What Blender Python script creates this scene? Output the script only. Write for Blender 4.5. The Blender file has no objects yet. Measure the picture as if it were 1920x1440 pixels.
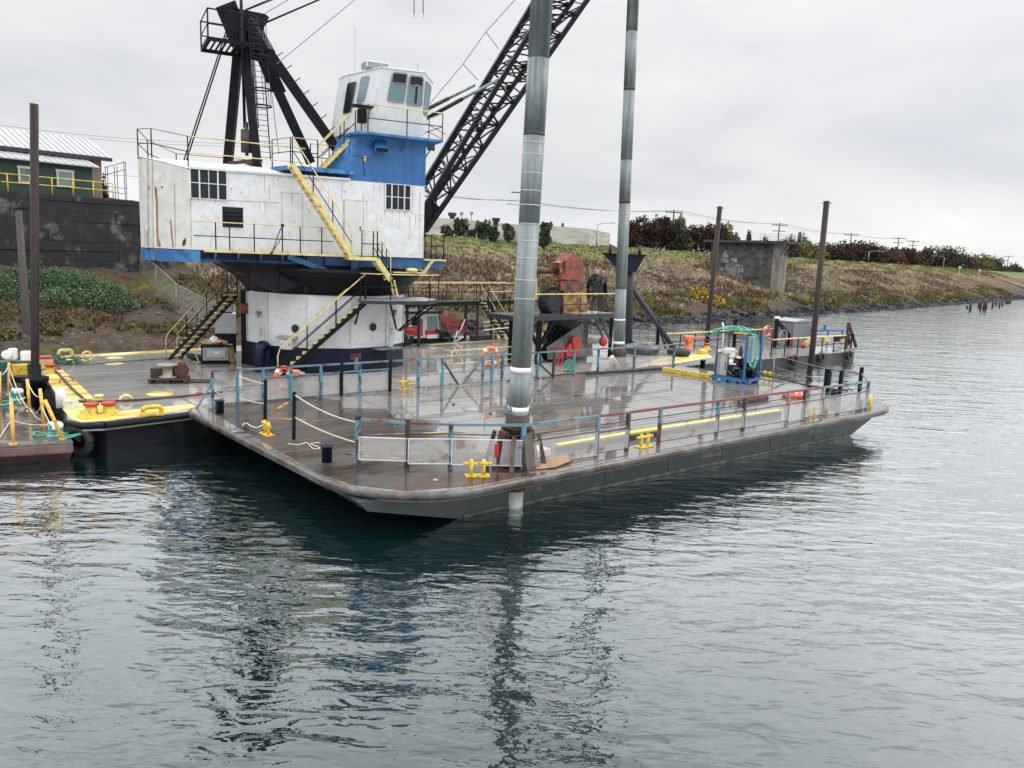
import bpy, math, random
import numpy as np
from mathutils import Vector, Matrix, Euler
random.seed(7); rng = np.random.default_rng(7)
S = bpy.context.scene
R_ = math.radians
# ---------------------------------------------------------------- camera
F, ROLL, H0, HC = 1455.0, R_(2.3), 480.0, 5.85
PIT = math.atan((720 - H0) * math.cos(ROLL) / F)
fwd = Vector((0, math.cos(PIT), -math.sin(PIT))); up0 = Vector((0, math.sin(PIT), math.cos(PIT))); rt0 = Vector((1, 0, 0))
RV = rt0 * math.cos(ROLL) + up0 * math.sin(ROLL); UV = up0 * math.cos(ROLL) - rt0 * math.sin(ROLL)
cam = bpy.data.cameras.new('camera'); co = bpy.data.objects.new('camera', cam); S.collection.objects.link(co)
cam.sensor_width = 36; cam.lens = 36 * F / 1920; cam.clip_start = 0.1; cam.clip_end = 6000
CM = Matrix((RV, UV, -fwd)).transposed().to_4x4(); CM.translation = Vector((0, 0, HC)); co.matrix_world = CM
S.camera = co
CP = Vector((0, 0, HC))
# ---------------------------------------------------------------- world and sun
SUN_EL, SUN_AZ = 48, 72      # azimuth from +Y toward +X
W = bpy.data.worlds.new('World'); S.world = W; W.use_nodes = True
nt = W.node_tree; N = nt.nodes; L = nt.links; N.clear()
def nd(tree, t, **k):
    n = tree.nodes.new(t)
    for a, b in k.items():
        if a.startswith('i_'): n.inputs[a[2:].replace('_', ' ')].default_value = b
        else: setattr(n, a, b)
    return n
def ramp(tree, pts, interp='LINEAR'):
    r = tree.nodes.new('ShaderNodeValToRGB'); cr = r.color_ramp; cr.interpolation = interp
    while len(cr.elements) < len(pts): cr.elements.new(0.5)
    for e, (p, c) in zip(cr.elements, pts):
        e.position = p; e.color = (c, c, c, 1) if isinstance(c, (int, float)) else (*c, 1)
    return r
sky = nd(nt, 'ShaderNodeTexSky', sky_type='NISHITA', sun_disc=False, sun_elevation=R_(SUN_EL), sun_rotation=R_(SUN_AZ))
tc = nd(nt, 'ShaderNodeTexCoord'); sx = nd(nt, 'ShaderNodeSeparateXYZ'); L.new(tc.outputs['Generated'], sx.inputs[0])
mp = nd(nt, 'ShaderNodeMapping'); mp.inputs['Scale'].default_value = (1, 1, 3.2); L.new(tc.outputs['Generated'], mp.inputs[0])
n1 = nd(nt, 'ShaderNodeTexNoise', i_Scale=2.6, i_Detail=7.0, i_Roughness=0.52, i_Distortion=0.3); L.new(mp.outputs[0], n1.inputs['Vector'])
cl = ramp(nt, [(0.34, (0.70, 0.72, 0.765)), (0.46, (0.79, 0.80, 0.82)), (0.60, (0.87, 0.87, 0.872)), (0.68, (0.95, 0.95, 0.945))]); L.new(n1.outputs[0], cl.inputs[0])
# zenith is brighter than the band near the horizon under a thin overcast; brighter toward the hidden sun
el = ramp(nt, [(0.0, 1.08), (0.05, 1.08), (0.12, 0.98), (0.29, 1.04), (0.36, 1.85), (0.5, 3.1), (0.65, 3.4)]); L.new(sx.outputs[2], el.inputs[0])
m1 = nd(nt, 'ShaderNodeMix', data_type='RGBA', blend_type='MULTIPLY'); m1.inputs[0].default_value = 1
L.new(cl.outputs[0], m1.inputs[6]); L.new(el.outputs[0], m1.inputs[7])
sd = Vector((math.sin(R_(SUN_AZ)) * math.cos(R_(SUN_EL)), math.cos(R_(SUN_AZ)) * math.cos(R_(SUN_EL)), math.sin(R_(SUN_EL))))
dp = nd(nt, 'ShaderNodeVectorMath', operation='DOT_PRODUCT'); dp.inputs[1].default_value = sd; L.new(tc.outputs['Generated'], dp.inputs[0])
gl = ramp(nt, [(0.0, 0.0), (0.4, 0.0), (0.6, 0.03), (0.75, 0.10), (0.9, 0.5), (1.0, 1.0)]); L.new(dp.outputs['Value'], gl.inputs[0])
gw = nd(nt, 'ShaderNodeMix', data_type='RGBA', blend_type='ADD'); gw.inputs[0].default_value = 1
tint = nd(nt, 'ShaderNodeMix', data_type='RGBA', blend_type='MULTIPLY'); tint.inputs[0].default_value = 1; tint.inputs[7].default_value = (1, 0.97, 0.9, 1)
L.new(gl.outputs[0], tint.inputs[6]); L.new(m1.outputs[2], gw.inputs[6]); L.new(tint.outputs[2], gw.inputs[7])
bgA = nd(nt, 'ShaderNodeBackground', i_Strength=0.08); L.new(sky.outputs[0], bgA.inputs[0])
bgB = nd(nt, 'ShaderNodeBackground', i_Strength=1.29); L.new(gw.outputs[2], bgB.inputs[0])
mxw = nd(nt, 'ShaderNodeMixShader'); mxw.inputs[0].default_value = 0.93; L.new(bgA.outputs[0], mxw.inputs[1]); L.new(bgB.outputs[0], mxw.inputs[2])
ow = nd(nt, 'ShaderNodeOutputWorld'); L.new(mxw.outputs[0], ow.inputs[0])
sl = bpy.data.lights.new('sun', 'SUN'); sl.energy = 0.5; sl.angle = R_(14); sl.color = (1, 0.96, 0.9)
so = bpy.data.objects.new('sun', sl); S.collection.objects.link(so); so.rotation_euler = (-sd).to_track_quat('-Z', 'Y').to_euler()
S.view_settings.view_transform = 'Standard'; S.view_settings.look = 'None'; S.view_settings.exposure = -0.32; S.view_settings.gamma = 1
S.cycles.max_bounces = 6; S.cycles.transparent_max_bounces = 24
# ---------------------------------------------------------------- measuring helpers (photo pixels -> points in the place)
def ray(x, y): return fwd + RV * ((x - 960) / F) + UV * ((720 - y) / F)
def at(x, y, z=1.0):
    v = ray(x, y); return CP + v * ((z - HC) / v.z)
def onplane(x, y, p0, ang):
    n = Vector((-math.sin(ang), math.cos(ang), 0)); v = ray(x, y); return CP + v * ((Vector(p0) - CP).dot(n) / v.dot(n))
def up(b, x, y):
    """point over/near base b at the same distance"""
    return onplane(x, y, b, math.atan2(b[1], b[0]) - math.pi / 2)
class Fr:
    def __init__(s, deg, o=(0, 0, 0)): s.a = R_(deg); s.c = math.cos(s.a); s.s = math.sin(s.a); s.o = Vector(o)
    def __call__(s, u, v, z=0): return s.o + Vector((u * s.c - v * s.s, u * s.s + v * s.c, z))
    def inv(s, p):
        q = Vector(p) - s.o; return (q.x * s.c + q.y * s.s, -q.x * s.s + q.y * s.c, q.z)
B = Fr(38.3)        # near barge
K = Fr(41)          # crane barge
T = Fr(48)          # bank
HW = Fr(27, (-11.7, 28.2, 0))   # crane house: origin at its near left corner
def cw(x, y, v=0):
    """point on the crane plane lying v metres behind the near house wall"""
    return onplane(x, y, HW(0, v), HW.a)
# ---------------------------------------------------------------- materials
MATS = {}
def pm(name, col, rough=0.6, metal=0.0, var=0.18, vs=3.0, dirt=None, dt=0.55, ds=2.0, stretch=1.0, bump=0.0, bs=20.0, soft=0.08, dirt2=None, dt2=0.6, ds2=6.0, spec=0.5, strh=1.0):
    if name in MATS: return MATS[name]
    m = bpy.data.materials.new(name); m.use_nodes = True; t = m.node_tree; t.nodes.clear()
    out = nd(t, 'ShaderNodeOutputMaterial'); p = nd(t, 'ShaderNodeBsdfPrincipled'); t.links.new(p.outputs[0], out.inputs[0])
    tcn = nd(t, 'ShaderNodeTexCoord')
    no = nd(t, 'ShaderNodeTexNoise', i_Scale=vs, i_Detail=6.0, i_Roughness=0.6); t.links.new(tcn.outputs['Object'], no.inputs['Vector'])
    a = tuple(min(1, c * (1 - var)) for c in col); b = tuple(min(1, c * (1 + var)) for c in col)
    r = ramp(t, [(0.3, a), (0.7, b)]); t.links.new(no.outputs[0], r.inputs[0]); cur = r.outputs[0]
    for k, (dc, th, sc) in enumerate(((dirt, dt, ds), (dirt2, dt2, ds2))):
        if dc is None: continue
        mpn = nd(t, 'ShaderNodeMapping'); mpn.inputs['Scale'].default_value = (1, 1, stretch) if k == 0 else (1, 1, 1); mpn.inputs['Location'].default_value = (k * 9.1, 3.3, 0)
        t.links.new(tcn.outputs['Object'], mpn.inputs[0])
        n2 = nd(t, 'ShaderNodeTexNoise', i_Scale=sc, i_Detail=8.0, i_Roughness=0.65); t.links.new(mpn.outputs[0], n2.inputs['Vector'])
        r2 = ramp(t, [(th - soft, 0.0), (th + soft, 1.0)]); t.links.new(n2.outputs[0], r2.inputs[0])
        mx = nd(t, 'ShaderNodeMix', data_type='RGBA'); t.links.new(r2.outputs[0], mx.inputs[0]); t.links.new(cur, mx.inputs[6]); mx.inputs[7].default_value = (*dc, 1); cur = mx.outputs[2]
    t.links.new(cur, p.inputs['Base Color']); p.inputs['Metallic'].default_value = metal; p.inputs['Specular IOR Level'].default_value = spec
    rr = ramp(t, [(0.3, max(0.03, rough - 0.12)), (0.7, min(1, rough + 0.12))]); t.links.new(no.outputs[0], rr.inputs[0]); t.links.new(rr.outputs[0], p.inputs['Roughness'])
    if bump > 0:
        n3 = nd(t, 'ShaderNodeTexNoise', i_Scale=bs, i_Detail=5.0); t.links.new(tcn.outputs['Object'], n3.inputs['Vector'])
        bp = nd(t, 'ShaderNodeBump', i_Strength=bump, i_Distance=0.02); t.links.new(n3.outputs[0], bp.inputs['Height']); t.links.new(bp.outputs[0], p.inputs['Normal'])
    MATS[name] = m; return m
RUST = (0.14, 0.045, 0.018); DRUST = (0.055, 0.022, 0.012)
white = pm('white_steel', (0.555, 0.57, 0.58), 0.55, dirt=(0.44, 0.33, 0.21), dt=0.75, ds=2.6, stretch=0.10, soft=0.09, dirt2=(0.16, 0.12, 0.09), dt2=0.68, ds2=7, var=0.10, bump=0.12, bs=3)
whiteend = pm('white_steel_worn', (0.54, 0.54, 0.51), 0.6, dirt=(0.38, 0.15, 0.05), dt=0.64, ds=2.3, stretch=0.10, soft=0.06, dirt2=(0.10, 0.07, 0.06), dt2=0.69, ds2=5, var=0.14, bump=0.25, bs=2.5)
cabw = pm('white_cab', (0.52, 0.53, 0.53), 0.5, dirt=(0.3, 0.28, 0.25), dt=0.66, ds=2, stretch=0.3, var=0.06)
blue = pm('blue_steel', (0.014, 0.115, 0.32), 0.45, dirt=(0.012, 0.07, 0.19), dt=0.55, ds=2.5, stretch=0.15, soft=0.15, dirt2=(0.10, 0.07, 0.05), dt2=0.76, ds2=8, bump=0.05, bs=3)
bluel = pm('light_blue_steel', (0.035, 0.17, 0.40), 0.5, dirt=(0.02, 0.07, 0.16), dt=0.55, ds=3, dirt2=(0.12, 0.07, 0.05), dt2=0.66, ds2=7)
navy = pm('navy_steel', (0.004, 0.007, 0.024), 0.4, spec=.3, dirt=(0.018, 0.018, 0.028), dt=0.68, ds=4)
black = pm('black_steel', (0.003, 0.0035, 0.006), 0.55, spec=.18, dirt=(0.014, 0.011, 0.011), dt=0.66, ds=4)
blackr = pm('black_rubber', (0.014, 0.014, 0.015), 0.7, bump=0.2)
dgrey = pm('dark_grey_steel', (0.026, 0.031, 0.038), 0.5, spec=.3, dirt=(0.09, 0.05, 0.03), dt=0.66, ds=4)
grey = pm('grey_paint', (0.22, 0.24, 0.24), 0.45, dirt=(0.10, 0.09, 0.08), dt=0.66, ds=4)
galv = pm('galvanised_steel', (0.175, 0.205, 0.203), 0.42, metal=0.0, var=0.24, vs=1.6, dirt=(0.080, 0.096, 0.096), dt=0.52, ds=5.0, stretch=0.035, soft=0.10, dirt2=(0.075, 0.05, 0.04), dt2=0.70, ds2=4, bump=0.1, bs=5)
galvd = pm('dark_wet_steel', (0.165, 0.190, 0.188), 0.42, metal=0.0, var=0.3, vs=2, dirt=(0.075, 0.088, 0.088), dt=0.52, ds=5.0, stretch=0.04)
rustm = pm('rust_steel', (0.085, 0.035, 0.022), 0.7, dirt=DRUST, dt=0.5, ds=2.2, stretch=0.2, var=0.35, bump=0.2, dirt2=(0.12, 0.05, 0.03), dt2=0.6)
rustd = pm('dark_rust', (0.030, 0.018, 0.016), 0.6, dirt=(0.07, 0.035, 0.02), dt=0.58, ds=5, var=0.3)
yel = pm('yellow_paint', (0.60, 0.42, 0.035), 0.55, dirt=(0.15, 0.085, 0.03), dt=0.58, ds=10, var=0.08)
yelp = pm('pale_yellow_paint', (0.58, 0.49, 0.20), 0.5, dirt=(0.26, 0.17, 0.09), dt=0.60, ds=5, var=0.12)
red = pm('red_paint', (0.38, 0.022, 0.02), 0.45, dirt=(0.10, 0.03, 0.02), dt=0.68, ds=6)
redr = pm('rusty_red_paint', (0.27, 0.042, 0.020), 0.6, dirt=(0.07, 0.032, 0.02), dt=0.50, ds=4, var=0.3)
oran = pm('orange_red_foam', (0.72, 0.07, 0.03), 0.5, var=0.08)
oran2 = pm('orange_paint', (0.70, 0.16, 0.06), 0.5, dirt=(0.3, 0.08, 0.04), dt=0.62, ds=7)
teal = pm('teal_rope', (0.05, 0.30, 0.22), 0.7, var=0.25, vs=30)
green = pm('green_paint', (0.01, 0.09, 0.07), 0.5)
creamr = pm('cream_rope', (0.50, 0.45, 0.36), 0.8, var=0.2, vs=30)
lblue = pm('peeling_blue_paint', (0.065, 0.22, 0.32), 0.55, dirt=(0.05, 0.028, 0.022), dt=0.52, ds=7, soft=0.03, stretch=0.5)
rblue = pm('worn_blue_grey_paint', (0.10, 0.18, 0.22), 0.5, dirt=(0.10, 0.03, 0.025), dt=0.54, ds=1.2, soft=0.04)
rred = pm('worn_maroon_paint', (0.15, 0.035, 0.035), 0.5, dirt=(0.15, 0.14, 0.14), dt=0.64, ds=5, var=0.25)
concr = pm('concrete', (0.20, 0.195, 0.175), 0.85, dirt=(0.07, 0.065, 0.06), dt=0.52, ds=0.8, stretch=0.25, soft=0.15, dirt2=(0.28, 0.20, 0.10), dt2=0.68, ds2=1.2, bump=0.3)
concd = pm('dark_concrete', (0.050, 0.048, 0.045), 0.9, dirt=(0.02, 0.02, 0.02), dt=0.55, ds=1.5, soft=0.1, bump=0.4, var=0.35)
wood = pm('old_wood', (0.055, 0.040, 0.028), 0.8, dirt=(0.02, 0.016, 0.012), dt=0.55, ds=4, bump=0.3)
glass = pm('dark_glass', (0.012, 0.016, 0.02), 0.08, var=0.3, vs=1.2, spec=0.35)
glassb = pm('tinted_glass', (0.11, 0.18, 0.21), 0.07, var=0.15, vs=0.8, spec=0.8)
hullm = pm('hull_grey', (0.022, 0.031, 0.035), 0.5, dirt=(0.045, 0.053, 0.052), dt=0.58, ds=1.1, stretch=0.5, soft=0.15, dirt2=(0.10, 0.06, 0.04), dt2=0.74, ds2=3, bump=0.08, bs=3)
hullw = pm('hull_waterline', (0.13, 0.14, 0.115), 0.6, dirt=(0.05, 0.06, 0.05), dt=0.5, ds=3)
fend = pm('fender_steel', (0.11, 0.11, 0.105), 0.32, metal=0.2, dirt=(0.045, 0.032, 0.026), dt=0.50, ds=1.6, soft=0.12, var=0.2, bump=0.1)
tarp = pm('brown_canvas', (0.30, 0.17, 0.09), 0.8, var=0.3, vs=6)
purewhite = pm('white_plastic', (0.75, 0.75, 0.73), 0.4, var=0.05)
cblue = pm('pallet_blue', (0.010, 0.11, 0.26), 0.45, var=0.15)
maroonh = pm('brown_hull', (0.16, 0.095, 0.085), 0.65, dirt=(0.06, 0.04, 0.035), dt=0.56, ds=1.5, stretch=0.4, soft=0.12)
maroond = pm('brown_hull_lower', (0.035, 0.022, 0.022), 0.6, dirt=(0.07, 0.05, 0.05), dt=0.6, ds=2)
def deckmat(name, c0, c1, rustc, rt, puddle, sc=0.35, streakdeg=0, wetr=0.06, dryr=0.42, ior=2.1):
    m = bpy.data.materials.new(name); m.use_nodes = True; t = m.node_tree; t.nodes.clear(); k = t.links.new
    out = nd(t, 'ShaderNodeOutputMaterial'); p = nd(t, 'ShaderNodeBsdfPrincipled'); k(p.outputs[0], out.inputs[0])
    tcn = nd(t, 'ShaderNodeTexCoord'); mpn = nd(t, 'ShaderNodeMapping'); mpn.inputs['Rotation'].default_value = (0, 0, R_(-streakdeg)); mpn.inputs['Scale'].default_value = (0.35, 1.3, 1)
    k(tcn.outputs['Object'], mpn.inputs[0])
    nA = nd(t, 'ShaderNodeTexNoise', i_Scale=sc, i_Detail=9.0, i_Roughness=0.62, i_Distortion=0.6); k(mpn.outputs[0], nA.inputs['Vector'])
    nB = nd(t, 'ShaderNodeTexNoise', i_Scale=sc * 4, i_Detail=8.0, i_Roughness=0.7); k(mpn.outputs[0], nB.inputs['Vector'])
    nC = nd(t, 'ShaderNodeTexNoise', i_Scale=14.0, i_Detail=5.0); k(tcn.outputs['Object'], nC.inputs['Vector'])
    base = ramp(t, [(0.35, c0), (0.65, c1)]); k(nB.outputs[0], base.inputs[0])
    rr = ramp(t, [(rt, 0.0), (rt + 0.07, 1.0)]); 
    nD = nd(t, 'ShaderNodeTexNoise', i_Scale=sc * 1.9, i_Detail=9.0, i_Roughness=0.7, i_Distortion=1.0); mp2 = nd(t, 'ShaderNodeMapping'); mp2.inputs['Location'].default_value = (7, 2, 0); k(mpn.outputs[0], mp2.inputs[0]); k(mp2.outputs[0], nD.inputs['Vector'])
    k(nD.outputs[0], rr.inputs[0])
    mx = nd(t, 'ShaderNodeMix', data_type='RGBA'); k(rr.outputs[0], mx.inputs[0]); k(base.outputs[0], mx.inputs[6]); mx.inputs[7].default_value = (*rustc, 1)
    k(mx.outputs[2], p.inputs['Base Color'])
    rg = ramp(t, [(puddle - 0.08, wetr), (puddle + 0.03, wetr + 0.06), (puddle + 0.16, dryr)]); k(nA.outputs[0], rg.inputs[0]); k(rg.outputs[0], p.inputs['Roughness'])
    p.inputs['Specular IOR Level'].default_value = 0.6; p.inputs['IOR'].default_value = ior
    bpn = nd(t, 'ShaderNodeBump', i_Strength=0.25, i_Distance=0.006); k(nC.outputs[0], bpn.inputs['Height'])
    bst = ramp(t, [(puddle - 0.02, 0.05), (puddle + 0.12, 0.5)]); k(nA.outputs[0], bst.inputs[0]); k(bst.outputs[0], bpn.inputs['Strength'])
    wv = nd(t, 'ShaderNodeTexNoise', i_Scale=1.1, i_Detail=3.0); k(mpn.outputs[0], wv.inputs['Vector'])
    b2 = nd(t, 'ShaderNodeBump', i_Strength=0.35, i_Distance=0.02); k(wv.outputs[0], b2.inputs['Height']); k(bpn.outputs[0], b2.inputs['Normal']); k(b2.outputs[0], p.inputs['Normal'])
    MATS[name] = m; return m
deckA = deckmat('wet_grey_deck', (0.100, 0.095, 0.088), (0.19, 0.182, 0.17), (0.045, 0.026, 0.019), 0.58, 0.60, 0.5, dryr=0.34, ior=3.2, wetr=.03)
deckBow = deckmat('bow_deck_brown', (0.028, 0.024, 0.021), (0.060, 0.052, 0.045), (0.060, 0.028, 0.017), 0.53, 0.45, 0.55, wetr=0.10, ior=1.5, dryr=.5)
deckC = deckmat('wet_crane_deck', (0.20, 0.195, 0.185), (0.33, 0.32, 0.30), (0.10, 0.06, 0.04), 0.70, 0.58, 0.35, ior=2.3, dryr=.34)
deckL = deckmat('left_float_deck', (0.055, 0.05, 0.045), (0.10, 0.095, 0.09), (0.08, 0.03, 0.02), 0.6, 0.5, 0.5)
deckY = deckmat('yellow_wet_deck', (0.58, 0.42, 0.08), (0.70, 0.55, 0.16), (0.20, 0.14, 0.08), 0.61, 0.42, 1.3, dryr=0.5)
def meshmat():
    m = bpy.data.materials.new('expanded_metal'); m.use_nodes = True; t = m.node_tree; t.nodes.clear(); k = t.links.new
    out = nd(t, 'ShaderNodeOutputMaterial'); tcn = nd(t, 'ShaderNodeTexCoord'); fs = []
    for ang in (62, -62):
        mpn = nd(t, 'ShaderNodeMapping'); mpn.inputs['Rotation'].default_value = (0, R_(ang), 0); k(tcn.outputs['Object'], mpn.inputs[0])
        w = nd(t, 'ShaderNodeTexWave', wave_type='BANDS', bands_direction='X', i_Scale=10.0); k(mpn.outputs[0], w.inputs['Vector'])
        c = nd(t, 'ShaderNodeMath', operation='GREATER_THAN'); c.inputs[1].default_value = 0.67; k(w.outputs[1], c.inputs[0]); fs.append(c)
    mxn = nd(t, 'ShaderNodeMath', operation='MAXIMUM'); k(fs[0].outputs[0], mxn.inputs[0]); k(fs[1].outputs[0], mxn.inputs[1])
    p = nd(t, 'ShaderNodeBsdfPrincipled'); p.inputs['Base Color'].default_value = (0.50, 0.50, 0.49, 1); p.inputs['Metallic'].default_value = 0.3; p.inputs['Roughness'].default_value = 0.45
    no = nd(t, 'ShaderNodeTexNoise', i_Scale=2.2, i_Detail=6.0); k(tcn.outputs['Object'], no.inputs['Vector'])
    r = ramp(t, [(0.56, (0.44, 0.44, 0.44)), (0.66, (0.22, 0.16, 0.12))]); k(no.outputs[0], r.inputs[0]); k(r.outputs[0], p.inputs['Base Color'])
    tr = nd(t, 'ShaderNodeBsdfTransparent'); ms = nd(t, 'ShaderNodeMixShader'); k(mxn.outputs[0], ms.inputs[0]); k(tr.outputs[0], ms.inputs[1]); k(p.outputs[0], ms.inputs[2]); k(ms.outputs[0], out.inputs[0])
    return m
meshm = meshmat()
meshthin = meshmat(); meshthin.name = 'thin_expanded_metal'
for n_ in meshthin.node_tree.nodes:
    if n_.type == 'MATH' and n_.operation == 'GREATER_THAN': n_.inputs[1].default_value = 0.80
# ---------------------------------------------------------------- mesh builder
def _basis(d):
    d = d.normalized(); a = Vector((0, 0, 1)) if abs(d.z) < 0.95 else Vector((1, 0, 0))
    x = d.cross(a).normalized(); return x, x.cross(d).normalized()
class MB:
    def __init__(s): s.v = []; s.f = []; s.sm = []
    def add(s, vs, fs, smooth=False):
        o = len(s.v); s.v += [Vector(v) for v in vs]; s.f += [tuple(i + o for i in f) for f in fs]; s.sm += [smooth] * len(fs); return s
    def hexa(s, p):   # 8 pts: bottom 4 ccw, top 4
        return s.add(p, [(3, 2, 1, 0), (4, 5, 6, 7), (0, 1, 5, 4), (1, 2, 6, 5), (2, 3, 7, 6), (3, 0, 4, 7)])
    def box(s, c, sz, ang=0.0):
        c = Vector(c); ca, sa = math.cos(ang), math.sin(ang); x, y, z = (q / 2 for q in sz)
        P = [(-x, -y, -z), (x, -y, -z), (x, y, -z), (-x, y, -z), (-x, -y, z), (x, -y, z), (x, y, z), (-x, y, z)]
        return s.hexa([c + Vector((a * ca - b * sa, a * sa + b * ca, d)) for a, b, d in P])
    def bar(s, p, q, w, h=None, upv=None):
        p = Vector(p); q = Vector(q); h = h or w; d = (q - p)
        if d.length < 1e-5: return s
        if upv is None: x, y = _basis(d)
        else:
            x = d.cross(Vector(upv)).normalized(); y = x.cross(d).normalized()
        x *= w / 2; y *= h / 2
        return s.hexa([p - x - y, p + x - y, p + x + y, p - x + y, q - x - y, q + x - y, q + x + y, q - x + y])
    def tube(s, pts, r, n=8, r2=None, cap=True):
        pts = [Vector(p) for p in pts]; m = len(pts); rings = []; 
        for i, p in enumerate(pts):
            d = pts[min(i + 1, m - 1)] - pts[max(i - 1, 0)]
            if d.length < 1e-6: d = Vector((0, 0, 1))
            if i == 0: x, y = _basis(d)
            else:
                dn = d.normalized(); x = (x - dn * x.dot(dn)).normalized(); y = x.cross(dn)
            rr = r if r2 is None else r + (r2 - r) * i / (m - 1)
            rings.append([p + x * rr * math.cos(2 * math.pi * j / n) + y * rr * math.sin(2 * math.pi * j / n) for j in range(n)])
        vs = [v for g in rings for v in g]; fs = []
        for i in range(m - 1):
            for j in range(n): fs.append((i * n + j, i * n + (j + 1) % n, (i + 1) * n + (j + 1) % n, (i + 1) * n + j))
        o = len(s.f); s.add(vs, fs, n > 5)
        if cap: s.add([], [])
        if cap:
            b = len(s.v) - len(vs); s.f.append(tuple(b + j for j in reversed(range(n)))); s.f.append(tuple(b + (m - 1) * n + j for j in range(n))); s.sm += [False, False]
        return s
    def lathe(s, c, prof, n=20, axis=(0, 0, 1), smooth=True):
        c = Vector(c); ax = Vector(axis).normalized(); x, y = _basis(ax); vs = []; fs = []
        for r, h in prof:
            for j in range(n):
                a = 2 * math.pi * j / n; vs.append(c + ax * h + (x * math.cos(a) + y * math.sin(a)) * r)
        for i in range(len(prof) - 1):
            for j in range(n): fs.append((i * n + j, i * n + (j + 1) % n, (i + 1) * n + (j + 1) % n, (i + 1) * n + j))
        s.add(vs, fs, smooth); b = len(s.v) - len(vs); m = len(prof)
        s.f.append(tuple(b + j for j in reversed(range(n)))); s.f.append(tuple(b + (m - 1) * n + j for j in range(n))); s.sm += [False, False]; return s
    def cyl(s, c, r, h, n=20, axis=(0, 0, 1)): return s.lathe(c, [(r, 0), (r, h)], n, axis)
    def torus(s, c, R, r, axis=(0, 0, 1), n=24, m=8, a0=0, a1=360, sx=1.0):
        ax = Vector(axis).normalized(); x, y = _basis(ax); c = Vector(c)
        k = n if a1 - a0 >= 360 else n + 1
        pts = [c + x * R * sx * math.cos(R_(a0 + (a1 - a0) * i / n)) + y * R * math.sin(R_(a0 + (a1 - a0) * i / n)) for i in range(n + 1)]
        return s.tube(pts, r, m, cap=False)
    def prism(s, poly, z0, z1):
        n = len(poly); P = [Vector((p[0], p[1], z0)) for p in poly] + [Vector((p[0], p[1], z1)) for p in poly]
        return s.add(P, [tuple(reversed(range(n))), tuple(range(n, 2 * n))] + [(i, (i + 1) % n, n + (i + 1) % n, n + i) for i in range(n)])
    def slab(s, pts, nrm, t):   # polygon of 3D pts extruded along nrm by t
        n = len(pts); d = Vector(nrm) * t; P = [Vector(p) for p in pts] + [Vector(p) + d for p in pts]
        return s.add(P, [tuple(range(n)), tuple(reversed(range(n, 2 * n)))] + [(i, n + i, n + (i + 1) % n, (i + 1) % n) for i in range(n)])
    def quad(s, a, b, c, d): return s.add([a, b, c, d], [(0, 1, 2, 3)])
    def blob(s, c, r, seed=0, n=2, jit=0.25, sc=(1, 1, 1)):
        import bmesh
        bm = bmesh.new(); bmesh.ops.create_icosphere(bm, subdivisions=n, radius=1); rr = random.Random(seed)
        vs = [Vector((v.co.x * sc[0], v.co.y * sc[1], v.co.z * sc[2])) * r * (1 + rr.uniform(-jit, jit)) + Vector(c) for v in bm.verts]; fs = [tuple(v.index for v in f.verts) for f in bm.faces]; bm.free()
        return s.add(vs, fs, True)
TM = {}
def fixn(me):
    import bmesh
    bm = bmesh.new(); bm.from_mesh(me); bmesh.ops.recalc_face_normals(bm, faces=bm.faces); bm.to_mesh(me); bm.free()
def props(o, label=None, cat=None, group=None, kind=None):
    if label: o['label'] = label
    if cat: o['category'] = cat
    if group: o['group'] = group
    if kind: o['kind'] = kind
    return o
def thing(name, label, cat, loc, ang=0.0, group=None):
    o = bpy.data.objects.new(name, None); S.collection.objects.link(o); o.empty_display_size = 0.3
    M = Matrix.Translation(Vector(loc)) @ Matrix.Rotation(ang, 4, 'Z'); o.location = loc; o.rotation_euler = (0, 0, ang); TM[o.name] = M
    return props(o, label, cat, group)
def part(name, mb, mat, parent=None, local=False, label=None, bevel=0, base=None, ang=0.0):
    me = bpy.data.meshes.new(name)
    if parent is not None: M = TM[parent.name]
    else: M = Matrix.Translation(Vector(base) if base else Vector((0, 0, 0))) @ Matrix.Rotation(ang, 4, 'Z')
    iv = M.inverted(); vs = mb.v if local else [iv @ v for v in mb.v]
    me.from_pydata([tuple(v) for v in vs], [], mb.f); me.polygons.foreach_set('use_smooth', mb.sm[:len(me.polygons)] if len(mb.sm) >= len(me.polygons) else [False] * len(me.polygons))
    fixn(me); me.materials.append(mat); o = bpy.data.objects.new(name, me); S.collection.objects.link(o)
    if parent is not None: o.parent = parent; TM[o.name] = M
    else: o.matrix_world = M; o.location = M.translation; o.rotation_euler = (0, 0, ang); TM[o.name] = M
    if bevel:
        b = o.modifiers.new('bevel', 'BEVEL'); b.width = bevel; b.segments = 2; b.limit_method = 'ANGLE'
    if label: o['label'] = label
    return o
def solo(name, mb, mat, label, cat, base, ang=0.0, group=None, kind=None, bevel=0):
    return props(part(name, mb, mat, None, base=base, ang=ang, bevel=bevel), label, cat, group, kind)
def dup(o, loc, ang=0.0, label=None, sc=1.0, group=None):
    r = o.copy(); S.collection.objects.link(r); r.location = loc; r.rotation_euler = (0, 0, ang); r.scale = (sc,) * 3 if not hasattr(sc, '__len__') else sc
    if label: r['label'] = label
    if group: r['group'] = group
    for ch in [c for c in bpy.data.objects if c.parent == o]:
        c = ch.copy(); S.collection.objects.link(c); c.parent = r
        for g in [x for x in bpy.data.objects if x.parent == ch]:
            d = g.copy(); S.collection.objects.link(d); d.parent = c
    return r
def sag(p, q, s=0.2, n=12):
    p = Vector(p); q = Vector(q); return [p.lerp(q, i / n) - Vector((0, 0, s * 4 * (i / n) * (1 - i / n))) for i in range(n + 1)]
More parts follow.
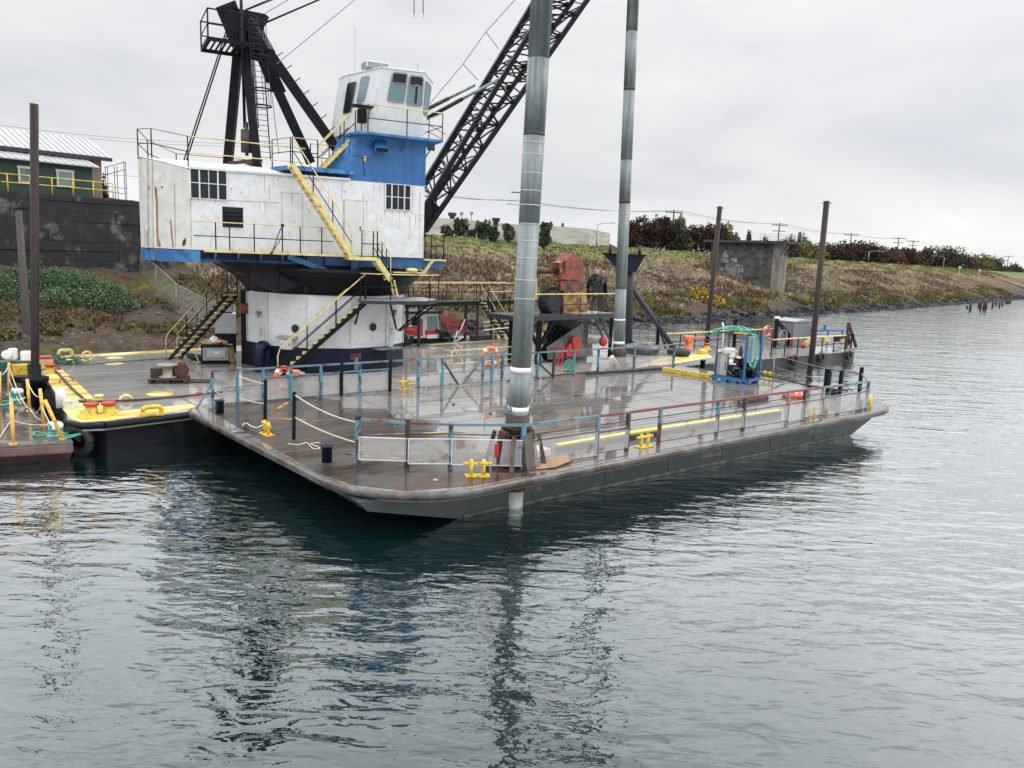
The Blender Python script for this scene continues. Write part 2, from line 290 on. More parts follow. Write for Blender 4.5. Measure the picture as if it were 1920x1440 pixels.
def smoothpts(pts, k=4):
    pts = [Vector(p) for p in pts]; out = []
    for i in range(len(pts) - 1):
        a, b, c, d = pts[max(i - 1, 0)], pts[i], pts[i + 1], pts[min(i + 2, len(pts) - 1)]
        for j in range(k):
            t = j / k; out.append(0.5 * ((2 * b) + (c - a) * t + (2 * a - 5 * b + 4 * c - d) * t * t + (3 * b - a - 3 * c + d) * t ** 3))
    return out + [pts[-1]]
def textmesh(txt, size, mat, parent, M, name='lettering'):
    cu = bpy.data.curves.new('txt', 'FONT'); cu.body = txt; cu.size = size; cu.extrude = 0.003
    o = bpy.data.objects.new('txt', cu); S.collection.objects.link(o); bpy.context.view_layer.update()
    me = bpy.data.meshes.new_from_object(o.evaluated_get(bpy.context.evaluated_depsgraph_get())); bpy.data.objects.remove(o)
    me.transform(TM[parent.name].inverted() @ M); me.materials.clear(); me.materials.append(mat)
    q = bpy.data.objects.new(name, me); S.collection.objects.link(q); q.parent = parent; TM[q.name] = TM[parent.name]; return q
Z = Vector((0, 0, 1))
# ================================================================ SETTING
def shore(u):
    return float(np.interp(u, [-60, 13, 20, 45, 60, 75, 90, 119, 174, 242, 400], [43.5, 42.7, 42.2, 39.6, 38.8, 38.7, 38.7, 37.2, 38.0, 38.3, 38.5]))
WALL0, WALL1 = 13.0, 24.4
def tz(u, v, bumps=True):
    t = v - shore(u)
    z = float(np.interp(t, [-30, -4, 0, 3, 10, 21, 28, 34, 3000], [-3, -1.4, 0.0, 1.2, 2.9, 6.5, 7.5, 7.6, 7.6]))
    if u < 30: 
        k = min(1, (30 - u) / 8); z = z * (1 - k) + k * float(np.interp(t, [-30, -3, -1, 3, 8, 12.5, 30], [-3, -1, 0.5, 1.0, 2.4, 4.1, 4.3]))
        if u < WALL1 and v > 56: z = 8.55
        elif v > 56: z = z + (8.0 - z) * min(1, (v - 56) / 8) 
    if bumps and t > 0.5 and t < 60:
        z += 0.22 * math.sin(u * 0.31 + v * 0.2) + 0.13 * math.sin(u * 0.83 - v * 0.6) + (0.12 * math.sin(u * 2.1 + 1.3 * v) if t < 30 else 0)
    return z
def gp(px, py):
    """photo pixel -> point on the bank"""
    r = ray(px, py); s = 20.0
    while s < 900:
        p = CP + r * s; u, v, _ = T.inv(p)
        if p.z < tz(u, v): return p
        s += 0.4
    return CP + r * 900
us = np.concatenate([np.arange(-60, 10, 3), np.arange(10, 130, 1.0), np.arange(130, 260, 3), np.arange(260, 700, 20), [900, 1500, 3000]])
vs_ = np.concatenate([np.arange(28, 36, 2), np.arange(36, 70, 0.6), np.arange(70, 110, 4), [120, 150, 200, 300, 500, 900, 2000]])
P = []; 
for u in us:
    for v in vs_: P.append((u, v, tz(u, v)))
nv = len(vs_); FA = [(i * nv + j, (i + 1) * nv + j, (i + 1) * nv + j + 1, i * nv + j + 1) for i in range(len(us) - 1) for j in range(nv - 1)]
mb = MB(); mb.v = [Vector(p) for p in P]; mb.f = FA; mb.sm = [True] * len(FA)
gm = bpy.data.materials.new('bank_ground'); gm.use_nodes = True; t = gm.node_tree; t.nodes.clear(); k = t.links.new
out = nd(t, 'ShaderNodeOutputMaterial'); p = nd(t, 'ShaderNodeBsdfPrincipled'); k(p.outputs[0], out.inputs[0]); p.inputs['Roughness'].default_value = 0.95; p.inputs['Specular IOR Level'].default_value = 0.1
tcn = nd(t, 'ShaderNodeTexCoord'); sp = nd(t, 'ShaderNodeSeparateXYZ'); k(tcn.outputs['Object'], sp.inputs[0])
nz = nd(t, 'ShaderNodeTexNoise', i_Scale=0.22, i_Detail=8.0, i_Roughness=0.65); k(tcn.outputs['Object'], nz.inputs['Vector'])
ad = nd(t, 'ShaderNodeMath', operation='MULTIPLY_ADD'); k(nz.outputs[0], ad.inputs[0]); ad.inputs[1].default_value = 9.0; k(sp.outputs[1], ad.inputs[2])
mr = nd(t, 'ShaderNodeMapRange'); k(ad.outputs[0], mr.inputs[0]); mr.inputs[1].default_value = 42; mr.inputs[2].default_value = 80
zr = ramp(t, [(0.0, (0.03, 0.028, 0.026)), (0.07, (0.05, 0.045, 0.038)), (0.13, (0.075, 0.056, 0.038)), (0.44, (0.12, 0.086, 0.056)), (0.52, (0.17, 0.14, 0.07)), (0.60, (0.12, 0.125, 0.050)), (1.0, (0.10, 0.11, 0.045))]); k(mr.outputs[0], zr.inputs[0])
nf = nd(t, 'ShaderNodeTexNoise', i_Scale=2.2, i_Detail=8.0, i_Roughness=0.7); k(tcn.outputs['Object'], nf.inputs['Vector'])
fr = ramp(t, [(0.3, 0.45), (0.7, 1.5)]); k(nf.outputs[0], fr.inputs[0])
mu = nd(t, 'ShaderNodeMix', data_type='RGBA', blend_type='MULTIPLY'); mu.inputs[0].default_value = 1; k(zr.outputs[0], mu.inputs[6]); k(fr.outputs[0], mu.inputs[7])
# left part of the bank: dark soil with moss
lf = nd(t, 'ShaderNodeMapRange'); k(sp.outputs[0], lf.inputs[0]); lf.inputs[1].default_value = 34; lf.inputs[2].default_value = 26
n4 = nd(t, 'ShaderNodeTexNoise', i_Scale=0.45, i_Detail=7.0, i_Roughness=0.7); k(tcn.outputs['Object'], n4.inputs['Vector'])
soil = ramp(t, [(0.36, (0.045, 0.040, 0.036)), (0.47, (0.062, 0.050, 0.040)), (0.55, (0.066, 0.043, 0.027)), (0.63, (0.060, 0.068, 0.018)), (0.72, (0.10, 0.11, 0.025))]); k(n4.outputs[0], soil.inputs[0])
m2 = nd(t, 'ShaderNodeMix', data_type='RGBA', blend_type='MULTIPLY'); m2.inputs[0].default_value = 1; k(soil.outputs[0], m2.inputs[6]); k(fr.outputs[0], m2.inputs[7])
m3 = nd(t, 'ShaderNodeMix', data_type='RGBA'); k(lf.outputs[0], m3.inputs[0]); k(mu.outputs[2], m3.inputs[6]); k(m2.outputs[2], m3.inputs[7]); k(m3.outputs[2], p.inputs['Base Color'])
bpn = nd(t, 'ShaderNodeBump', i_Strength=0.8, i_Distance=0.15); k(nf.outputs[0], bpn.inputs['Height']); k(bpn.outputs[0], p.inputs['Normal'])
g = part('ground', mb, gm, None); g.rotation_euler = (0, 0, T.a); g['kind'] = 'structure'
# ---- water
wm = bpy.data.materials.new('harbour_water'); wm.use_nodes = True; t = wm.node_tree; t.nodes.clear(); k = t.links.new
out = nd(t, 'ShaderNodeOutputMaterial'); wd = nd(t, 'ShaderNodeBsdfDiffuse'); wd.inputs[0].default_value = (0.0018, 0.0100, 0.0115, 1); wg = nd(t, 'ShaderNodeBsdfGlossy'); wg.inputs['Roughness'].default_value = 0.02; wg.inputs[0].default_value = (0.97, 1, 1, 1)
lwt = nd(t, 'ShaderNodeLayerWeight'); lwt.inputs[0].default_value = 0.5; wf_ = ramp(t, [(0.0, 0.03), (0.30, 0.055), (0.42, 0.105), (0.53, 0.19), (0.66, 0.40), (0.76, 0.72), (0.86, 0.93), (1.0, 0.99)]); k(lwt.outputs['Facing'], wf_.inputs[0])
wmx = nd(t, 'ShaderNodeMixShader'); k(wf_.outputs[0], wmx.inputs[0]); k(wd.outputs[0], wmx.inputs[1]); k(wg.outputs[0], wmx.inputs[2]); k(wmx.outputs[0], out.inputs[0])
tcn = nd(t, 'ShaderNodeTexCoord'); geo = nd(t, 'ShaderNodeNewGeometry')
def wnoise(scale, rot, stre, det, dist=0.0, rough=0.5):
    m_ = nd(t, 'ShaderNodeMapping'); m_.inputs['Rotation'].default_value = (0, 0, R_(rot)); m_.inputs['Scale'].default_value = (stre, 1, 1); k(tcn.outputs['Object'], m_.inputs[0])
    n_ = nd(t, 'ShaderNodeTexNoise', i_Scale=scale, i_Detail=det, i_Roughness=rough, i_Distortion=dist); k(m_.outputs[0], n_.inputs['Vector']); return n_
wpn = nd(t, 'ShaderNodeTexNoise', i_Scale=0.07, i_Detail=3.0); k(tcn.outputs['Object'], wpn.inputs['Vector']); wpr = ramp(t, [(0.38, 0.6), (0.62, 1.0)]); k(wpn.outputs[0], wpr.inputs[0])
prev = None
for sc_, rot, stre, det, dist_, hgt in ((0.45, 8, 0.5, 1.0, 0.5, 0.075), (1.4, -10, 0.42, 1.5, 0.7, 0.055), (3.6, 8, 0.42, 2.0, 0.5, 0.034), (9, -5, 0.55, 2.0, 0.0, 0.0075)):
    n_ = wnoise(sc_, rot, stre, det, dist_); b_ = nd(t, 'ShaderNodeBump', i_Strength=1.0, i_Distance=hgt); k(n_.outputs[0], b_.inputs['Height'])
    if sc_ > 1: k(wpr.outputs[0], b_.inputs['Strength'])
    if prev: k(prev.outputs[0], b_.inputs['Normal'])
    prev = b_
k(prev.outputs[0], wg.inputs['Normal']); k(prev.outputs[0], lwt.inputs['Normal'])
mb = MB(); xs = [-2500, -400, -80, -20, 20, 80, 400, 2500]; ys = [-200, -20, 2, 20, 60, 160, 500, 4500]
mb.v = [Vector((x, y, 0)) for x in xs for y in ys]; mb.f = [(i * 8 + j, (i + 1) * 8 + j, (i + 1) * 8 + j + 1, i * 8 + j + 1) for i in range(7) for j in range(7)]; mb.sm = [False] * 49
w = part('water', mb, wm, None); w['kind'] = 'structure'
# riverbed far hills
# ================================================================ vegetation helpers
def npmesh(name, V, Fc, mats, mi=None):
    me = bpy.data.meshes.new(name); nvv = len(V); nf_ = len(Fc); kk = Fc.shape[1]
    me.vertices.add(nvv); me.vertices.foreach_set('co', V.astype(np.float32).ravel()); me.loops.add(nf_ * kk); me.loops.foreach_set('vertex_index', Fc.astype(np.int32).ravel())
    me.polygons.add(nf_); me.polygons.foreach_set('loop_start', np.arange(0, nf_ * kk, kk, dtype=np.int32))
    try: me.polygons.foreach_set('loop_total', np.full(nf_, kk, dtype=np.int32))
    except Exception: pass
    for m in mats: me.materials.append(m)
    if mi is not None: me.polygons.foreach_set('material_index', mi.astype(np.int32))
    me.update(calc_edges=True); me.validate(); return me
def leafm(name, a, b, c=None):
    m = bpy.data.materials.new(name); m.use_nodes = True; t = m.node_tree; t.nodes.clear(); k = t.links.new
    out = nd(t, 'ShaderNodeOutputMaterial'); p = nd(t, 'ShaderNodeBsdfPrincipled'); p.inputs['Roughness'].default_value = 0.8; p.inputs['Specular IOR Level'].default_value = 0.15
    g_ = nd(t, 'ShaderNodeNewGeometry'); tcn = nd(t, 'ShaderNodeTexCoord'); no = nd(t, 'ShaderNodeTexNoise', i_Scale=0.55, i_Detail=4.0); k(tcn.outputs['Object'], no.inputs['Vector'])
    mxx = nd(t, 'ShaderNodeMath', operation='MULTIPLY_ADD'); k(g_.outputs['Random Per Island'], mxx.inputs[0]); mxx.inputs[1].default_value = 0.5
    sc = nd(t, 'ShaderNodeMath', operation='MULTIPLY_ADD'); k(no.outputs[0], sc.inputs[0]); sc.inputs[1].default_value = 1.6; sc.inputs[2].default_value = -0.55; k(sc.outputs[0], mxx.inputs[2])
    r = ramp(t, [(0.1, a), (0.55, b), (0.95, c or b)]); k(mxx.outputs[0], r.inputs[0]); k(r.outputs[0], p.inputs['Base Color']); k(p.outputs[0], out.inputs[0]); return m
lm_dry = leafm('dry_grass', (0.11, 0.085, 0.056), (0.29, 0.23, 0.155), (0.50, 0.42, 0.31))
lm_dryr = leafm('russet_weed', (0.055, 0.034, 0.023), (0.11, 0.070, 0.045), (0.17, 0.115, 0.075))
lm_green = leafm('green_grass', (0.085, 0.085, 0.035), (0.155, 0.148, 0.065), (0.25, 0.225, 0.12))
lm_olive = leafm('olive_weed', (0.05, 0.050, 0.020), (0.105, 0.095, 0.038), (0.18, 0.15, 0.07))
lm_gold = leafm('golden_bush', (0.14, 0.10, 0.02), (0.28, 0.19, 0.03), (0.36, 0.26, 0.05))
lm_ivy = leafm('bramble_leaf', (0.025, 0.05, 0.022), (0.065, 0.115, 0.06), (0.14, 0.19, 0.12))
lm_maroon = leafm('maroon_leaf', (0.018, 0.011, 0.010), (0.038, 0.022, 0.019), (0.062, 0.038, 0.031))
lm_dkgreen = leafm('dark_green_leaf', (0.016, 0.026, 0.016), (0.040, 0.056, 0.034), (0.075, 0.092, 0.055))
lm_russet = leafm('russet_leaf', (0.040, 0.026, 0.019), (0.085, 0.052, 0.036), (0.13, 0.08, 0.05))
lm_yg = leafm('yellow_green_leaf', (0.055, 0.055, 0.022), (0.12, 0.11, 0.045), (0.19, 0.16, 0.07))
bark = pm('bark', (0.05, 0.04, 0.032), 0.9)
def blades(pts, h, w, mat, name, n=3, lean=0.35, seed=1):
    r = np.random.default_rng(seed); m = len(pts); V = []; 
    base = np.repeat(pts, n, axis=0); q = len(base); a = r.uniform(0, 2 * np.pi, q); hh = h * r.uniform(0.5, 1.25, q); ww = w * r.uniform(0.6, 1.4, q)
    off = r.normal(0, w * 1.3, (q, 2)); b = base.copy(); b[:, :2] += off; b[:, 2] -= 0.12
    dx = np.stack([np.cos(a), np.sin(a)], 1) * ww[:, None]
    l = r.normal(0, lean, (q, 2)) * hh[:, None]
    v0 = b.copy(); v0[:, :2] -= dx; v1 = b.copy(); v1[:, :2] += dx
    v2 = b.copy(); v2[:, :2] += dx * 0.75 + l * 0.5; v2[:, 2] += hh * 0.6; v3 = b.copy(); v3[:, :2] += l; v3[:, 2] += hh; v4 = b.copy(); v4[:, :2] += -dx * 0.75 + l * 0.5; v4[:, 2] += hh * 0.62
    V = np.stack([v0, v1, v2, v3, v4], 1).reshape(-1, 3); i = np.arange(q)[:, None] * 5 + np.arange(5)[None, :]
    me = npmesh(name, V, i, [mat]); o = bpy.data.objects.new(name, me); S.collection.objects.link(o); o['kind'] = 'stuff'; return o
def scatter(n, u0, u1, t0, t1, seed, keep=None, power=1.6):
    r = np.random.default_rng(seed); out = []
    while len(out) < n:
        u = u0 + (u1 - u0) * r.random() ** power; tt = r.uniform(t0, t1); v = shore(u) + tt
        if u < WALL1 and v > 55: continue
        if keep and not keep(u, tt, r): continue
        p = T(u, v, tz(u, v)); out.append((p.x, p.y, p.z))
    return np.array(out)
def patch(u, tt, f=0.13, ph=0): return math.sin(u * f + ph) * math.sin(tt * f * 2.2 + ph * 1.7 + u * 0.05) 
def setp(o, label, cat): props(o, label, cat); return o
setp(blades(scatter(26000, 26, 250, 3.5, 19, 1, lambda u, tt, r: patch(u, tt) > -0.25 or r.random() < .35), 0.42, 0.075, lm_dry, 'dry_grass', seed=1), 'tall straw coloured dry grass covering the river bank', 'dry grass')
setp(blades(scatter(12000, 26, 250, 4, 19, 2, lambda u, tt, r: patch(u, tt, 0.17, 2) > 0.1), 0.5, 0.06, lm_dryr, 'russet_weeds', seed=2), 'dark russet weeds standing in patches on the river bank', 'weeds')
setp(blades(scatter(26000, 26, 320, 16, 34, 3, lambda u, tt, r: r.random() < (tt - 15.5) / 5), 0.26, 0.09, lm_green, 'green_grass', seed=3), 'short green grass along the top of the levee', 'grass')
setp(blades(scatter(8000, 26, 240, 1.8, 7.0, 4, lambda u, tt, r: patch(u, tt, 0.3, 1) > -0.2), 0.5, 0.10, lm_olive, 'olive_weeds', seed=4), 'olive green weeds just above the rocks of the shore', 'weeds')
setp(blades(scatter(80, 60, 230, 2.5, 6.0, 5, lambda u, tt, r: patch(u, tt, 0.53, 3) > 0.62, 1.0), 0.55, 0.10, lm_gold, 'golden_weeds', n=12, seed=5), 'bright golden yellow weeds dotted low along the bank', 'weeds')
setp(blades(scatter(2600, 8, 27, 0.5, 12, 6, lambda u, tt, r: patch(u, tt, 0.5, 1) > 0.1, 1), 0.20, 0.12, lm_olive, 'mossy_weeds', seed=6), 'low mossy weeds on the dark slope beside the crane barge', 'weeds')
setp(blades(scatter(1500, 8, 28, 0, 6, 7, lambda u, tt, r: patch(u, tt, 0.4, 2) > 0.0, 1), 0.22, 0.10, lm_dryr, 'low_russet_weeds', seed=7), 'low reddish brown weeds behind the yellow deck edge', 'weeds')
# ---- rip-rap rocks
import bmesh as _bm
b_ = _bm.new(); _bm.ops.create_icosphere(b_, subdivisions=1, radius=1); icoV = np.array([v.co for v in b_.verts]); icoF = np.array([[v.index for v in f.verts] for f in b_.faces]); b_.free()
def rocks(pts, r0, r1, mat, name, seed=1):
    r = np.random.default_rng(seed); m = len(pts); sc = r.uniform(r0, r1, (m, 1, 1)) * r.uniform(0.55, 1.2, (m, 1, 3)); jt = r.uniform(0.75, 1.2, (m, len(icoV), 1))
    a = r.uniform(0, 6.28, m); ca, sa = np.cos(a), np.sin(a); V = icoV[None] * sc * jt; X = V[:, :, 0] * ca[:, None] - V[:, :, 1] * sa[:, None]; Y = V[:, :, 0] * sa[:, None] + V[:, :, 1] * ca[:, None]
    V = np.stack([X, Y, V[:, :, 2] * 0.7], 2) + pts[:, None, :]; Fc = (icoF[None] + (np.arange(m) * len(icoV))[:, None, None]).reshape(-1, 3)
    me = npmesh(name, V.reshape(-1, 3), Fc, [mat]); o = bpy.data.objects.new(name, me); S.collection.objects.link(o); o['kind'] = 'stuff'; return o
rkm = leafm('riprap_rock', (0.010, 0.010, 0.012), (0.026, 0.026, 0.028), (0.10, 0.098, 0.095)); rkb = leafm('bank_rock', (0.035, 0.032, 0.030), (0.085, 0.078, 0.070), (0.20, 0.19, 0.175))
setp(rocks(scatter(7000, 24, 250, -1.2, 1.5, 11, None, 1.4), 0.14, 0.42, rkm, 'shore_rocks', 1), 'dark wet riprap boulders along the waterline of the far shore', 'rocks')
setp(rocks(scatter(5200, 26, 66, 5, 19, 12, lambda u, tt, r: r.random() < 1.15 - abs(tt - 12) / 9 and (patch(u, tt, 0.23, 0.5) > -0.1), 0.9), 0.12, 0.34, rkb, 'bank_rocks', 2), 'grey broken rocks spilling down the bank behind the crane', 'rocks')
setp(rocks(scatter(1200, 66, 160, 8, 16, 13, lambda u, tt, r: patch(u, tt, 0.2, 0.5) > 0.2, 1), 0.15, 0.4, rkb, 'scattered_rocks', 3), 'scattered grey rocks half hidden in the brown grass', 'rocks')
setp(rocks(scatter(900, 8, 27, -0.5, 9, 14, None, 1), 0.04, 0.13, rkb, 'gravel', 4), 'loose stones on the dark slope behind the wide deck', 'gravel')
# ---- leaf clouds
def leafcloud(cl, n, size, seed, flat=0.0):
    """cl: list of (centre, radii) ellipsoids; n leaf quads each sampled near their surface"""
    r = np.random.default_rng(seed); tot = sum(c[1][0] * c[1][1] + c[1][0] * c[1][2] for c in cl); Ps = []
    for c, rad in cl:
        m = max(8, int(n * (rad[0] * rad[1] + rad[0] * rad[2]) / tot)); d = r.normal(size=(m, 3)); d /= np.linalg.norm(d, axis=1)[:, None]
        Ps.append(np.array(c) + d * np.array(rad) * (r.uniform(0.55, 1.08, (m, 1))))
    Pn = np.concatenate(Ps); m = len(Pn); a = r.normal(size=(m, 3)); a /= np.linalg.norm(a, axis=1)[:, None]; b = np.cross(a, r.normal(size=(m, 3))); b /= np.linalg.norm(b, axis=1)[:, None]
    s = size * r.uniform(0.5, 1.4, (m, 1)); V = np.stack([Pn - a * s - b * s * .6, Pn + a * s - b * s * .5, Pn + a * s * .7 + b * s * .7, Pn - a * s * .8 + b * s * .5], 1).reshape(-1, 3)
    return V, np.arange(m * 4).reshape(-1, 4)
def tree(label, mat, loc, h, w, seed, kind='round', n=1500, size=0.28, group=None, cat='tree', low=.30):
    r = random.Random(seed); th = thing('tree', label, cat, loc, 0, group); cl = []
    if kind == 'round':
        for i in range(11 if low > .2 else 17):
            a = r.uniform(0, 6.28); d = r.uniform(0, .62 if low > .2 else .9) * w / 2; zz = r.uniform(low, .86) * h; q = r.uniform(.22, .36) * w * (1.15 - zz / h * .55); cl.append(((math.cos(a) * d, math.sin(a) * d, zz), (q, q, q * r.uniform(.8, 1.2))))
        cl.append(((0, 0, h * .5), (w * .32, w * .32, h * .40)))
        for i in range(6): a = r.uniform(0, 6.28); d = r.uniform(.1, .4) * w; cl.append(((math.cos(a) * d, math.sin(a) * d, h * r.uniform(.75, 1.0)), (w * .07, w * .07, h * .10)))
    elif kind == 'cone':
        for i in range(10):
            f = i / 9; q = w / 2 * (1.05 - f) * r.uniform(.85, 1.1); cl.append(((r.uniform(-.1, .1) * w, r.uniform(-.1, .1) * w, h * (.12 + .82 * f)), (q, q, h * .09)))
    elif kind == 'poplar':
        for i in range(7): a = r.uniform(0, 6.28); d = r.uniform(0, .3) * w; hh = r.uniform(.65, 1) * h; cl.append(((math.cos(a) * d, math.sin(a) * d, hh * .5), (w * .14, w * .14, hh * .5)))
    V, Fc = leafcloud(cl, n, size, seed); me = npmesh('crown', V, Fc, [mat]); c = bpy.data.objects.new('crown', me); S.collection.objects.link(c); c.parent = th
    tb = MB(); tb.tube([(0, 0, -0.3), (0.05, 0, h * .3), (0, 0.05, h * .6), (0, 0, h * .85)], w * .035 + .05, 7, r2=.03)
    for i in range(5): a = r.uniform(0, 6.28); tb.tube([(0, 0, h * (.25 + .1 * i)), (math.cos(a) * w * .32, math.sin(a) * w * .32, h * (.42 + .1 * i))], w * .014 + .02, 5, r2=.015)
    part('trunk', tb, bark, th, local=True); return th
def tp(px, d, top, bot=None):
    """place of a tree: column px, distance d; returns (base, height) from the pixel of its top"""
    r = ray(px, 470); b = CP + r * (d / r.y); b.z = 7.5; tpt = up(b, px, top); u, v, _ = T.inv(b); b.z = min(7.6, tz(u, v)); return b, tpt.z - b.z
def beyond(px, d): return max(d, 73 / max(.12, .669 - .743 * (px - 960) / F)) if px > 1150 else d
def mk(px, d, top, w, label, mat, kind='round', n=1500, size=.28, group=None, seed=None):
    d2 = beyond(px, d); w *= d2 / d * (.62 if d < 100 else .86); size *= (d2 / d) ** .6 * (1 if d < 100 else .68); n = int(n * (1 if d < 100 else 2.0)); d = d2
    b, h = tp(px, d, top); return tree(label, mat, b, max(h, 1.2), w, seed or px, kind, n, size, group, low=.30 if d < 100 else .10)
# green trees before the factory
for px, top, wd, lb in ((862, 411, 3.6, 'airy green tree in front of the factory, leftmost of the row'), (903, 413, 3.4, 'widest dark green tree in front of the pale factory'), (926, 425, 2.4, 'lower green tree right of the widest one before the factory'), (953, 421, 3.0, 'dark green tree just left of the thick near steel pile'), (1020, 419, 3.4, 'dark green tree just right of the thick near steel pile')):
    mk(px, 96, top, wd, lb, lm_dkgreen, 'round', 1100, .17, 'dark green trees before the factory')
mk(836, 96, 424, 3.0, 'small sparse green tree beside the crane boom foot', lm_dkgreen, 'round', 600, .16, 'dark green trees before the factory')
mk(885, 97, 432, 2.0, 'low green shrub between the two leftmost factory trees', lm_dkgreen, 'round', 500, .16, 'dark green trees before the factory')
LBL = {'m': 'dark maroon leaved tree', 'g': 'dark green tree', 'r': 'russet autumn tree', 'y': 'yellow green autumn tree'}
MT = {'m': lm_maroon, 'g': lm_dkgreen, 'r': lm_russet, 'y': lm_yg}
row = [(1185, 418, 6, 'm', 'just right of the second tall steel pile'), (1212, 408, 6, 'm', 'second of the maroon row right of the tall pile'), (1238, 407, 6, 'm', 'with the pointed top left of the first utility pole'), (1262, 413, 6, 'g', 'among maroon trees, below the first utility pole'),
       (1271, 405, 4, 'y', 'rising above the maroon row behind the first utility pole'), (1290, 424, 6, 'm', 'right of the yellow green tree top'), (1315, 421, 6, 'm', 'left of the left brown mooring pile'), (1337, 420, 5, 'm', 'behind the left brown mooring pile'), (1352, 421, 5, 'y', 'just right of the left brown mooring pile'), (1369, 436, 4, 'y', 'peeping above the mossy pier roof')]
for px, top, wd, kk, where in row: mk(px, 135, top, wd, LBL[kk] + ' ' + where, MT[kk], 'round', 1700, .24, 'trees beyond the levee')
mk(1404, 140, 428, 2.2, 'slim russet poplar above the middle of the pier roof', lm_russet, 'poplar', 600, .2); mk(1432, 140, 437, 2.6, 'faint russet poplar behind the left end of the pier railing', lm_russet, 'poplar', 500, .2)
mk(1482, 150, 436, 3.4, 'russet poplar behind the right end of the pier railing', lm_russet, 'poplar', 700, .22); mk(1509, 150, 435, 5, 'tall russet poplar left of the right brown mooring pile', lm_russet, 'poplar', 1000, .22)
mk(1496, 148, 455, 9, 'yellow green tree between the pier and the right mooring pile', lm_yg, 'round', 1600, .26); mk(1520, 149, 462, 7, 'low yellow green tree touching the right mooring pile', lm_yg, 'round', 1300, .26)
row2 = [(1553, 461, 9, 'm', 'just right of the right mooring pile'), (1578, 458, 9, 'm', 'left of the second leftmost of the right hand poles'), (1603, 460, 9, 'm', 'under the pole with the street lamp arm'), (1635, 462, 9, 'm', 'behind the bent pale lamp post'), (1671, 467, 8, 'r', 'behind the tallest grey utility pole'), (1692, 465, 7, 'm', 'right of the tallest grey utility pole'),
        (1712, 464, 7, 'r', 'with spiky top under the double armed pole'), (1733, 462, 7, 'r', 'with twin spires left of the big dark tree'), (1752, 480, 9, 'm', 'low between the spires and the big dark tree'), (1773, 468, 10, 'g', 'big and leaning, dark against the sky'), (1795, 480, 7, 'm', 'right of the big dark tree'), (1815, 492, 10, 'r', 'low behind the road signs'), (1838, 490, 10, 'y', 'low beside the boat ramp top'), (1862, 488, 9, 'g', 'low left of the small fir')]
for px, top, wd, kk, where in row2: mk(px, 190, top, wd, LBL[kk] + ' ' + where, MT[kk], 'round' if px != 1733 and px != 1712 else 'poplar', 1500, .32, 'trees beyond the levee')
mk(1907, 240, 492, 9, 'small dark fir at the far right edge of the tree row', lm_dkgreen, 'cone', 1100, .3); mk(1873, 235, 491, 6, 'small dark fir left of the farthest utility pole', lm_dkgreen, 'cone', 900, .3); mk(1891, 238, 498, 5, 'low dark fir between the farthest pole and the last fir', lm_dkgreen, 'cone', 700, .3)
mk(1713, 175, 495, 8, 'rounded clipped green hedge bush on the levee top', lm_dkgreen, 'round', 900, .2)
mk(200, 62, 325, 1.8, 'slender green conifer beside the scaffold by the green house', lm_dkgreen, 'cone', 1200, .09)
# distant low wooded strip closing the horizon at the right
V, Fc = leafcloud([((T(u, v, 7.5)), (26, 26, h)) for u, v, h in [(x, 250 + 60 * math.sin(x * .02) + (x - 200) * .1, 4.0 + 1.5 * math.sin(x * .05)) for x in range(150, 1100, 24)]], 9000, 1.6, 5)
me = npmesh('far_woods', V, Fc, [lm_dkgreen]); o = bpy.data.objects.new('far_woods', me); S.collection.objects.link(o); props(o, 'dim low line of distant woods on the horizon', 'woods', kind='stuff')
# bramble mound
cl = []
for px, py, r in ((92, 523, 1.3), (120, 530, 1.5), (150, 535, 1.5), (180, 545, 1.5), (205, 558, 1.3), (228, 572, 1.0), (130, 555, 1.2), (165, 562, 1.2), (20, 535, 1.6), (-20, 545, 1.6), (40, 560, 1.0), (100, 560, 1.0)):
    g0 = gp(px, py + 12); cl.append(((g0.x, g0.y, g0.z + .3), (r, r, r * .62)))
V, Fc = leafcloud(cl, 17000, .055, 9); bb = Vector((-27, 45, 2.4)); V = V - np.array(bb)
me = npmesh('bramble', V, Fc, [lm_ivy]); o = bpy.data.objects.new('bramble_thicket', me); S.collection.objects.link(o); o.location = bb; props(o, 'green bramble thicket under the dark block wall', 'bramble', kind='stuff')
for j, (px, py, r, lb) in enumerate(((12, 640, .55, 'yellow green bush left of the grey wooden pile'), (88, 630, .55, 'yellow green bush just right of the brown pile'), (70, 612, .5, 'yellow green shrub behind the brown pile'), (1312, 565, 1.3, 'golden yellow bush on the bank right of the long steel strut'), (1340, 572, .9, 'smaller golden bush behind the left mooring pile'))):
    g0 = gp(px, py); V, Fc = leafcloud([((0, 0, r * .4), (r, r, r * .8)), ((r * .6, .1, r * .3), (r * .7, r * .7, r * .5)), ((-r * .6, 0, r * .3), (r * .7, r * .7, r * .5))], 1100, .06 if j < 3 else .12, j + 3)
    me = npmesh('bush', V, Fc, [lm_yg if j < 3 else lm_gold]); o = bpy.data.objects.new('bush', me); S.collection.objects.link(o); o.location = g0; props(o, lb, 'bush')
# ================================================================ far structures
def tbox(mb, u0, u1, v0, v1, z0, z1): mb.hexa([T(u0, v0, z0), T(u1, v0, z0), T(u1, v1, z0), T(u0, v1, z0), T(u0, v0, z1), T(u1, v0, z1), T(u1, v1, z1), T(u0, v1, z1)])
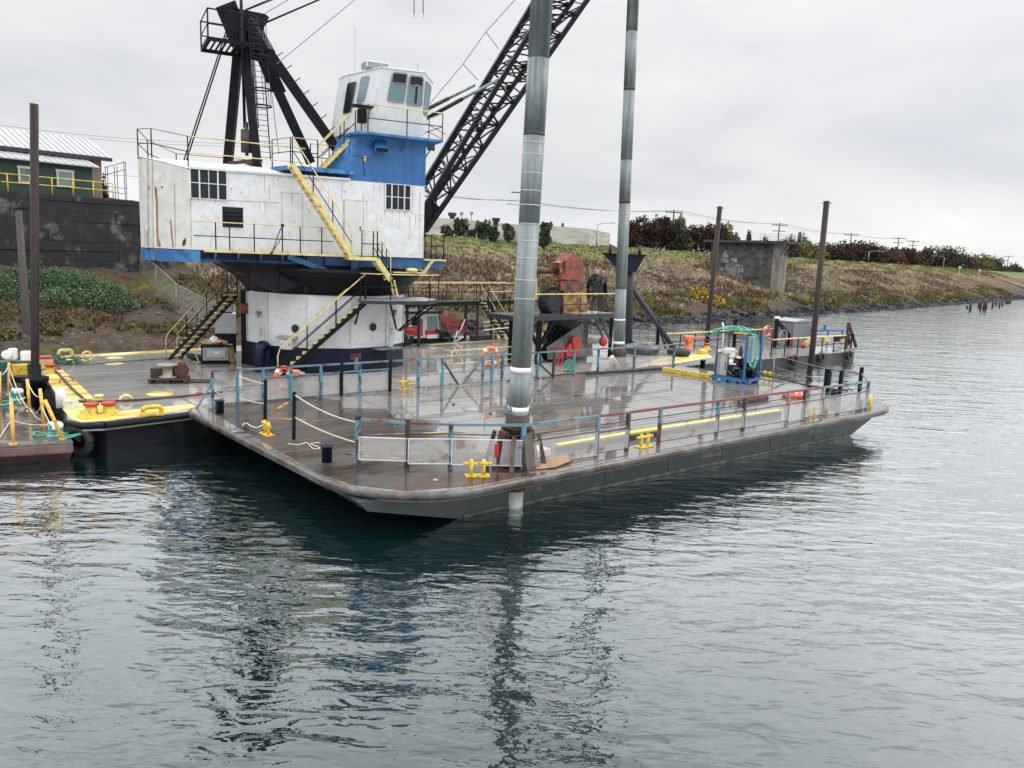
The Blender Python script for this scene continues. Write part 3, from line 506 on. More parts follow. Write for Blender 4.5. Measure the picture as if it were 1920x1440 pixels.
# block wall
WB = T(WALL0 - 14, 55.3, 3); mb = MB(); rr = random.Random(4)
z = 3.2; rowi = 0
while z < 8.45:
    hgt = 0.62; u = WALL0 - 14 + (rowi % 2) * -0.8
    end = WALL1 - max(0, (z - 7.6)) * 1.4 + (rowi % 2) * .15
    while u < end:
        u2 = min(u + 2.6 + rr.uniform(-.9, .9), end)
        tbox(mb, u + .004, u2 - .004, 55.1 + rr.uniform(-.05, .05), 56.1, z + .001 + rr.uniform(0, .015), min(z + hgt - .004, 8.5)); u = u2
    z += hgt; rowi += 1
tbox(mb, WALL0 - 14, WALL1 - .3, 55.35, 56.0, 3, 8.3)
for i in range(8): tbox(mb, WALL1 - .2 - i * .02, WALL1 + .25, 55.2 + i * 1.1, 56.2 + i * 1.1, 3.2, 7.9 - i * .1)
wallm = pm('stained_block', (0.016, 0.015, 0.017), 0.9, var=.6, vs=.9, dirt=(0.10, 0.097, 0.09), dt=.60, ds=.9, stretch=.8, soft=.05, dirt2=(0.07, 0.04, 0.02), dt2=.64, ds2=.6, bump=.6, bs=4)
solo('retaining_wall', mb, wallm, 'tall dark stained block retaining wall below the green house', 'retaining wall', WB)
# yellow railing on it
rl = thing('safety_railing', 'yellow pipe railing along the top of the dark block wall', 'railing', T(0, 56.3, 8.5))
def onv(px, py, v): return onplane(px, py, T(0, v), T.a)
zt = 8.55
us0, us1 = T.inv(onv(-30, 340, 56.6))[0], T.inv(onv(212, 360, 56.6))[0]
a = MB(); 
for dz in (1.08, .58): a.tube([T(us0, 56.6, zt + dz), T(us1, 56.6, zt + dz)], .035, 6)
part('rails', a, yel, rl)
for i in range(7):
    u = us0 + (us1 - us0) * i / 6; a = MB(); a.tube([T(u, 56.6, zt - .1), T(u, 56.6, zt + 1.08)], .035, 6); part('post', a, yel, rl)
# green house with lean-to
VG = 59.0; gh = thing('green_house', 'dark green building with ribbed white metal roofs on the block wall', 'building', T(14, VG, 8.5), T.a)
gwall = pm('green_siding', (0.016, 0.040, 0.030), .75, var=.12, vs=6); tan = pm('tan_siding', (0.24, 0.175, 0.13), .8, dirt=(0.14, 0.08, 0.05), dt=.6, ds=1.2, stretch=.4); troof = pm('white_metal_roof', (0.30, 0.30, 0.31), .45, var=.1, vs=1.2)
ue = T.inv(onv(174, 350, VG))[0]; ze = onv(170, 314, VG).z; zr1 = onv(165, 300, VG + 2.2).z
a = MB(); tbox(a, -12, ue, VG, VG + 3, 8.4, ze); part('wall', a, gwall, gh)
def ribroof(u0, u1, v0, z0, v1, z1, name):
    a = MB(); a.slab([T(u0, v0, z0), T(u1, v0, z0), T(u1, v1, z1), T(u0, v1, z1)], Z, .08); u = u0
    while u < u1: a.bar(T(u, v0, z0 + .10), T(u, v1, z1 + .10), .06, .05); u += .42
    return part(name, a, troof, gh)
ribroof(-12, ue + .35, VG - .45, ze - .02, VG + 2.3, zr1, 'roof')
u2 = T.inv(onv(193, 350, VG + 2.2))[0]; z2 = onv(190, 294, VG + 2.2).z; z3 = onv(166, 262.5, VG + 6).z
a = MB(); a.add([T(-12, VG + 2.3, 8.4), T(u2, VG + 2.3, 8.4), T(u2, VG + 9.7, 8.4), T(-12, VG + 9.7, 8.4), T(-12, VG + 2.3, z2 - .1), T(u2, VG + 2.3, z2 - .1), T(u2, VG + 9.7, z2 - .1), T(-12, VG + 9.7, z2 - .1), T(-12, VG + 6, z3 - .1), T(u2, VG + 6, z3 - .1)],
  [(0, 1, 5, 4), (1, 2, 6, 9, 5), (2, 3, 7, 6), (3, 0, 4, 8, 7), (4, 5, 9, 8), (6, 7, 8, 9)]); part('upper_wall', a, tan, gh)
ribroof(-12, u2 + .5, VG + 1.7, z2 - .12, VG + 6, z3 + .02, 'upper_roof'); ribroof(-12, u2 + .5, VG + 10.3, z2 - .12, VG + 6, z3 + .02, 'upper_roof')
a = MB(); a.bar(T(-12, VG + 1.62, z2 - .2), T(u2 + .5, VG + 1.62, z2 - .2), .06, .25); part('gutter', a, dgrey, gh)
trim = pm('cream_trim', (0.45, 0.42, 0.33), .6)
for x0, x1, y0, y1 in ((38, 55, 316, 340), (110, 134, 323, 347)):
    pa = T.inv(onv(x0, y1, VG)); pb = T.inv(onv(x1, y0 + 1, VG)); u0, u1, z0, z1 = pa[0], max(pb[0], pa[0] + .75), pa[2], pb[2]
    a = MB(); tbox(a, u0, u1, VG - .05, VG - .01, z0, z1); wn = part('window', a, glassb, gh)
    a = MB()
    for q in ((u0 - .12, u0, z0 - .1, z1 + .1), (u1, u1 + .12, z0 - .1, z1 + .1), (u0 - .16, u1 + .16, z1, z1 + .16), (u0 - .14, u1 + .14, z0 - .12, z0), (u0, u1, (z0 + z1) / 2 - .03, (z0 + z1) / 2 + .03)): tbox(a, q[0], q[1], VG - .09, VG - .015, q[2], q[3])
    part('frame', a, trim, wn)
# scaffold
sc = thing('scaffold', 'thin grey pipe scaffold standing right of the green house', 'scaffold', T(26, 60, 8))
a = MB(); 
for px in (197, 201, 214, 219, 232, 235): b0 = onv(px + 3, 378, 60); a.tube([b0, onv(px, 303 if px > 225 else 312, 60)], .025, 5)
for y in (308, 322): a.tube([onv(196, y + 6, 60), onv(234, y - 4, 60)], .025, 5)
for y in (348, 358): a.tube([onv(192, y, 60), onv(238, y + 6, 60)], .02, 5)
part('frame', a, dgrey, sc)
# chain link fence behind the crane
cf = thing('chain_link_fence', 'grey chain link fence running down the slope behind the crane stairs', 'fence', gp(300, 560))
fp = [gp(253, 498), gp(290, 555), gp(330, 590), gp(385, 615), gp(440, 625)]; tops = [(253, 472), (292, 497), (330, 532), (385, 562), (440, 572)]
tp_ = [up(b, x, y) for b, (x, y) in zip(fp, tops)]
for b, t_ in zip(fp, tp_): a = MB(); a.tube([b - Z * .3, t_], .035, 6); part('post', a, galv, cf)
a = MB(); a.tube(tp_, .03, 6); part('top_rail', a, galv, cf)
cm = meshmat(); cm.name = 'chain_link'; cm.node_tree.nodes
for n_ in cm.node_tree.nodes:
    if n_.type == 'MATH' and n_.operation == 'GREATER_THAN': n_.inputs[1].default_value = 0.955
a = MB()
for i in range(4): a.quad(fp[i], fp[i + 1], tp_[i + 1], tp_[i])
part('netting', a, cm, cf)
# factory
fc = thing('factory', 'long pale beige factory hall beyond the levee', 'factory', T(110, 150, 7.5)); D = 150
lm_air = leafm('airy_leaf', (0.030, 0.042, 0.030), (0.065, 0.085, 0.058), (0.12, 0.14, 0.10))
for o_ in bpy.data.objects:
    if o_.name.startswith('crown') and o_.parent and 'factory' in o_.parent.get('label', '') + o_.parent.get('group', ''): o_.data.materials[0] = lm_air
fm = pm('beige_panel', (0.46, 0.445, 0.41), .8, var=.06, dirt=(0.33, 0.31, 0.28), dt=.5, ds=.12, stretch=6); fm2 = pm('grey_panel', (0.42, 0.43, 0.43), .8, var=.05)
def fpnt(px, py, d): r = ray(px, py); return CP + r * (d / r.y)
def fblock(x0, x1, yt0, yt1, d0, d1, name, mat, dep=40):
    a0, a1 = fpnt(x0, yt0, d0), fpnt(x1, yt1, d1); zt_ = (a0.z + a1.z) / 2; dv = Vector((-(a1.y - a0.y), a1.x - a0.x, 0)).normalized() * dep
    a = MB(); q = [Vector((a0.x, a0.y, 7)), Vector((a1.x, a1.y, 7)), Vector((a1.x, a1.y, 7)) + dv, Vector((a0.x, a0.y, 7)) + dv]; a.hexa(q + [Vector((v.x, v.y, zt_)) for v in q]); return part(name, a, mat, fc), a0, a1, zt_
fblock(760, 1010, 403, 424, 150, 178, 'hall', fm); fblock(1000, 1108, 424, 428, 165, 175, 'annex', fm, 10); 
a0, a1, a2 = fpnt(1030, 428, 160), fpnt(1104, 429, 168), fpnt(1144, 440, 190)
a = MB(); 
for i, (p_, q_) in enumerate(((a0, a1), (a1, a2))):
    pass
dv = Vector((-20, 60, 0)); zt_ = a1.z; q = [a0, a1, a2, a2 + dv, a0 + dv]; a.prism([(v.x, v.y) for v in q], 7, zt_); part('end_hall', a, fm, fc)
for px, py in ((930, 412), (1028, 421), (848, 402)): a = MB(); b0 = fpnt(px, py, 165); a.box(b0, (1.6, 1.6, .7)); a.box(b0 - Z * .8, (1, 1, 1)); part('roof_vent', a, dgrey, fc)
for px, py in ((884, 399), (866, 400)): a = MB(); b0 = fpnt(px, py, 165); a.tube([b0 - Z * 2.4, b0], .09, 5); a.blob(b0, .45, px, 1); part('antenna', a, grey, fc)
a = MB(); b0 = fpnt(1055, 422, 165); a.cyl(b0 - Z * 1.2, .3, 1.6, 10); part('stack', a, dgrey, fc)
# utility poles and wires
def upole(px, ytop, ybot, d, label, dbl=False, arm=1.5, xb=None):
    arm *= beyond(px, d) / d; d = beyond(px, d) * 1.02; r = ray(px, ybot); b = CP + r * (d / r.y); b.z = 7.4; t_ = up(b, px + 2, ytop); th = thing('utility_pole', label, 'utility pole', b, 0, 'wooden utility poles along the road')
    hh = t_.z - 7.4; a = MB(); a.tube([(0, 0, -.2), (0, 0, hh)], .20, 8, r2=.13); part('pole', a, wood, th, local=True)
    a = MB(); a.box((0, 0, hh - .5), (arm * 2, .12, .16)); 
    if dbl: a.box((0, 0, hh - 1.8), (arm * 1.6, .12, .16))
    part('crossarm', a, wood, th, local=True)
    for x in (-.95, -.4, .4, .95): a = MB(); a.cyl((x * arm, 0, hh - .42), .07, .3, 6); part('insulator', a, grey, th, local=True)
    return [b + Vector((x * arm, 0, hh - .15)) for x in (-.95, .4, .95)]
W_ = [upole(1262, 393, 420, 140, 'utility pole behind the maroon trees, left of the brown mooring pile'), upole(1459, 418, 450, 150, 'utility pole rising behind the pier railing', True), upole(1594, 437, 462, 165, 'utility pole with a lamp arm over the maroon trees'),
      upole(1679, 444, 500, 175, 'tallest grey utility pole standing clear on the levee', True), upole(1711, 450, 466, 200, 'utility pole with two crossarms right of the tallest one', True), upole(1791, 468, 482, 240, 'utility pole with double arms right of the big dark tree', True, 2.0), upole(1846, 477, 492, 290, 'utility pole left of the farthest one', False, 2.0), upole(1888, 479, 503, 310, 'farthest utility pole near the right edge', False, 2.0)]
r = ray(960, 375); W_.insert(0, [CP + r * (110 / r.y) + Vector((x, 0, 0)) for x in (-1.4, .6, 1.4)])
a = MB(); a.tube([fpnt(982, 360, 110), fpnt(982, 440, 110)], .15, 7); a.box(fpnt(975, 361, 109.8), (2.4, .12, .14)); 
solo('utility_pole', a, wood, 'utility pole almost hidden behind the thick near steel pile', 'utility pole', fpnt(982, 440, 110))
wr = thing('power_lines', 'sagging power lines strung between the utility poles', 'power lines', W_[0][0])
r = ray(500, 330); W_.insert(0, [fpnt(700, 338, 95) + Vector((x, 0, 0)) for x in (-1.2, .5, 1.2)])
order = [0, 1, 2, 3, 4, 5, 6, 7, 8, 9]
for i in range(len(W_) - 1):
    for j in range(3): a = MB(); a.tube(sag(W_[i][j], W_[i + 1][j], .7, 10), .018, 4); part('wire', a, black, wr)
wr2 = thing('power_lines', 'power lines crossing the sky above the white roofs', 'power lines', fpnt(-40, 225, 90))
for y0, y1 in ((227, 268), (234, 273), (305, 330)): a = MB(); a.tube(sag(fpnt(-60, y0, 80), fpnt(560, y1, 110), .8, 14), .016, 4); part('wire', a, black, wr2)
def lamp(px, yt, yb, d, arm, label):
    r = ray(px, yb); b = CP + r * (d / r.y); t_ = up(b, px + 3, yt); th = thing('street_lamp', label, 'street lamp', b); h = t_.z - b.z; a = MB(); a.tube([(0, 0, 0), (0, 0, h * .88)], .10, 7, r2=.07); part('pole', a, grey, th, local=True)
    a = MB(); a.tube(smoothpts([(0, 0, h * .88), (arm * .3, 0, h * .96), (arm, 0, h)], 5), .05, 6); part('arm', a, grey, th, local=True); a = MB(); a.box((arm * 1.1, 0, h), (.6, .2, .12)); part('lamp_head', a, grey, th, local=True)
lamp(1118, 417, 462, 120, 2.2, 'curved street lamp at the right end of the factory'); lamp(1628, 470, 488, 165, 2.6, 'pale bent street lamp before the maroon trees'); lamp(1768, 480, 505, 230, -2.6, 'small street lamp left of the big dark tree')
lamp(990, 384, 440, 120, -2.8, 'street lamp with its arm left of the thick near pile')
# road signs
edge = pm('dull_white_sign', (.45, .45, .45), .6)
a = MB()
for z_ in (.28, .5, .72): pass
for px, py, m, lb in ((1806, 497, green, 'small green road sign by the boat ramp'), (1800, 501, edge, 'small white road sign beside the green one'), (1837, 507, edge, 'low white sign board at the boat ramp top'), (1684, 492, red, 'small red sign at the foot of the tallest utility pole'), (1694, 492, red, 'second small red sign right of the tallest utility pole')):
    b0 = fpnt(px, py, 215); a = MB(); a.box(b0, (.45, .06, .35) if m is red else (.7, .06, .45)); a.tube([b0 - Z * .2, b0 - Z * 3], .05, 5); solo('road_sign', a, m, lb, 'road sign', b0 - Z * 3)
# boat ramp
a = MB(); r0, r1 = T(200, 62.5, 7.9), T(200, 36, .1)
pr = [gp(1842, 515), gp(1865, 522), gp(1890, 531), gp(1925, 542)]
for k_, wdt in ((0, 1.2), (1, .3)):
    pts = [q + Vector((.6, -.6, 0)) * k_ * 5 for q in pr]
    for i in range(3): a.bar(pts[i] + Z * .5, pts[i + 1] + Z * .5, wdt, .2)
solo('boat_ramp', a, concr, 'pale concrete boat ramp running down the far bank', 'boat ramp', pr[0])
# white car roof on levee
# ---------------------------------------------------------------- old pilings in the far water
for i, (px, py, h, lean, lb) in enumerate(((1813, 578, .5, .0, 'shortest rotten stump at the left of the old pilings'), (1819, 580, 1.5, .05, 'leftmost tall rotten piling'), (1835, 575, 1.0, 0, 'rotten piling second from the left, set back'), (1838, 579, 1.7, .1, 'slim leaning rotten piling'), (1844, 579, 1.7, .15, 'rotten piling left of the broad clump'), (1847, 579, 1.8, -.1, 'broad rotten piling in the middle'), (1861, 575, 1.3, 0, 'rotten piling right of the broad one'), (1867, 571, 1.1, .25, 'rotten piling leaning right'), (1873, 574, 1.2, .2, 'rotten piling before the far pair'), (1879, 572, .9, .1, 'short rotten piling'), (1886, 569, .8, 0, 'far rotten piling, third from the right end'), (1890, 569, .9, 0, 'far rotten piling, second from the right end'), (1894, 568, .9, .1, 'farthest rotten piling'))):
    b0 = at(px, py, 0); a = MB(); w_ = .22 if i != 5 else .38; a.tube([b0 - Z * .6, b0 + Vector((lean * .5, 0, h * .6)), b0 + Vector((lean, 0, h))], w_, 7, r2=w_ * .75); solo('old_piling', a, rustd, lb + ' in the far water', 'old piling', b0, group='rotten pilings in the water')
# ================================================================ concrete pier tower
b0 = at(1467, 571, .6); pv = Fr(0, (b0.x, b0.y, 0)); 
inl = Vector((-math.sin(T.a), math.cos(T.a), 0)); alo = Vector((math.cos(T.a), math.sin(T.a), 0))
pt = thing('concrete_pier', 'tall weathered concrete pier tower standing in the bank', 'pier', b0)
ZT = up(b0, 1466, 453).z
def pp(a_, i_, z): return Vector((b0.x, b0.y, 0)) + alo * a_ + inl * i_ + Z * z
def pbox(mb, a0_, a1_, i0, i1, z0, z1): mb.hexa([pp(a0_, i0, z0), pp(a1_, i0, z0), pp(a1_, i1, z0), pp(a0_, i1, z0), pp(a0_, i0, z1), pp(a1_, i0, z1), pp(a1_, i1, z1), pp(a0_, i1, z1)])
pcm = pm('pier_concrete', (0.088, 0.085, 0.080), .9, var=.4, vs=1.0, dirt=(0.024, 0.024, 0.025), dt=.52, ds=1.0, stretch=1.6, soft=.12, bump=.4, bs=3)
a = MB(); pbox(a, -2.5, -.25, .35, 10.5, -1, ZT - .35)
for z in (1.6, 2.9, 4.2, 5.5, 6.8): pbox(a, -2.54, -2.3, .4, 10.4, z, z + .08)
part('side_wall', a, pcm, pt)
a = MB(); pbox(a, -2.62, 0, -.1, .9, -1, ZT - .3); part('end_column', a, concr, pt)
a = MB(); pbox(a, -3.4, 4.0, -1.3, 11.2, ZT - .34, ZT); part('roof_slab', a, concd, pt)
for x in (-2.3, -1.2, -.2): a = MB(); a.bar(pp(x, -.15, ZT - 1.9), pp(x + .2, -.95, ZT - .3), .14, .14); part('bracket', a, wood, pt)
for i_ in (.2, 2.4, 5): a = MB(); a.bar(pp(-.2, i_, ZT - 2.2), pp(3.6, i_, ZT - .3), .16, .16); part('bracket', a, wood, pt)
a = MB(); rp = [pp(-2.6, 3, ZT), pp(-1.4, -.6, ZT), pp(0, -.8, ZT), pp(3.8, -.8, ZT), pp(3.8, 5, ZT)]
for p_, q_ in zip(rp, rp[1:]): 
    for dz in (.45, .9): a.tube([p_ + Z * dz, q_ + Z * dz], .02, 4)
for q_ in rp: a.tube([q_, q_ + Z * .95], .03, 5)
part('railing', a, grey, pt)
for q_ in (pp(2.0, -.8, ZT), pp(3.8, .2, ZT)): a = MB(); a.tube([q_, q_ + Z * 1.5], .12, 7); part('bollard', a, dgrey, pt)
a = MB(); a.cyl(pp(.05, .3, 3.7), .17, 1.1, 10, alo); part('drain_pipe', a, rustd, pt)
wp = pm('white_paint_patch', (0.22, 0.225, 0.23), .8, var=.4, vs=1.5, dirt=(.05, .05, .05), dt=.52, ds=1.6); a = MB(); q_ = -2.56
def patchq(pts):  # polygon pasted 1 cm proud of the dark side wall
    a.slab([onplane(x, y, pp(-2.52, 0, 0), T.a + math.pi / 2) for x, y in pts], -alo, .012)
patchq([(1363, 515), (1363, 545), (1370, 547), (1392, 550), (1394, 512), (1360, 510)]); patchq([(1358, 513), (1394, 511), (1393, 498), (1380, 494), (1362, 494), (1358, 505)]); patchq([(1352, 492), (1353, 479), (1361, 468), (1366, 480), (1366, 492)]); patchq([(1370, 491), (1371, 483), (1381, 483), (1383, 492)]); patchq([(1346, 505), (1353, 499), (1357, 508), (1352, 511)])
part('paint_patch', a, wp, pt)
# ================================================================ NEAR DECK BARGE
ZD = 1.0
def arc(cu, cv, r, a0, a1, n=9): return [(cu + r * math.cos(R_(a0 + (a1 - a0) * i / n)), cv + r * math.sin(R_(a0 + (a1 - a0) * i / n))) for i in range(n + 1)]
ol = arc(9.35, 15.35, 2.5, 180, 270, 12) + arc(26.9, 15.1, 2.1, -90, 0, 10) + arc(28.6, 23.5, .4, 0, 90, 4) + arc(7.2, 23.2, .75, 90, 180, 5)
ol = [(u, v + (0.10 * (u - 9) / 20 if v < 16 else 0)) for u, v in ol]
nb = thing('deck_barge', 'wide grey flat deck barge with mesh railings, nearest in the harbour', 'barge', B(17.5, 18.4, 0), B.a)
a = MB(); a.prism([tuple(B(u, v)[:2]) for u, v in ol], ZD - .22, ZD); part('deck', a, deckA, nb)
# darker bow planking, welded plate seams, painted lines
def strip(mb, u0, v0, u1, v1, w, z0, h): mb.bar(B(u0, v0, z0 + h / 2), B(u1, v1, z0 + h / 2), w, h, upv=Z)
bowp = [(6.9, 15.5), (7.15, 14.3), (7.9, 13.35), (9.3, 12.95), (10.9, 12.98), (11.5, 14.2), (10.9, 15.1), (11.9, 16.4), (11.1, 17.3), (12.2, 18.8), (11.2, 19.6), (11.6, 21), (10.5, 21.7), (11.0, 22.9), (10.4, 23.85), (7.4, 23.85), (6.9, 23.2)]
a = MB(); a.prism([tuple(B(u, v)[:2]) for u, v in bowp], ZD, ZD + .006); part('bow_plating', a, deckBow, nb)
a = MB()
for u in np.arange(9.2, 28.5, 2.44): strip(a, u, 13.3, u, 23.7, .012, ZD, .0035)
for v in (15.8, 18.4, 21.0): strip(a, 7.3, v, 28.6, v, .012, ZD, .0035)
part('weld_seams', a, pm('weld_grey', (.06, .052, .045), .4, var=.4), nb)
yline = pm('worn_yellow_line', (0.42, 0.25, 0.03), .5, dirt=(0.06, 0.045, 0.035), dt=.5, ds=2.2, soft=.06)
for q in ((8.1, 16.6, 11.6, 14.9), (8.1, 16.6, 9.4, 15.2), (7.9, 21.4, 9.4, 23.3), (7.9, 21.4, 9.2, 20.3), (12, 17.2, 9.4, 18.2)): a = MB(); strip(a, *q, .10, ZD + .006, .004 + .0006 * q[0] / 8); part('painted_line', a, yline, nb)
# hull with raked ends, inset under the deck overhang
HV0, HV1 = 13.72, 23.1
def hull(mb, v0, v1, zs):
    prof = [(7.0, ZD - .2), (7.2, ZD - .42), (9.55, -.02), (10.3, -.9), (25.2, -.9), (26.2, 0), (27.9, ZD - .4), (28.1, ZD - .2)]
    n = len(prof); P = [B(u, v0 + (0.25 if z > .5 and False else 0), z) for u, z in prof] + [B(u, v1, z) for u, z in prof]
    mb.add(P, [tuple(range(n)), tuple(reversed(range(n, 2 * n)))] + [(i, n + i, n + (i + 1) % n, (i + 1) % n) for i in range(n)])
a = MB(); hull(a, HV0, HV1, 0); part('hull', a, hullm, nb)
a = MB(); a.bar(B(9.6, HV0 - .012, .05), B(26.1, HV0 - .012, .05), .02, .09, upv=Z); part('waterline_band', a, hullw, nb)
a = MB(); opts = [B(u, v, ZD - .10) for u, v in ol]; a.tube(opts + [opts[0]], .105, 10, cap=False); part('fender', a, fend, nb)
for u in np.arange(11.6, 26, 2.44): a = MB(); a.bar(B(u, HV0 - .003, .02), B(u, HV0 - .003, ZD - .24), .02, .012); part('hull_seam', a, pm('hull_seam', (.05, .055, .05), .6, var=.4), nb)
for u, w_, z_, m_ in ((11.0, .9, .35, 0), (14.4, .5, .55, 1), (17.9, 1.2, .3, 0), (21.3, .6, .5, 1), (23.5, .9, .4, 0)): a = MB(); a.slab([B(u, HV0 - .002, z_), B(u + w_, HV0 - .002, z_ - .05), B(u + w_ * .9, HV0 - .002, z_ + .09), B(u + .1, HV0 - .002, z_ + .12)], B(0, -1) - B(0, 0), .003); part('scrape', a, (hullw, rustm)[m_], nb)
# scuffed marks and the painted 3
p3 = B(9.58, HV0 - .004, .62); M3 = Matrix.Translation(p3) @ Matrix.Rotation(B.a, 4, 'Z') @ Matrix.Rotation(R_(90), 4, 'X')
textmesh('3', .26, black, nb, M3)
# ---- railing
def local_post(kind_mat, p, h, w=.08, name='post', par=None, lean=(0, 0)): a = MB(); a.bar(p, p + Vector((lean[0], lean[1], h)), w, w, upv=B(0, 1) - B(0, 0)); return part(name, a, kind_mat, par)
rlA = MB(); fu = lambda x, y: B.inv(at(x, y, ZD))[:2]
# far side railing
farv = 23.62
fpx = [399, 446, 494, 546, 602, 640, 675, 731, 784, 829, 905, 922, 941, 1007, 1037, 1075, 1120, 1188, 1262]
fmats = [lblue, lblue, lblue, lblue, lblue, black, lblue, black, lblue, lblue, rblue, lblue, lblue, lblue, rustd, rblue, lblue, rblue, lblue]
def fu_far(px):
    lo, hi = 6.0, 32.0
    for _ in range(40):
        m = (lo + hi) / 2; q = B(m, farv, ZD) - CP; x = 960 + F * q.dot(RV) / q.dot(fwd)
        if x < px: lo = m
        else: hi = m
    return lo
fus = [fu_far(p_) for p_ in fpx]
RH = 1.08
a = MB(); a.bar(B(fus[0], farv, ZD + RH), B(fus[-1] + .0, farv, ZD + RH), .055, .055, upv=Z); rail_far = part('far_railing', a, rblue, nb)
for u, m in zip(fus, fmats): local_post(m, B(u, farv, ZD), RH + (.06 if m is black else 0), .075 if m is not black else .09, 'post', rail_far)
a = MB(); a.bar(B(fus[2], farv, ZD + .78), B(fus[8], farv, ZD + .82), .04, .04); part('mid_rail', a, rblue, rail_far)
a = MB(); a.bar(B(fus[9], farv + .01, ZD + 1.0), B((fus[9] + fus[10]) / 2 - .2, farv + .01, ZD + .05), .06, .05); part('brace', a, dgrey, rail_far)
a = MB(); a.bar(B(fus[10], farv + .01, ZD + 1.0), B((fus[9] + fus[10]) / 2, farv + .01, ZD + .05), .06, .05); part('brace', a, rblue, rail_far)
a = MB(); a.bar(B(fus[13], farv + .01, ZD + .7), B(fus[14], farv + .01, ZD + .05), .05, .05); part('brace', a, dgrey, rail_far)
a = MB(); a.bar(B(fus[0], farv, ZD + .75), B(fus[0] - .5, farv - .1, ZD), .05, .05); part('brace', a, rblue, rail_far)
for i, (u0, u1, h) in enumerate(((fus[0] + .3, fus[2], .55), (fus[2], fus[4], .74), (fus[4], fus[5], .72), (fus[5], fus[7], .72), (fus[8], fus[10], .50), (fus[10], fus[12], .55), (fus[12], fus[13], .6), (fus[13], fus[14], .62), (fus[16], fus[17], .66), (fus[17], fus[18], .6))):
    a = MB(); v = farv + .04; a.quad(B(u0, v, ZD + .06), B(u1, v, ZD + .06), B(u1, v, ZD + h), B(u0, v, ZD + h)); q = part('mesh_panel', a, meshm, rail_far)
    a = MB(); a.bar(B(u0, v, ZD + h), B(u1, v, ZD + h), .02, .02); a.bar(B(u0, v, ZD + .06), B(u1, v, ZD + .06), .02, .02); a.bar(B(u0, v, ZD + .06), B(u0, v, ZD + h), .015, .015); a.bar(B(u1, v, ZD + .06), B(u1, v, ZD + h), .015, .015); part('mesh_frame', a, galv, rail_far)
# near side railing: from the cut bow corner aft to the stern
npix = [((671, 875), 1.10), ((763, 878), 1.05), ((844, 878), 1.02), ((975, 879), 1.05), ((1120, 857), 1.03), ((1183, 849), 1.0), ((1242, 838), 1.03), ((1347, 818), 1.0), ((1395, 809), 1.0), ((1479, 795), 1.0), ((1511, 790), 1.0), ((1541, 783), 1.0), ((1614, 766), 1.0)]
npb = [at(x, y, ZD) for (x, y), h in npix]
for i in range(3, 13):  # keep the straight run on one line 0.42 m inboard of the edge
    u, v, _ = B.inv(npb[i]); npb[i] = B(u, 13.42, ZD)
nmats = [lblue, rustd, lblue, lblue, rblue, rustd, rblue, lblue, rustd, grey, rustd, grey, lblue]
a = MB(); 
for i in range(3): a.bar(npb[i] + Z * npix[i][1], npb[i + 1] + Z * npix[i + 1][1], .06, .06, upv=Z)
rail_near = part('near_railing', a, rblue, nb)
a = MB(); a.bar(npb[3] + Z * 1.05, npb[4] + Z * 1.03, .06, .06); part('top_rail', a, rblue, rail_near)
a = MB(); a.bar(npb[4] + Z * 1.03, npb[11] + Z * 1.0, .062, .062); part('top_rail', a, rred, rail_near)
a = MB(); a.bar(npb[11] + Z * 1.0, npb[12] + Z * 1.0, .06, .06); part('top_rail', a, rblue, rail_near)
for i, (b_, m) in enumerate(zip(npb, nmats)): local_post(m, b_, npix[i][1] + (.08 if i in (0, 1) else 0), .105 if i == 0 else .085, 'post', rail_near)
capm = rustd
a = MB(); a.cyl(npb[0] + Z * 1.1, .075, .12, 10); part('post_cap', a, capm, rail_near)
for i in range(12):
    if i in (0,): continue
    a = MB(); a.bar(npb[i] + Z * .80, npb[i + 1] + Z * .80, .022, .022); part('wire', a, dgrey, rail_near)
a = MB()
for i in range(3, 12): a.bar(npb[i] + Z * .66, npb[i + 1] + Z * .66, .04, .03)
part('mid_rail', a, grey, rail_near)
edge = pm('white_mesh_edge', (.6, .6, .6), .5)
offv = (B(0, 0) - B(0, 1)) * .05
for i, h0, h1, fr_ in ((0, .18, .70, 1), (1, .12, .70, 1), (2, .10, .70, 1), (3, .03, .66, 0), (4, .10, .62, 0), (6, .12, .60, 0), (7, .12, .62, 0), (8, .10, .62, 0), (9, .03, .62, 0), (11, .05, .66, 0), (10, .1, .62, 0)):
    p_, q_ = npb[i] + offv, npb[i + 1] + offv
    if i == 2: # two pieces, the second skewed
        m_ = p_.lerp(q_, .62)
        for aa_, bb_, s0 in ((p_, m_, 0), (p_.lerp(q_, .66), q_, .12)):
            a = MB(); a.quad(aa_ + Z * h0, bb_ + Z * h0, bb_ + Z * h1, aa_ + (bb_ - aa_) * s0 + Z * h1); part('mesh_panel', a, meshm, rail_near)
    else:
        a = MB(); a.quad(p_ + Z * h0, q_ + Z * h0, q_ + Z * h1, p_ + Z * h1); part('mesh_panel', a, meshm if i < 3 else meshthin, rail_near)
    a = MB(); m_ = edge if fr_ else rustm
    a.bar(p_ + Z * h1, q_ + Z * h1, .022, .022); a.bar(p_ + Z * h0, q_ + Z * h0, .022, .022); a.bar(p_ + Z * h0, p_ + Z * h1, .018, .018); part('mesh_frame', a, m_, rail_near)
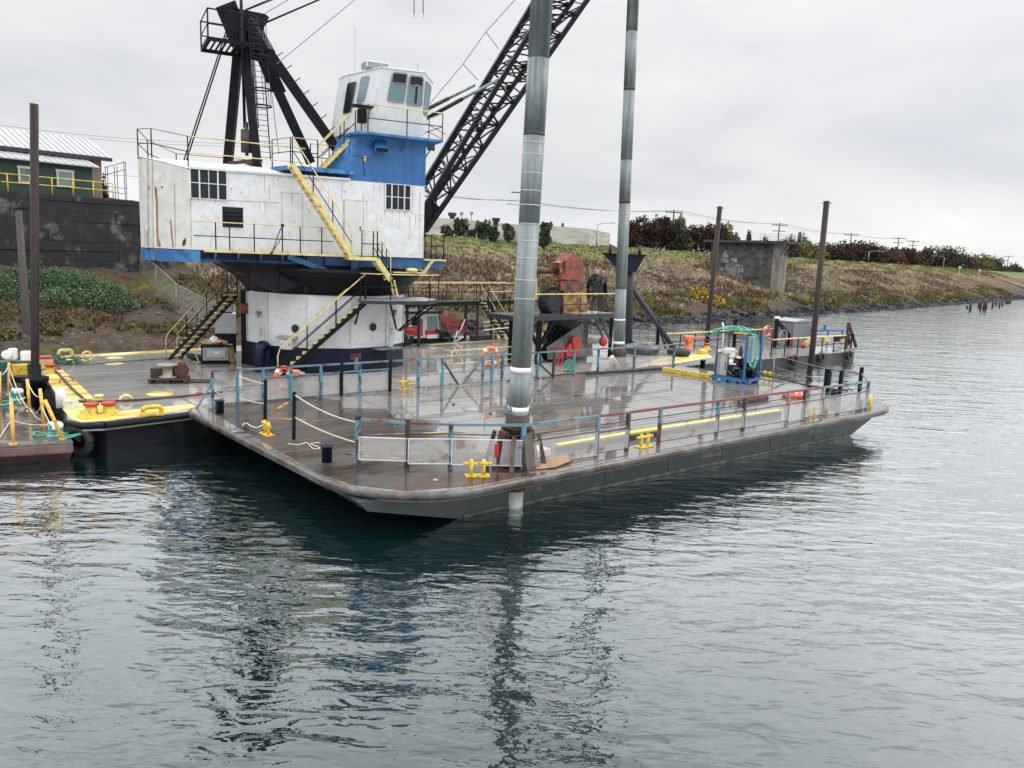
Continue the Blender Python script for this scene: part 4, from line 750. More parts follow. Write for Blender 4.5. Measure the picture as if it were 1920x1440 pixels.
# rails round the stern corner
sp_ = [npb[12], B(28.25, 14.6, ZD), B(28.4, 16.0, ZD)]
a = MB(); 
for i in range(2): a.bar(sp_[i] + Z * 1.0, sp_[i + 1] + Z * 1.0, .045, .045); a.bar(sp_[i] + Z * .55, sp_[i + 1] + Z * .55, .03, .03)
a.bar(sp_[1] + Z * .1, sp_[2] + Z * 1.0, .03, .03); part('stern_railing', a, galv, rail_near)
local_post(black, sp_[1], 1.25, .11, 'post', rail_near); local_post(black, sp_[2], .98, .2, 'post', rail_near); local_post(black, B(28.3, 15.4, ZD), 1.0, .12, 'post', rail_near)
# yellow painted kerb along the near side and at the stern
a = MB(); strip(a, *fu(1045, 845), *fu(1175, 822), .16, ZD + .14, .03); strip(a, *fu(1175, 822), *fu(1462, 777), .16, ZD + .14, .03); part('kerb_top', a, pm('bright_yellow', (.80, .66, .02), .5, var=.05), nb)
a = MB(); strip(a, *fu(1045, 848), *fu(1462, 779), .12, ZD, .14); part('kerb', a, rustd, nb)
a = MB(); strip(a, *fu(1243, 696), *fu(1332, 710), .14, ZD + .02, .16); part('stern_kerb', a, yel, nb)
a = MB(); strip(a, *fu(1100, 703), *fu(1243, 694), .1, ZD, .10); strip(a, *fu(1200, 697), *fu(1244, 693), .14, ZD, .12); part('far_kerb', a, dgrey, nb)
# mooring bollards and cleats welded to the deck
for px, py, h, lb in ((412, 775, .36, None), (613, 866, .36, None), (1317, 690, .36, None), (1562, 750, .4, None)):
    q = at(px, py, ZD); a = MB(); a.lathe(q, [(.12, 0), (.12, h), (.15, h + .005), (.15, h + .03)], 16); part('bollard', a, navy, nb, label=lb)
    
def cleat(px, py, ang, s=1.0, m=yel):
    q = at(px, py, ZD) + Z * .02; d = Vector((math.cos(ang), math.sin(ang), 0)); a = MB(); a.bar(q - d * .26 * s, q + d * .26 * s, .24 * s, .025, upv=Z)
    for sgn in (-1, 1): a.tube([q + d * .13 * s * sgn, q + d * .13 * s * sgn + Z * .34 * s], .042 * s, 10)
    a.tube([q - d * .31 * s + Z * .26 * s, q + d * .31 * s + Z * .26 * s], .038 * s, 10); return part('cleat', a, m, nb)
cleat(500, 815, B.a - math.pi / 2); cleat(895, 893, B.a - .5, 1.05); cleat(1208, 838, B.a); cleat(1521, 782, B.a); cleat(760, 730, B.a); cleat(1438, 711, B.a - math.pi / 2)
q = at(1628, 765, ZD); a = MB(); a.tube([q, q + Z * .45], .10, 12); part('yellow_bitt', a, yel, nb); q = at(1612, 768, ZD); a = MB(); a.tube([q, q + Z * .34], .09, 10); part('black_bitt', a, black, nb)
# thin chain posts and rope at the bow
for j, (px, py, tp2) in enumerate(((497, 790, 712), (551, 824, 735))):
    q = at(px, py, ZD); t_ = up(q, px + 1, tp2); a = MB(); a.bar(q, t_, .075, .075); part('chain_post', a, black, nb)
cp0, cp1 = at(497, 790, ZD), at(551, 824, ZD)
rp = thing('barrier_rope', 'cream rope barrier strung across the bow opening of the near barge', 'rope', cp1)
for p_, q_, s in ((up(cp1, 552, 740), npb[0] + Z * 1.02, .10), (up(cp1, 552, 782), npb[0] + Z * .55, .06), (up(cp0, 497, 757), at(446, 745, 1.2), .03), (at(446, 745, 1.2), B(fus[0], farv, ZD + .5), .05), (up(cp0, 497, 720), B(fus[1], farv, ZD + .9), .02)):
    a = MB(); a.tube(sag(p_, q_, s), .016, 6); part('rope_run', a, creamr, rp)
a = MB(); a.tube(smoothpts([at(x, y, ZD + .03) for x, y in ((540, 832), (560, 834), (575, 830), (583, 838), (590, 842), (600, 840), (583, 832), (600, 830))]), .014, 6); solo('loose_rope', a, creamr, 'loose end of cream rope lying on the bow deck by the black bollard', 'rope', at(560, 834, ZD))
a = MB(); a.tube(smoothpts([at(x, y, ZD + .03) for x, y in ((455, 797), (462, 793), (470, 799), (482, 802), (493, 797))]), .018, 6); solo('loose_rope', a, creamr, 'short loose rope lying left of the bow cleat', 'rope', at(460, 797, ZD))
# ---- deck hatches, bits
for px, py in ((883, 768),): q = at(px, py, ZD); a = MB(); a.lathe(q, [(.26, 0), (.26, .02), (.1, .03)], 20); part('hatch_cover', a, grey, nb)
a = MB(); q = at(955, 770, ZD)
for i, (px, py, r) in enumerate(((828, 750, .05), (850, 758, .06), (920, 776, .05), (1009, 732, .06), (1390, 745, .07), (816, 900, .06), (590, 745, .04), (745, 795, .04))):
    a = MB(); a.blob(at(px, py, ZD + .02), r, i, 1, sc=(1, 1, .5)); solo('debris', a, grey if i == 5 else rustd, ['small dark scrap lying on the open deck left of the middle', 'flat dark scrap lying near the middle of the deck', 'little dark scrap beside the round hatch', 'dark scrap on the deck right of the thick pile', 'dark scrap by the overturned frame near the stern', 'pale crumpled scrap on the bow corner of the deck', 'tiny scrap by the grey bin', 'tiny scrap near the middle of the bow deck'][i], 'debris', at(px, py, ZD))
a = MB(); rr = random.Random(3); pts = [at(x, y, ZD + .03) for x, y in ((985, 874), (1010, 866), (1040, 860), (1075, 858), (1068, 868), (1040, 876), (1005, 879))]; n = len(pts)
c_ = sum(pts, Vector()) / n + Z * .10; ring = [p_ + Z * rr.uniform(-.01, .06) for p_ in pts]; mid = [p_.lerp(c_, .5) + Z * rr.uniform(-.02, .09) for p_ in pts]
a.add([c_] + mid + ring, [(0, 1 + i, 1 + (i + 1) % n) for i in range(n)] + [(1 + i, 1 + n + i, 1 + n + (i + 1) % n, 1 + (i + 1) % n) for i in range(n)]); solo('canvas_scrap', a, tarp, 'crumpled brown canvas lying outside the near railing', 'canvas', c_)
a = MB(); q = at(1425, 752, ZD); 
for s in (0, .5): a.bar(B(*fu(1385, 760)) + Z * (ZD + .08) + Vector((.1, .5, 0)) * s, B(*fu(1440, 750)) + Z * (ZD + .08) + Vector((.1, .5, 0)) * s, .06, .12)
a.bar(at(1388, 758, ZD + .1), at(1400, 750, ZD + .1), .06, .1); solo('steel_frame', a, rustd, 'small rusty steel frame lying on the deck behind the railing', 'frame', q)  # a small loose steel frame made of bars
# ---- life rings
def lifering(c, ax, R, r, m, label, name='life_ring', sx=1.0):
    th = thing(name, label, 'life ring', c); a = MB(); a.torus(c, R, r, ax, 28, 10, sx=sx); part('ring', a, m, th)
    for k_ in range(4): a = MB(); a.torus(c, R, r * 1.06, ax, 3, 10, a0=35 + 90 * k_, a1=53 + 90 * k_, sx=sx); part('band', a, edge, th)
    return th
q = at(533, 735, ZD) + Z * .48; lifering(q, (.75, -.5, .15), .35, .075, oran, 'red life ring leaning against the grey bin at the barge bow')
q = at(1487, 745, ZD) + Z * .1; lifering(q, (0, 0, 1), .34, .085, oran, 'red life ring lying flat on the stern deck')
q = B(fus[11], farv + .18, ZD + 1.0); lifering(q, (B(0, 1) - B(0, 0)), .34, .085, oran2, 'weathered orange life ring hung on the far railing beside the thick pile')
# ---- grey bin
q = at(554, 741, ZD); th = thing('plastic_bin', 'grey plastic bin standing by the far railing at the bow', 'bin', q)
a = MB(); a.lathe(q, [(.24, 0), (.29, .70), (.31, .70), (.31, .76), (.27, .76), (.255, .72)], 18); part('body', a, grey, th); a = MB(); a.box(q + Vector((.1, -.27, .5)), (.02, .03, .3)); part('handle', a, black, th)
a = MB(); a.blob(q + Z * .78, .14, 2, 2, .15, (1.3, 1, .6)); solo('orange_cloth', a, oran2, 'orange cloth lying on top of the grey bin', 'cloth', q + Z * .7)
# ---- spuds
def spud(base, topx, topy, r, name, label, bands, lean_top=None, zb=-1.5, mat=galv, seg=True):
    """steel pile from below the water up through base and beyond the frame"""
    th = thing(name, label, 'steel pile', Vector((base.x, base.y, 0))); t_ = up(base, topx, topy); d = (t_ - base).normalized()
    def P_(z): return base + d * ((z - base.z) / d.z)
    prev = zb
    for (z1, m, rs) in bands:
        a = MB(); a.tube([P_(prev), P_(z1)], r * rs, 24); part('section', a, m, th); prev = z1
    return th, P_
sb = B(11.28, 13.98, ZD); sb = at(966, 872, ZD)
def zpx(base, x, y): return up(base, x, y).z
Z1 = lambda y: zpx(sb, 985, y)
sp1, P1 = spud(sb, 1016, 0, .235, 'spud_pile', 'thick galvanised steel spud pile standing through the near barge', [(Z1(793), rustd, 1.0), (Z1(771), galv, 1.0), (Z1(697), galv, 1.0), (Z1(686), rustm, 1.01), (Z1(420), galv, 1.0), (Z1(254), galv, 1.0), (Z1(249), rustd, 1.012), (Z1(110), galvd, 1.0), (Z1(-520), galv, 1.0)])
for y0, y1 in ((771, 762), (698, 688)): a = MB(); a.tube([P1(Z1(y0)), P1(Z1(y1))], .241, 24); part('white_band', a, purewhite, sp1)
bandm = pm('pale_mark', (.50, .53, .53), .5)
for y in (560, 525, 484, 452, 420, 385, 358, 325, 290, 268): a = MB(); a.tube([P1(Z1(y)), P1(Z1(y) + .014)], .238, 24); part('ring_mark', a, bandm, sp1)
a = MB(); a.tube([P1(-1), P1(.45)], .237, 24); part('wet_foot', a, pm('pale_foot', (.42, .45, .43), .4, dirt=(.12, .05, .03), dt=.66, ds=3), sp1)
# spud well: rusty sleeve below deck, welded frame on deck
a = MB(); a.lathe(P1(.42), [(.29, 0), (.29, .5)], 20, P1(1) - P1(0)); part('spud_sleeve', a, rustm, nb)
a = MB(); qb = P1(ZD); a.bar(qb + B(-.1, 0) - B(0, 0) - (B(0, 1) - B(0, 0)) * .5, qb - (B(0, 1) - B(0, 0)) * .5, .01, .01)
fu_, fv_ = (B(1, 0) - B(0, 0)), (B(0, 1) - B(0, 0))
def wedge(mb, c, o, w, h, t0, t1):  # tapered gusset leaning to the collar
    s = Vector((-o.y, o.x, 0)) * w / 2; mb.hexa([c + o * t0 - s, c + o * t0 + s, c + o * .30 + s, c + o * .30 - s, c + o * t1 - s + Z * h, c + o * t1 + s + Z * h, c + o * .30 + s + Z * h, c + o * .30 - s + Z * h])
a = MB()
for o in (fu_, -fu_, fv_, -fv_): wedge(a, qb, o, .26, .86, .62, .42)
for o in (fu_ + fv_, fu_ - fv_, -fu_ + fv_, -fu_ - fv_): a.bar(qb + o * .5, qb + o * .36 + Z * .8, .10, .10)
part('spud_frame', a, pm('frame_steel', (.075, .068, .055), .5, dirt=DRUST, dt=.5, ds=3), nb)
a = MB(); a.lathe(P1(ZD + .62), [(.275, 0), (.275, .62)], 24, P1(1) - P1(0)); a.lathe(P1(ZD + .9), [(.35, 0), (.35, .06)], 24, P1(1) - P1(0)); part('spud_collar', a, rustd, nb)
a = MB(); a.box(qb - fu_ * .62 + Z * .45, (.10, .22, .3), B.a); a.tube([qb - fu_ * .64 + Z * .3, qb - fu_ * .64 + Z * .62], .06, 10); part('red_clamp', a, red, nb)
a = MB(); a.box(qb + fu_ * .85 + fv_ * .4 + Z * .12, (.8, .45, .16), B.a); solo('white_plank', a, edge, 'white board lying on deck against the near spud frame', 'board', qb + fu_ * .85 + fv_ * .4)
for s in (-1, 1): a = MB(); a.tube([P1(Z1(766)) + fu_ * .23 * s, P1(Z1(766)) + fu_ * .34 * s], .06, 10); part('lifting_lug', a, galv, sp1)
sb2 = B(25.0, 24.3, ZD); sb2 = at(1158, 694, ZD); Z2 = lambda y: zpx(sb2, 1165, y)
sp2, P2 = spud(sb2, 1187, 0, .245, 'spud_pile', 'slimmer galvanised steel spud pile at the far edge of the near barge', [(Z2(646), rustd, 1.0), (Z2(541), galv, 1.0), (Z2(538), rustd, 1.012), (Z2(381), galv, 1.0), (Z2(374), rustd, 1.012), (Z2(300), galvd, 1), (Z2(170), galv, 1.0), (Z2(165), rustd, 1.012), (Z2(60), galvd, 1.0), (Z2(-300), galvd, 1.0)])
for y0, y1 in ((645, 640), (601, 598)): a = MB(); a.tube([P2(Z2(y0)), P2(Z2(y1))], .252, 24); part('white_band', a, purewhite, sp2)
qb = P2(ZD); a = MB()
for o in (fu_, -fu_, fv_): wedge(a, qb, o, .2, .85, .5, .34)
a.lathe(P2(ZD + .3), [(.275, 0), (.275, .75)], 20); part('spud_frame', a, rustd, nb)
# white machine beside it
q = at(1140, 697, ZD); th = thing('winch_motor', 'small white deck machine on a base beside the far spud pile', 'machine', q)
a = MB(); a.box(q + Z * .03 + fu_ * .15, (1.0, .5, .06), B.a); part('base', a, black, th); a = MB(); a.box(q + Z * .36 - fu_ * .2, (.5, .36, .36), B.a); a.box(q + Z * .16 - fu_ * .36, (.08, .36, .3), B.a); a.box(q + Z * .16, (.08, .36, .3), B.a); part('housing', a, purewhite, th, bevel=.03)
a = MB(); a.tube([q + Z * .5 + fu_ * .02, q + Z * .62 + fu_ * .2, q + Z * .34 + fu_ * .5, q + Z * .08 + fu_ * .7], .13, 12, r2=.07); part('arm', a, purewhite, th); a = MB(); a.box(q + Z * .555 - fu_ * .2, (.4, .28, .02), B.a); part('cover_plate', a, black, th)
a = MB(); a.tube(smoothpts([q + fu_ * .7 + Z * .1, q + fu_ * .8 + Z * .55, q + fu_ * 1.05 + Z * .6, q + fu_ * 1.1 + Z * .1, q + fu_ * 1.5 + Z * .03]), .02, 6); part('cable', a, black, th)
a = MB(); q = at(1066, 695, ZD)
for i in range(5): a.torus(q + Z * (.12 + .05 * i), .16 + .03 * (i % 3), .02, (random.uniform(-.4, .4), -.7, random.uniform(0, .6)), 16, 5)
a.tube(smoothpts([q + Vector((-.6, -.1, .03)), q + Vector((-.2, -.15, .05)), q + Vector((.3, 0, .03)), q + Vector((.2, .2, .2))]), .02, 5); solo('rope_coil', a, teal, 'small teal rope coil beside the far railing', 'rope', q)
# ================================================================ generator skid on the near barge
gu, gv = B.inv(at(1400, 722, ZD))[:2]
G0 = at(1334, 712, ZD); G1 = at(1403, 722, ZD); G2 = at(1436, 712, ZD)
gx = (G1 - G0).normalized(); gy = Vector((-gx.y, gx.x, 0)); LG = (G1 - G0).length; WG = 1.15
gs = thing('pump_skid', 'blue framed pump and engine skid with grey cabinet near the barge stern', 'pump skid', G0, math.atan2(gx.y, gx.x))
def gp_(x, y, z): return G0 + gx * x + gy * y + Z * z
ga = math.atan2(gx.y, gx.x); HT = up(G1, 1415, 628).z - ZD
def gbox(mb, x0, x1, y0, y1, z0, z1): mb.hexa([gp_(x0, y0, z0), gp_(x1, y0, z0), gp_(x1, y1, z0), gp_(x0, y1, z0), gp_(x0, y0, z1), gp_(x1, y0, z1), gp_(x1, y1, z1), gp_(x0, y1, z1)])
a = MB(); gbox(a, 0, LG, 0, .08, .10, .22); gbox(a, 0, LG, WG - .08, WG, .10, .22); gbox(a, 0, .08, 0, WG, .10, .22); gbox(a, LG - .08, LG, 0, WG, .10, .22)
for x in (0, .42, .86, 1.3, LG - .3):
    for y in (0, WG - .08): gbox(a, x, x + .24, y + .002, y + .078, .0, .10)
part('base_frame', a, cblue, gs)
a = MB(); gbox(a, .05, LG - .05, .085, WG - .085, .12, .15); part('floor_plate', a, black, gs)
for x, y in ((LG * .82, .02), (LG - .1, WG - .1)): a = MB(); gbox(a, x, x + .09, y, y + .09, .22, HT); part('frame_post', a, cblue, gs)
a = MB(); gbox(a, .1, .14, .02, .06, .22, HT - .06); gbox(a, .1, .14, WG - .06, WG - .02, .22, HT - .06); gbox(a, .1, LG, .02, .06, HT - .06, HT - .02); gbox(a, .1, LG, WG - .06, WG - .02, HT - .06, HT - .02); gbox(a, .1, .14, .06, WG - .06, HT - .06, HT - .02); part('top_frame', a, dgrey, gs)
a = MB(); gbox(a, LG * .5, LG * .84, .0, .10, HT - .02, HT + .03); part('lifting_bar', a, yel, gs)
a = MB(); gbox(a, .04, .60, .08, .75, .22, 1.12); cab_ = part('cabinet', a, grey, gs, bevel=.02); a = MB(); gbox(a, .30, .58, .065, .08, .26, 1.08); part('door', a, pm('light_grey_panel', (.33, .35, .35), .4), cab_); a = MB(); gbox(a, .53, .55, .045, .065, .5, .85); part('door_handle', a, black, cab_)
a = MB(); a.lathe(gp_(.74, .16, .72), [(.09, 0), (.09, .24)], 14); part('filter', a, purewhite, gs)
a = MB(); a.lathe(gp_(.80, .42, .22), [(.22, 0), (.22, .62), (.16, .72)], 16); part('tank', a, dgrey, gs)
a = MB(); gbox(a, .62, 1.55, .55, 1.0, .25, .85); gbox(a, .75, 1.45, .4, .9, .7, 1.0); a.blob(gp_(1.15, .5, .75), .22, 4, 2, .2); a.cyl(gp_(1.05, .05, .42), .21, .35, 18, gy); a.cyl(gp_(1.4, .1, .6), .10, .5, 12, gy); part('engine', a, black, gs, bevel=.02)
a = MB(); a.torus(gp_(1.05, .04, .42), .25, .03, gy, 20, 6); part('pulley', a, dgrey, gs)
a = MB(); a.lathe(gp_(.98, .5, .9), [(.06, 0), (.09, .15), (.09, .42), (.05, .55), (.05, .62)], 12); part('exhaust', a, rustd, gs)
a = MB()
a.tube(smoothpts([gp_(.6, .1, .5), gp_(.8, .03, .35), gp_(1.0, .05, .3), gp_(1.2, .02, .5), gp_(1.3, .0, .3), gp_(1.5, .1, .25)]), .025, 6); part('hose', a, blackr, gs)
a = MB(); a.tube(smoothpts([gp_(.62, .08, .42), gp_(.8, .02, .42), gp_(.88, 0, .3)]), .02, 6); part('pipe', a, galv, gs)
a = MB(); a.tube(smoothpts([gp_(.95, .0, .5), gp_(.97, -.01, .62), gp_(1.15, -.01, .62)]), .018, 6); part('pipe', a, galv, gs)
a = MB(); gbox(a, LG * .88, LG + .02, .03, .28, .92, HT - .08); pnl = part('control_panel', a, grey, gs, bevel=.02); a = MB(); gbox(a, LG * .92, LG * 1.0, .012, .028, 1.0, 1.22); part('blue_label', a, pm('label_blue', (.02, .20, .60), .4), pnl); a = MB(); gbox(a, LG * .80, LG * .88, .1, .14, .98, 1.3); part('gauge_plate', a, black, pnl)
a = MB(); gbox(a, LG * .5, LG * .6, .05, .12, .75, .8); gbox(a, LG * .52, LG * .64, .3, .4, 1.0, 1.1); part('nameplate', a, purewhite, gs)
a = MB(); a.blob(gp_(.55, .35, 1.24), .26, 8, 3, .16, (1.25, .9, .7)); a.blob(gp_(.2, .45, 1.2), .2, 9, 3, .18, (1.3, .9, .5)); a.blob(gp_(.75, .2, 1.08), .14, 19, 3, .2, (1, .9, 1)); solo('plastic_sheet', a, pm('cloudy_plastic', (.50, .49, .45), .35, var=.12, vs=5, bump=.5, bs=9), 'crumpled cloudy plastic sheet draped over the grey cabinet', 'plastic sheet', gp_(.45, .4, 1.0))
th = thing('green_hose', 'tangled teal hose heaped on top of the blue pump skid', 'hose', gp_(LG * .6, .3, HT)); rr = random.Random(12)
pts = [gp_(-.05, -.1, HT - .2), gp_(.0, -.12, HT + .02)]
for i in range(30):
    f = i / 30; x = .1 + (LG - .2) * (.5 + .5 * math.sin(i * 1.25)) * (.3 + .7 * f) + .15 * math.sin(i * 2.1); y = .45 + .38 * math.cos(i * 1.1 + .5); pts.append(gp_(x, y, HT + .03 + .17 * rr.random() * math.sin(math.pi * min(1, max(0, x / LG))) + .05))
for j in range(3): pts += [gp_(LG + .0 + .05 * j, -.02, HT + .03), gp_(LG + .14 + .03 * j, -.05 + .05 * j, HT - .25), gp_(LG + .20 + .02 * j, 0, 1.0 - .08 * j), gp_(LG + .05, -.03 - .02 * j, .85 - .03 * j), gp_(LG - .06, .0, 1.1), gp_(LG - .02, -.02, HT - .1)]
a = MB(); a.tube(smoothpts(pts, 5), .020, 6); part('hose_coil', a, pm('pale_teal_hose', (.09, .36, .28), .5, var=.35, vs=9), th)
a = MB(); a.tube(smoothpts([gp_(-.02, -.05, HT + .02), gp_(-.25, -.1, HT - .02), gp_(-.33, -.1, HT - .2), gp_(-.15, -.1, HT - .22), gp_(0, -.1, HT)]), .020, 6); part('hose_loop', a, teal, th)
a = MB(); a.tube(smoothpts([gp_(LG - .02, .1, .9), gp_(LG + .25, .1, .55)] + [at(x, y, ZD + .05) for x, y in ((1478, 713), (1510, 722), (1550, 727), (1590, 733))]), .035, 8); solo('black_hose', a, blackr, 'thick black hose running from the blue skid along the stern deck', 'hose', at(1500, 722, ZD))
# stern safety wires
th = thing('safety_wire', 'two thin safety wires strung between posts across the barge stern', 'wire', at(1447, 715, ZD)); w0 = at(1449, 716, ZD); wt = up(w0, 1452, 665); w1 = sp_[1]
a = MB(); a.tube([w0, wt], .025, 6); part('post', a, grey, th)
a = MB(); a.tube(sag(wt, w1 + Z * .95, .06), .012, 5); part('wire', a, grey, th); a = MB(); a.tube(sag(w0.lerp(wt, .55), w1 + Z * .5, .06), .012, 5); part('wire', a, grey, th)
a = MB(); a.tube(sag(B(fus[-1], farv, ZD + .5), at(1330, 700, ZD + .3), .05), .014, 5); part('wire', a, grey, th)
a = MB(); q = at(1573, 740, ZD); a.cyl(q, .08, .22, 10); a.cyl(q + Z * .22, .04, .08, 8); solo('spray_bottle', a, pm('magenta', (.5, .02, .12), .4), 'small magenta can standing on the stern deck', 'can', q)
# ================================================================ CRANE BARGE
ZC = 0.95
cb = thing('crane_barge', 'wide deck barge with yellow painted edges carrying the white and blue crane', 'barge', K(20, 30, 0), K.a)
kp = [(5.2, 22.88), (7.9, 23.15), (13, 23.36), (31, 23.5), (35.2, 24.0), (37.9, 31.7), (37.0, 37.4), (14.9, 37.55), (6.5, 37.0), (5.65, 36.1), (5.4, 33.6), (5.25, 31.0), (4.75, 25.2), (4.45, 23.6), (4.7, 23.05)]
a = MB(); a.prism([tuple(K(u, v)[:2]) for u, v in kp], ZC - .25, ZC); part('deck', a, deckC, cb)
ki = [(5.3, 23.2), (35.0, 24.2), (37.5, 31.7), (36.8, 37.2), (14.9, 37.3), (6.5, 36.8), (5.9, 36), (5.6, 31), (5.0, 25.2), (4.8, 23.7)]
hm = pm('black_hull', (.006, .0065, .009), .5, spec=.25, dirt=(.028, .02, .018), dt=.62, ds=1.5, stretch=.4)
a = MB(); a.prism([tuple(K(u, v)[:2]) for u, v in ki], -1, ZC - .24); part('hull', a, hm, cb)
a = MB(); a.tube([K(u, v, ZC - .1) for u, v in kp[:4]], .10, 8); a.tube([K(u, v, ZC - .1) for u, v in kp[8:] + kp[:1]], .10, 8); part('fender', a, hm, cb)
# yellow painted edge bands and left apron
def kpoly(mb, pts, z=ZC, h=.006): mb.prism([tuple(at(x, y, ZC)[:2]) for x, y in pts], z, z + h)
a = MB(); kpoly(a, [(152, 792), (205, 787), (300, 776), (368, 764), (362, 757), (300, 764), (225, 771), (178, 752), (175, 745), (118, 694), (80, 694), (105, 740), (118, 768), (133, 785)]); part('yellow_apron', a, deckY, cb)
a = MB(); kpoly(a, [(100, 668), (340, 655.5), (455, 648.5), (452, 651), (340, 658.5), (230, 666), (104, 672)]); part('yellow_edge', a, deckY, cb); a = MB(); kpoly(a, [(1265, 682), (1335, 670), (1325, 661), (1240, 670), (1190, 690)]); part('yellow_edge', a, deckY, cb)
a = MB()
for px, py, s in ((330, 748, 1), (300, 764, .8)):
    pass
for px, py, s in ((300, 738, .42), (214, 682, .35), (215, 671, .35)): a = MB(); a.lathe(at(px, py, ZC), [(s, 0), (s, .012), (s * .5, .013)], 20); part('manhole', a, deckY if s > .4 else yelp, cb)
a = MB(); rr = random.Random(8)
for u in np.arange(8, 36, 2.1): a.bar(K(u, 23.8, ZC + .004), K(u + .1, 36.9, ZC + .004), .03, .006, upv=Z)
part('deck_seams', a, pm('seam_dark', (.07, .065, .06), .4), cb)
# bollards with red caps
for px, py, s in ((172, 778, 1), (205, 776, 1), (95, 699, .9), (1325, 655, 1.0)):
    q = at(px, py, ZC); a = MB(); a.lathe(q, [(.30 * s, 0), (.30 * s, .02), (.155 * s, .03), (.155 * s, .28 * s)], 18); bb_ = part('bollard', a, yel, cb); a = MB(); a.lathe(q + Z * .28 * s, [(.20 * s, 0), (.205 * s, .05), (.17 * s, .075)], 18); part('cap', a, red, bb_)
q = at(188, 779, ZC); a = MB(); a.box(q + Z * .012, (1.1, .6, .024), K.a); part('bollard_plate', a, yel, cb)
def chock(p0, p1, h, m):
    """closed fairlead: two feet joined by a thick rounded bar"""
    d = (p1 - p0); a = MB(); a.tube(smoothpts([p0, p0 + Z * h * .7 + d * .03, p0 + Z * h + d * .18, p0 + Z * h + d * .5, p1 + Z * h - d * .18, p1 + Z * h * .7 - d * .03, p1], 4), .07, 9); a.bar(p0 + Z * .03 - d * .1, p1 + Z * .03 + d * .1, .26, .06, upv=Z); part('fairlead', a, m, cb)
chock(at(268, 780, ZC), at(303, 777, ZC), .24, yel); chock(at(110, 672, ZC), at(136, 671, ZC), .32, yelp)
for px, py in ((236, 753), (130, 684), (163, 668)): q = at(px, py, ZC); a = MB(); a.torus(q + Z * .02, .17, .05, (K(0, 1) - K(0, 0)), 12, 8, 0, 180); a.torus(q + Z * .02, .17, .05, (K(0, 1) - K(0, 0)), 12, 8, 180, 360); part('deck_eye', a, yelp, cb)
for px, py, r in ((100, 695, .22), (125, 717, .22), (104, 686, .12), (372, 744, .14)): q = at(px, py, ZC); a = MB(); a.torus(q, r, .02, (.7, -.6, .1), 20, 6); a.tube([q - Z * .05 - Vector((.2, 0, 0)), q + Z * .01], .02, 5); part('staple', a, red, cb)
for pts, r, lb in ((((98, 690), (112, 703), (135, 728), (158, 748), (164, 753)), .035, 'black hawser running along the yellow apron of the crane deck'), (((135, 750), (164, 753), (205, 752), (250, 750), (330, 744), (398, 737), (470, 729)), .035, 'black hawser lying across the crane deck toward the far railing'), (((90, 680), (150, 684), (230, 678), (330, 671)), .018, 'thin cable along the far side of the crane deck')):
    a = MB(); a.tube(smoothpts([at(x, y, ZC + .05) for x, y in pts], 4), r, 7); solo('hawser', a, rustd, lb, 'hawser', at(*pts[1], ZC))
a = MB(); q = at(186, 752, ZC); a.cyl(q, .1, .14, 10); a.cyl(q + Z * .14, .14, .05, 10); a.box(q + Z * .04 + Vector((-.2, 0, 0)), (.5, .2, .08)); part('snatch_block', a, yelp, cb)
# tall white fender post
q = at(117, 765, ZC); a = MB(); a.tube([q, q + Z * .55 + Vector((-.08, .1, 0))], .16, 14, r2=.14); a.box(q + Vector((.25, 0, .12)), (.3, .3, .24)); solo('white_fender', a, pm('dirty_white', (.55, .54, .5), .6, dirt=(.2, .18, .16), dt=.6, ds=4), 'stout dirty white post fender at the near corner of the yellow apron', 'fender', q)
# wheels (tyres) stacked at the corner
th = thing('tyre_fender', 'ribbed black rubber fender below the near corner of the crane deck', 'fender', at(140, 800, .5))
for i in range(5): a = MB(); a.torus(K(4.62 + .05 * i, 23.3 + .2 * i, .38), .34, .12, (K(.75, .65) - K(0, 0)), 20, 8); part('tyre', a, blackr, th)
for i, (px, py) in enumerate(((1240, 700), (1316, 691))):
    pass
# hull letters, half hidden behind the black bollard
M_ = Matrix.Translation(K(31.9, 23.45, .32)) @ Matrix.Rotation(K.a, 4, 'Z') @ Matrix.Rotation(R_(90), 4, 'X')
textmesh('IU   N', .42, edge, cb, M_)
# ---- brown mooring piles on the left + pile guide
def pile(base, tx, ty, r, m, label, r2=None, zb=-1.5, name='mooring_pile', cap=None):
    t_ = up(base, tx, ty); d = (t_ - base); a = MB(); a.tube([base + d * ((zb - base.z) / d.z), base, t_], r, 18, r2=r2); return solo(name, a, m, label, 'mooring pile', Vector((base.x, base.y, 0)))
pb = at(66, 722, ZC); pile(pb, 64, 195, .125, pm('pile_rust', (.017, .0095, .009), .6, spec=.3, dirt=(.032, .015, .010), dt=.60, ds=1.2, stretch=.15, var=.35, bump=.2), 'tall rust brown steel mooring pile standing at the left')
a = MB(); a.lathe(pb + Z * -.25, [(.26, 0), (.42, .42), (.42, .52), (.20, .55), (.20, .95)], 14); a.box(pb + Z * .2 - Vector((.3, 0, 0)), (.7, .5, .2), .3); a.bar(pb + Vector((-.1, -.1, .1)), pb + Vector((.1, -.4, -1.2)), .35, .35); solo('pile_guide', a, black, 'black steel guide collar around the tall brown left pile', 'pile guide', pb)
pb2 = at(52, 640, .6); pile(pb2, 35, 395, .21, pm('grey_timber', (.052, .046, .044), .9, dirt=(.10, .09, .08), dt=.6, ds=1, stretch=.1, bump=.4, bs=8), 'shorter grey wooden mooring pile left of the tall brown one', r2=.15, name='timber_pile')
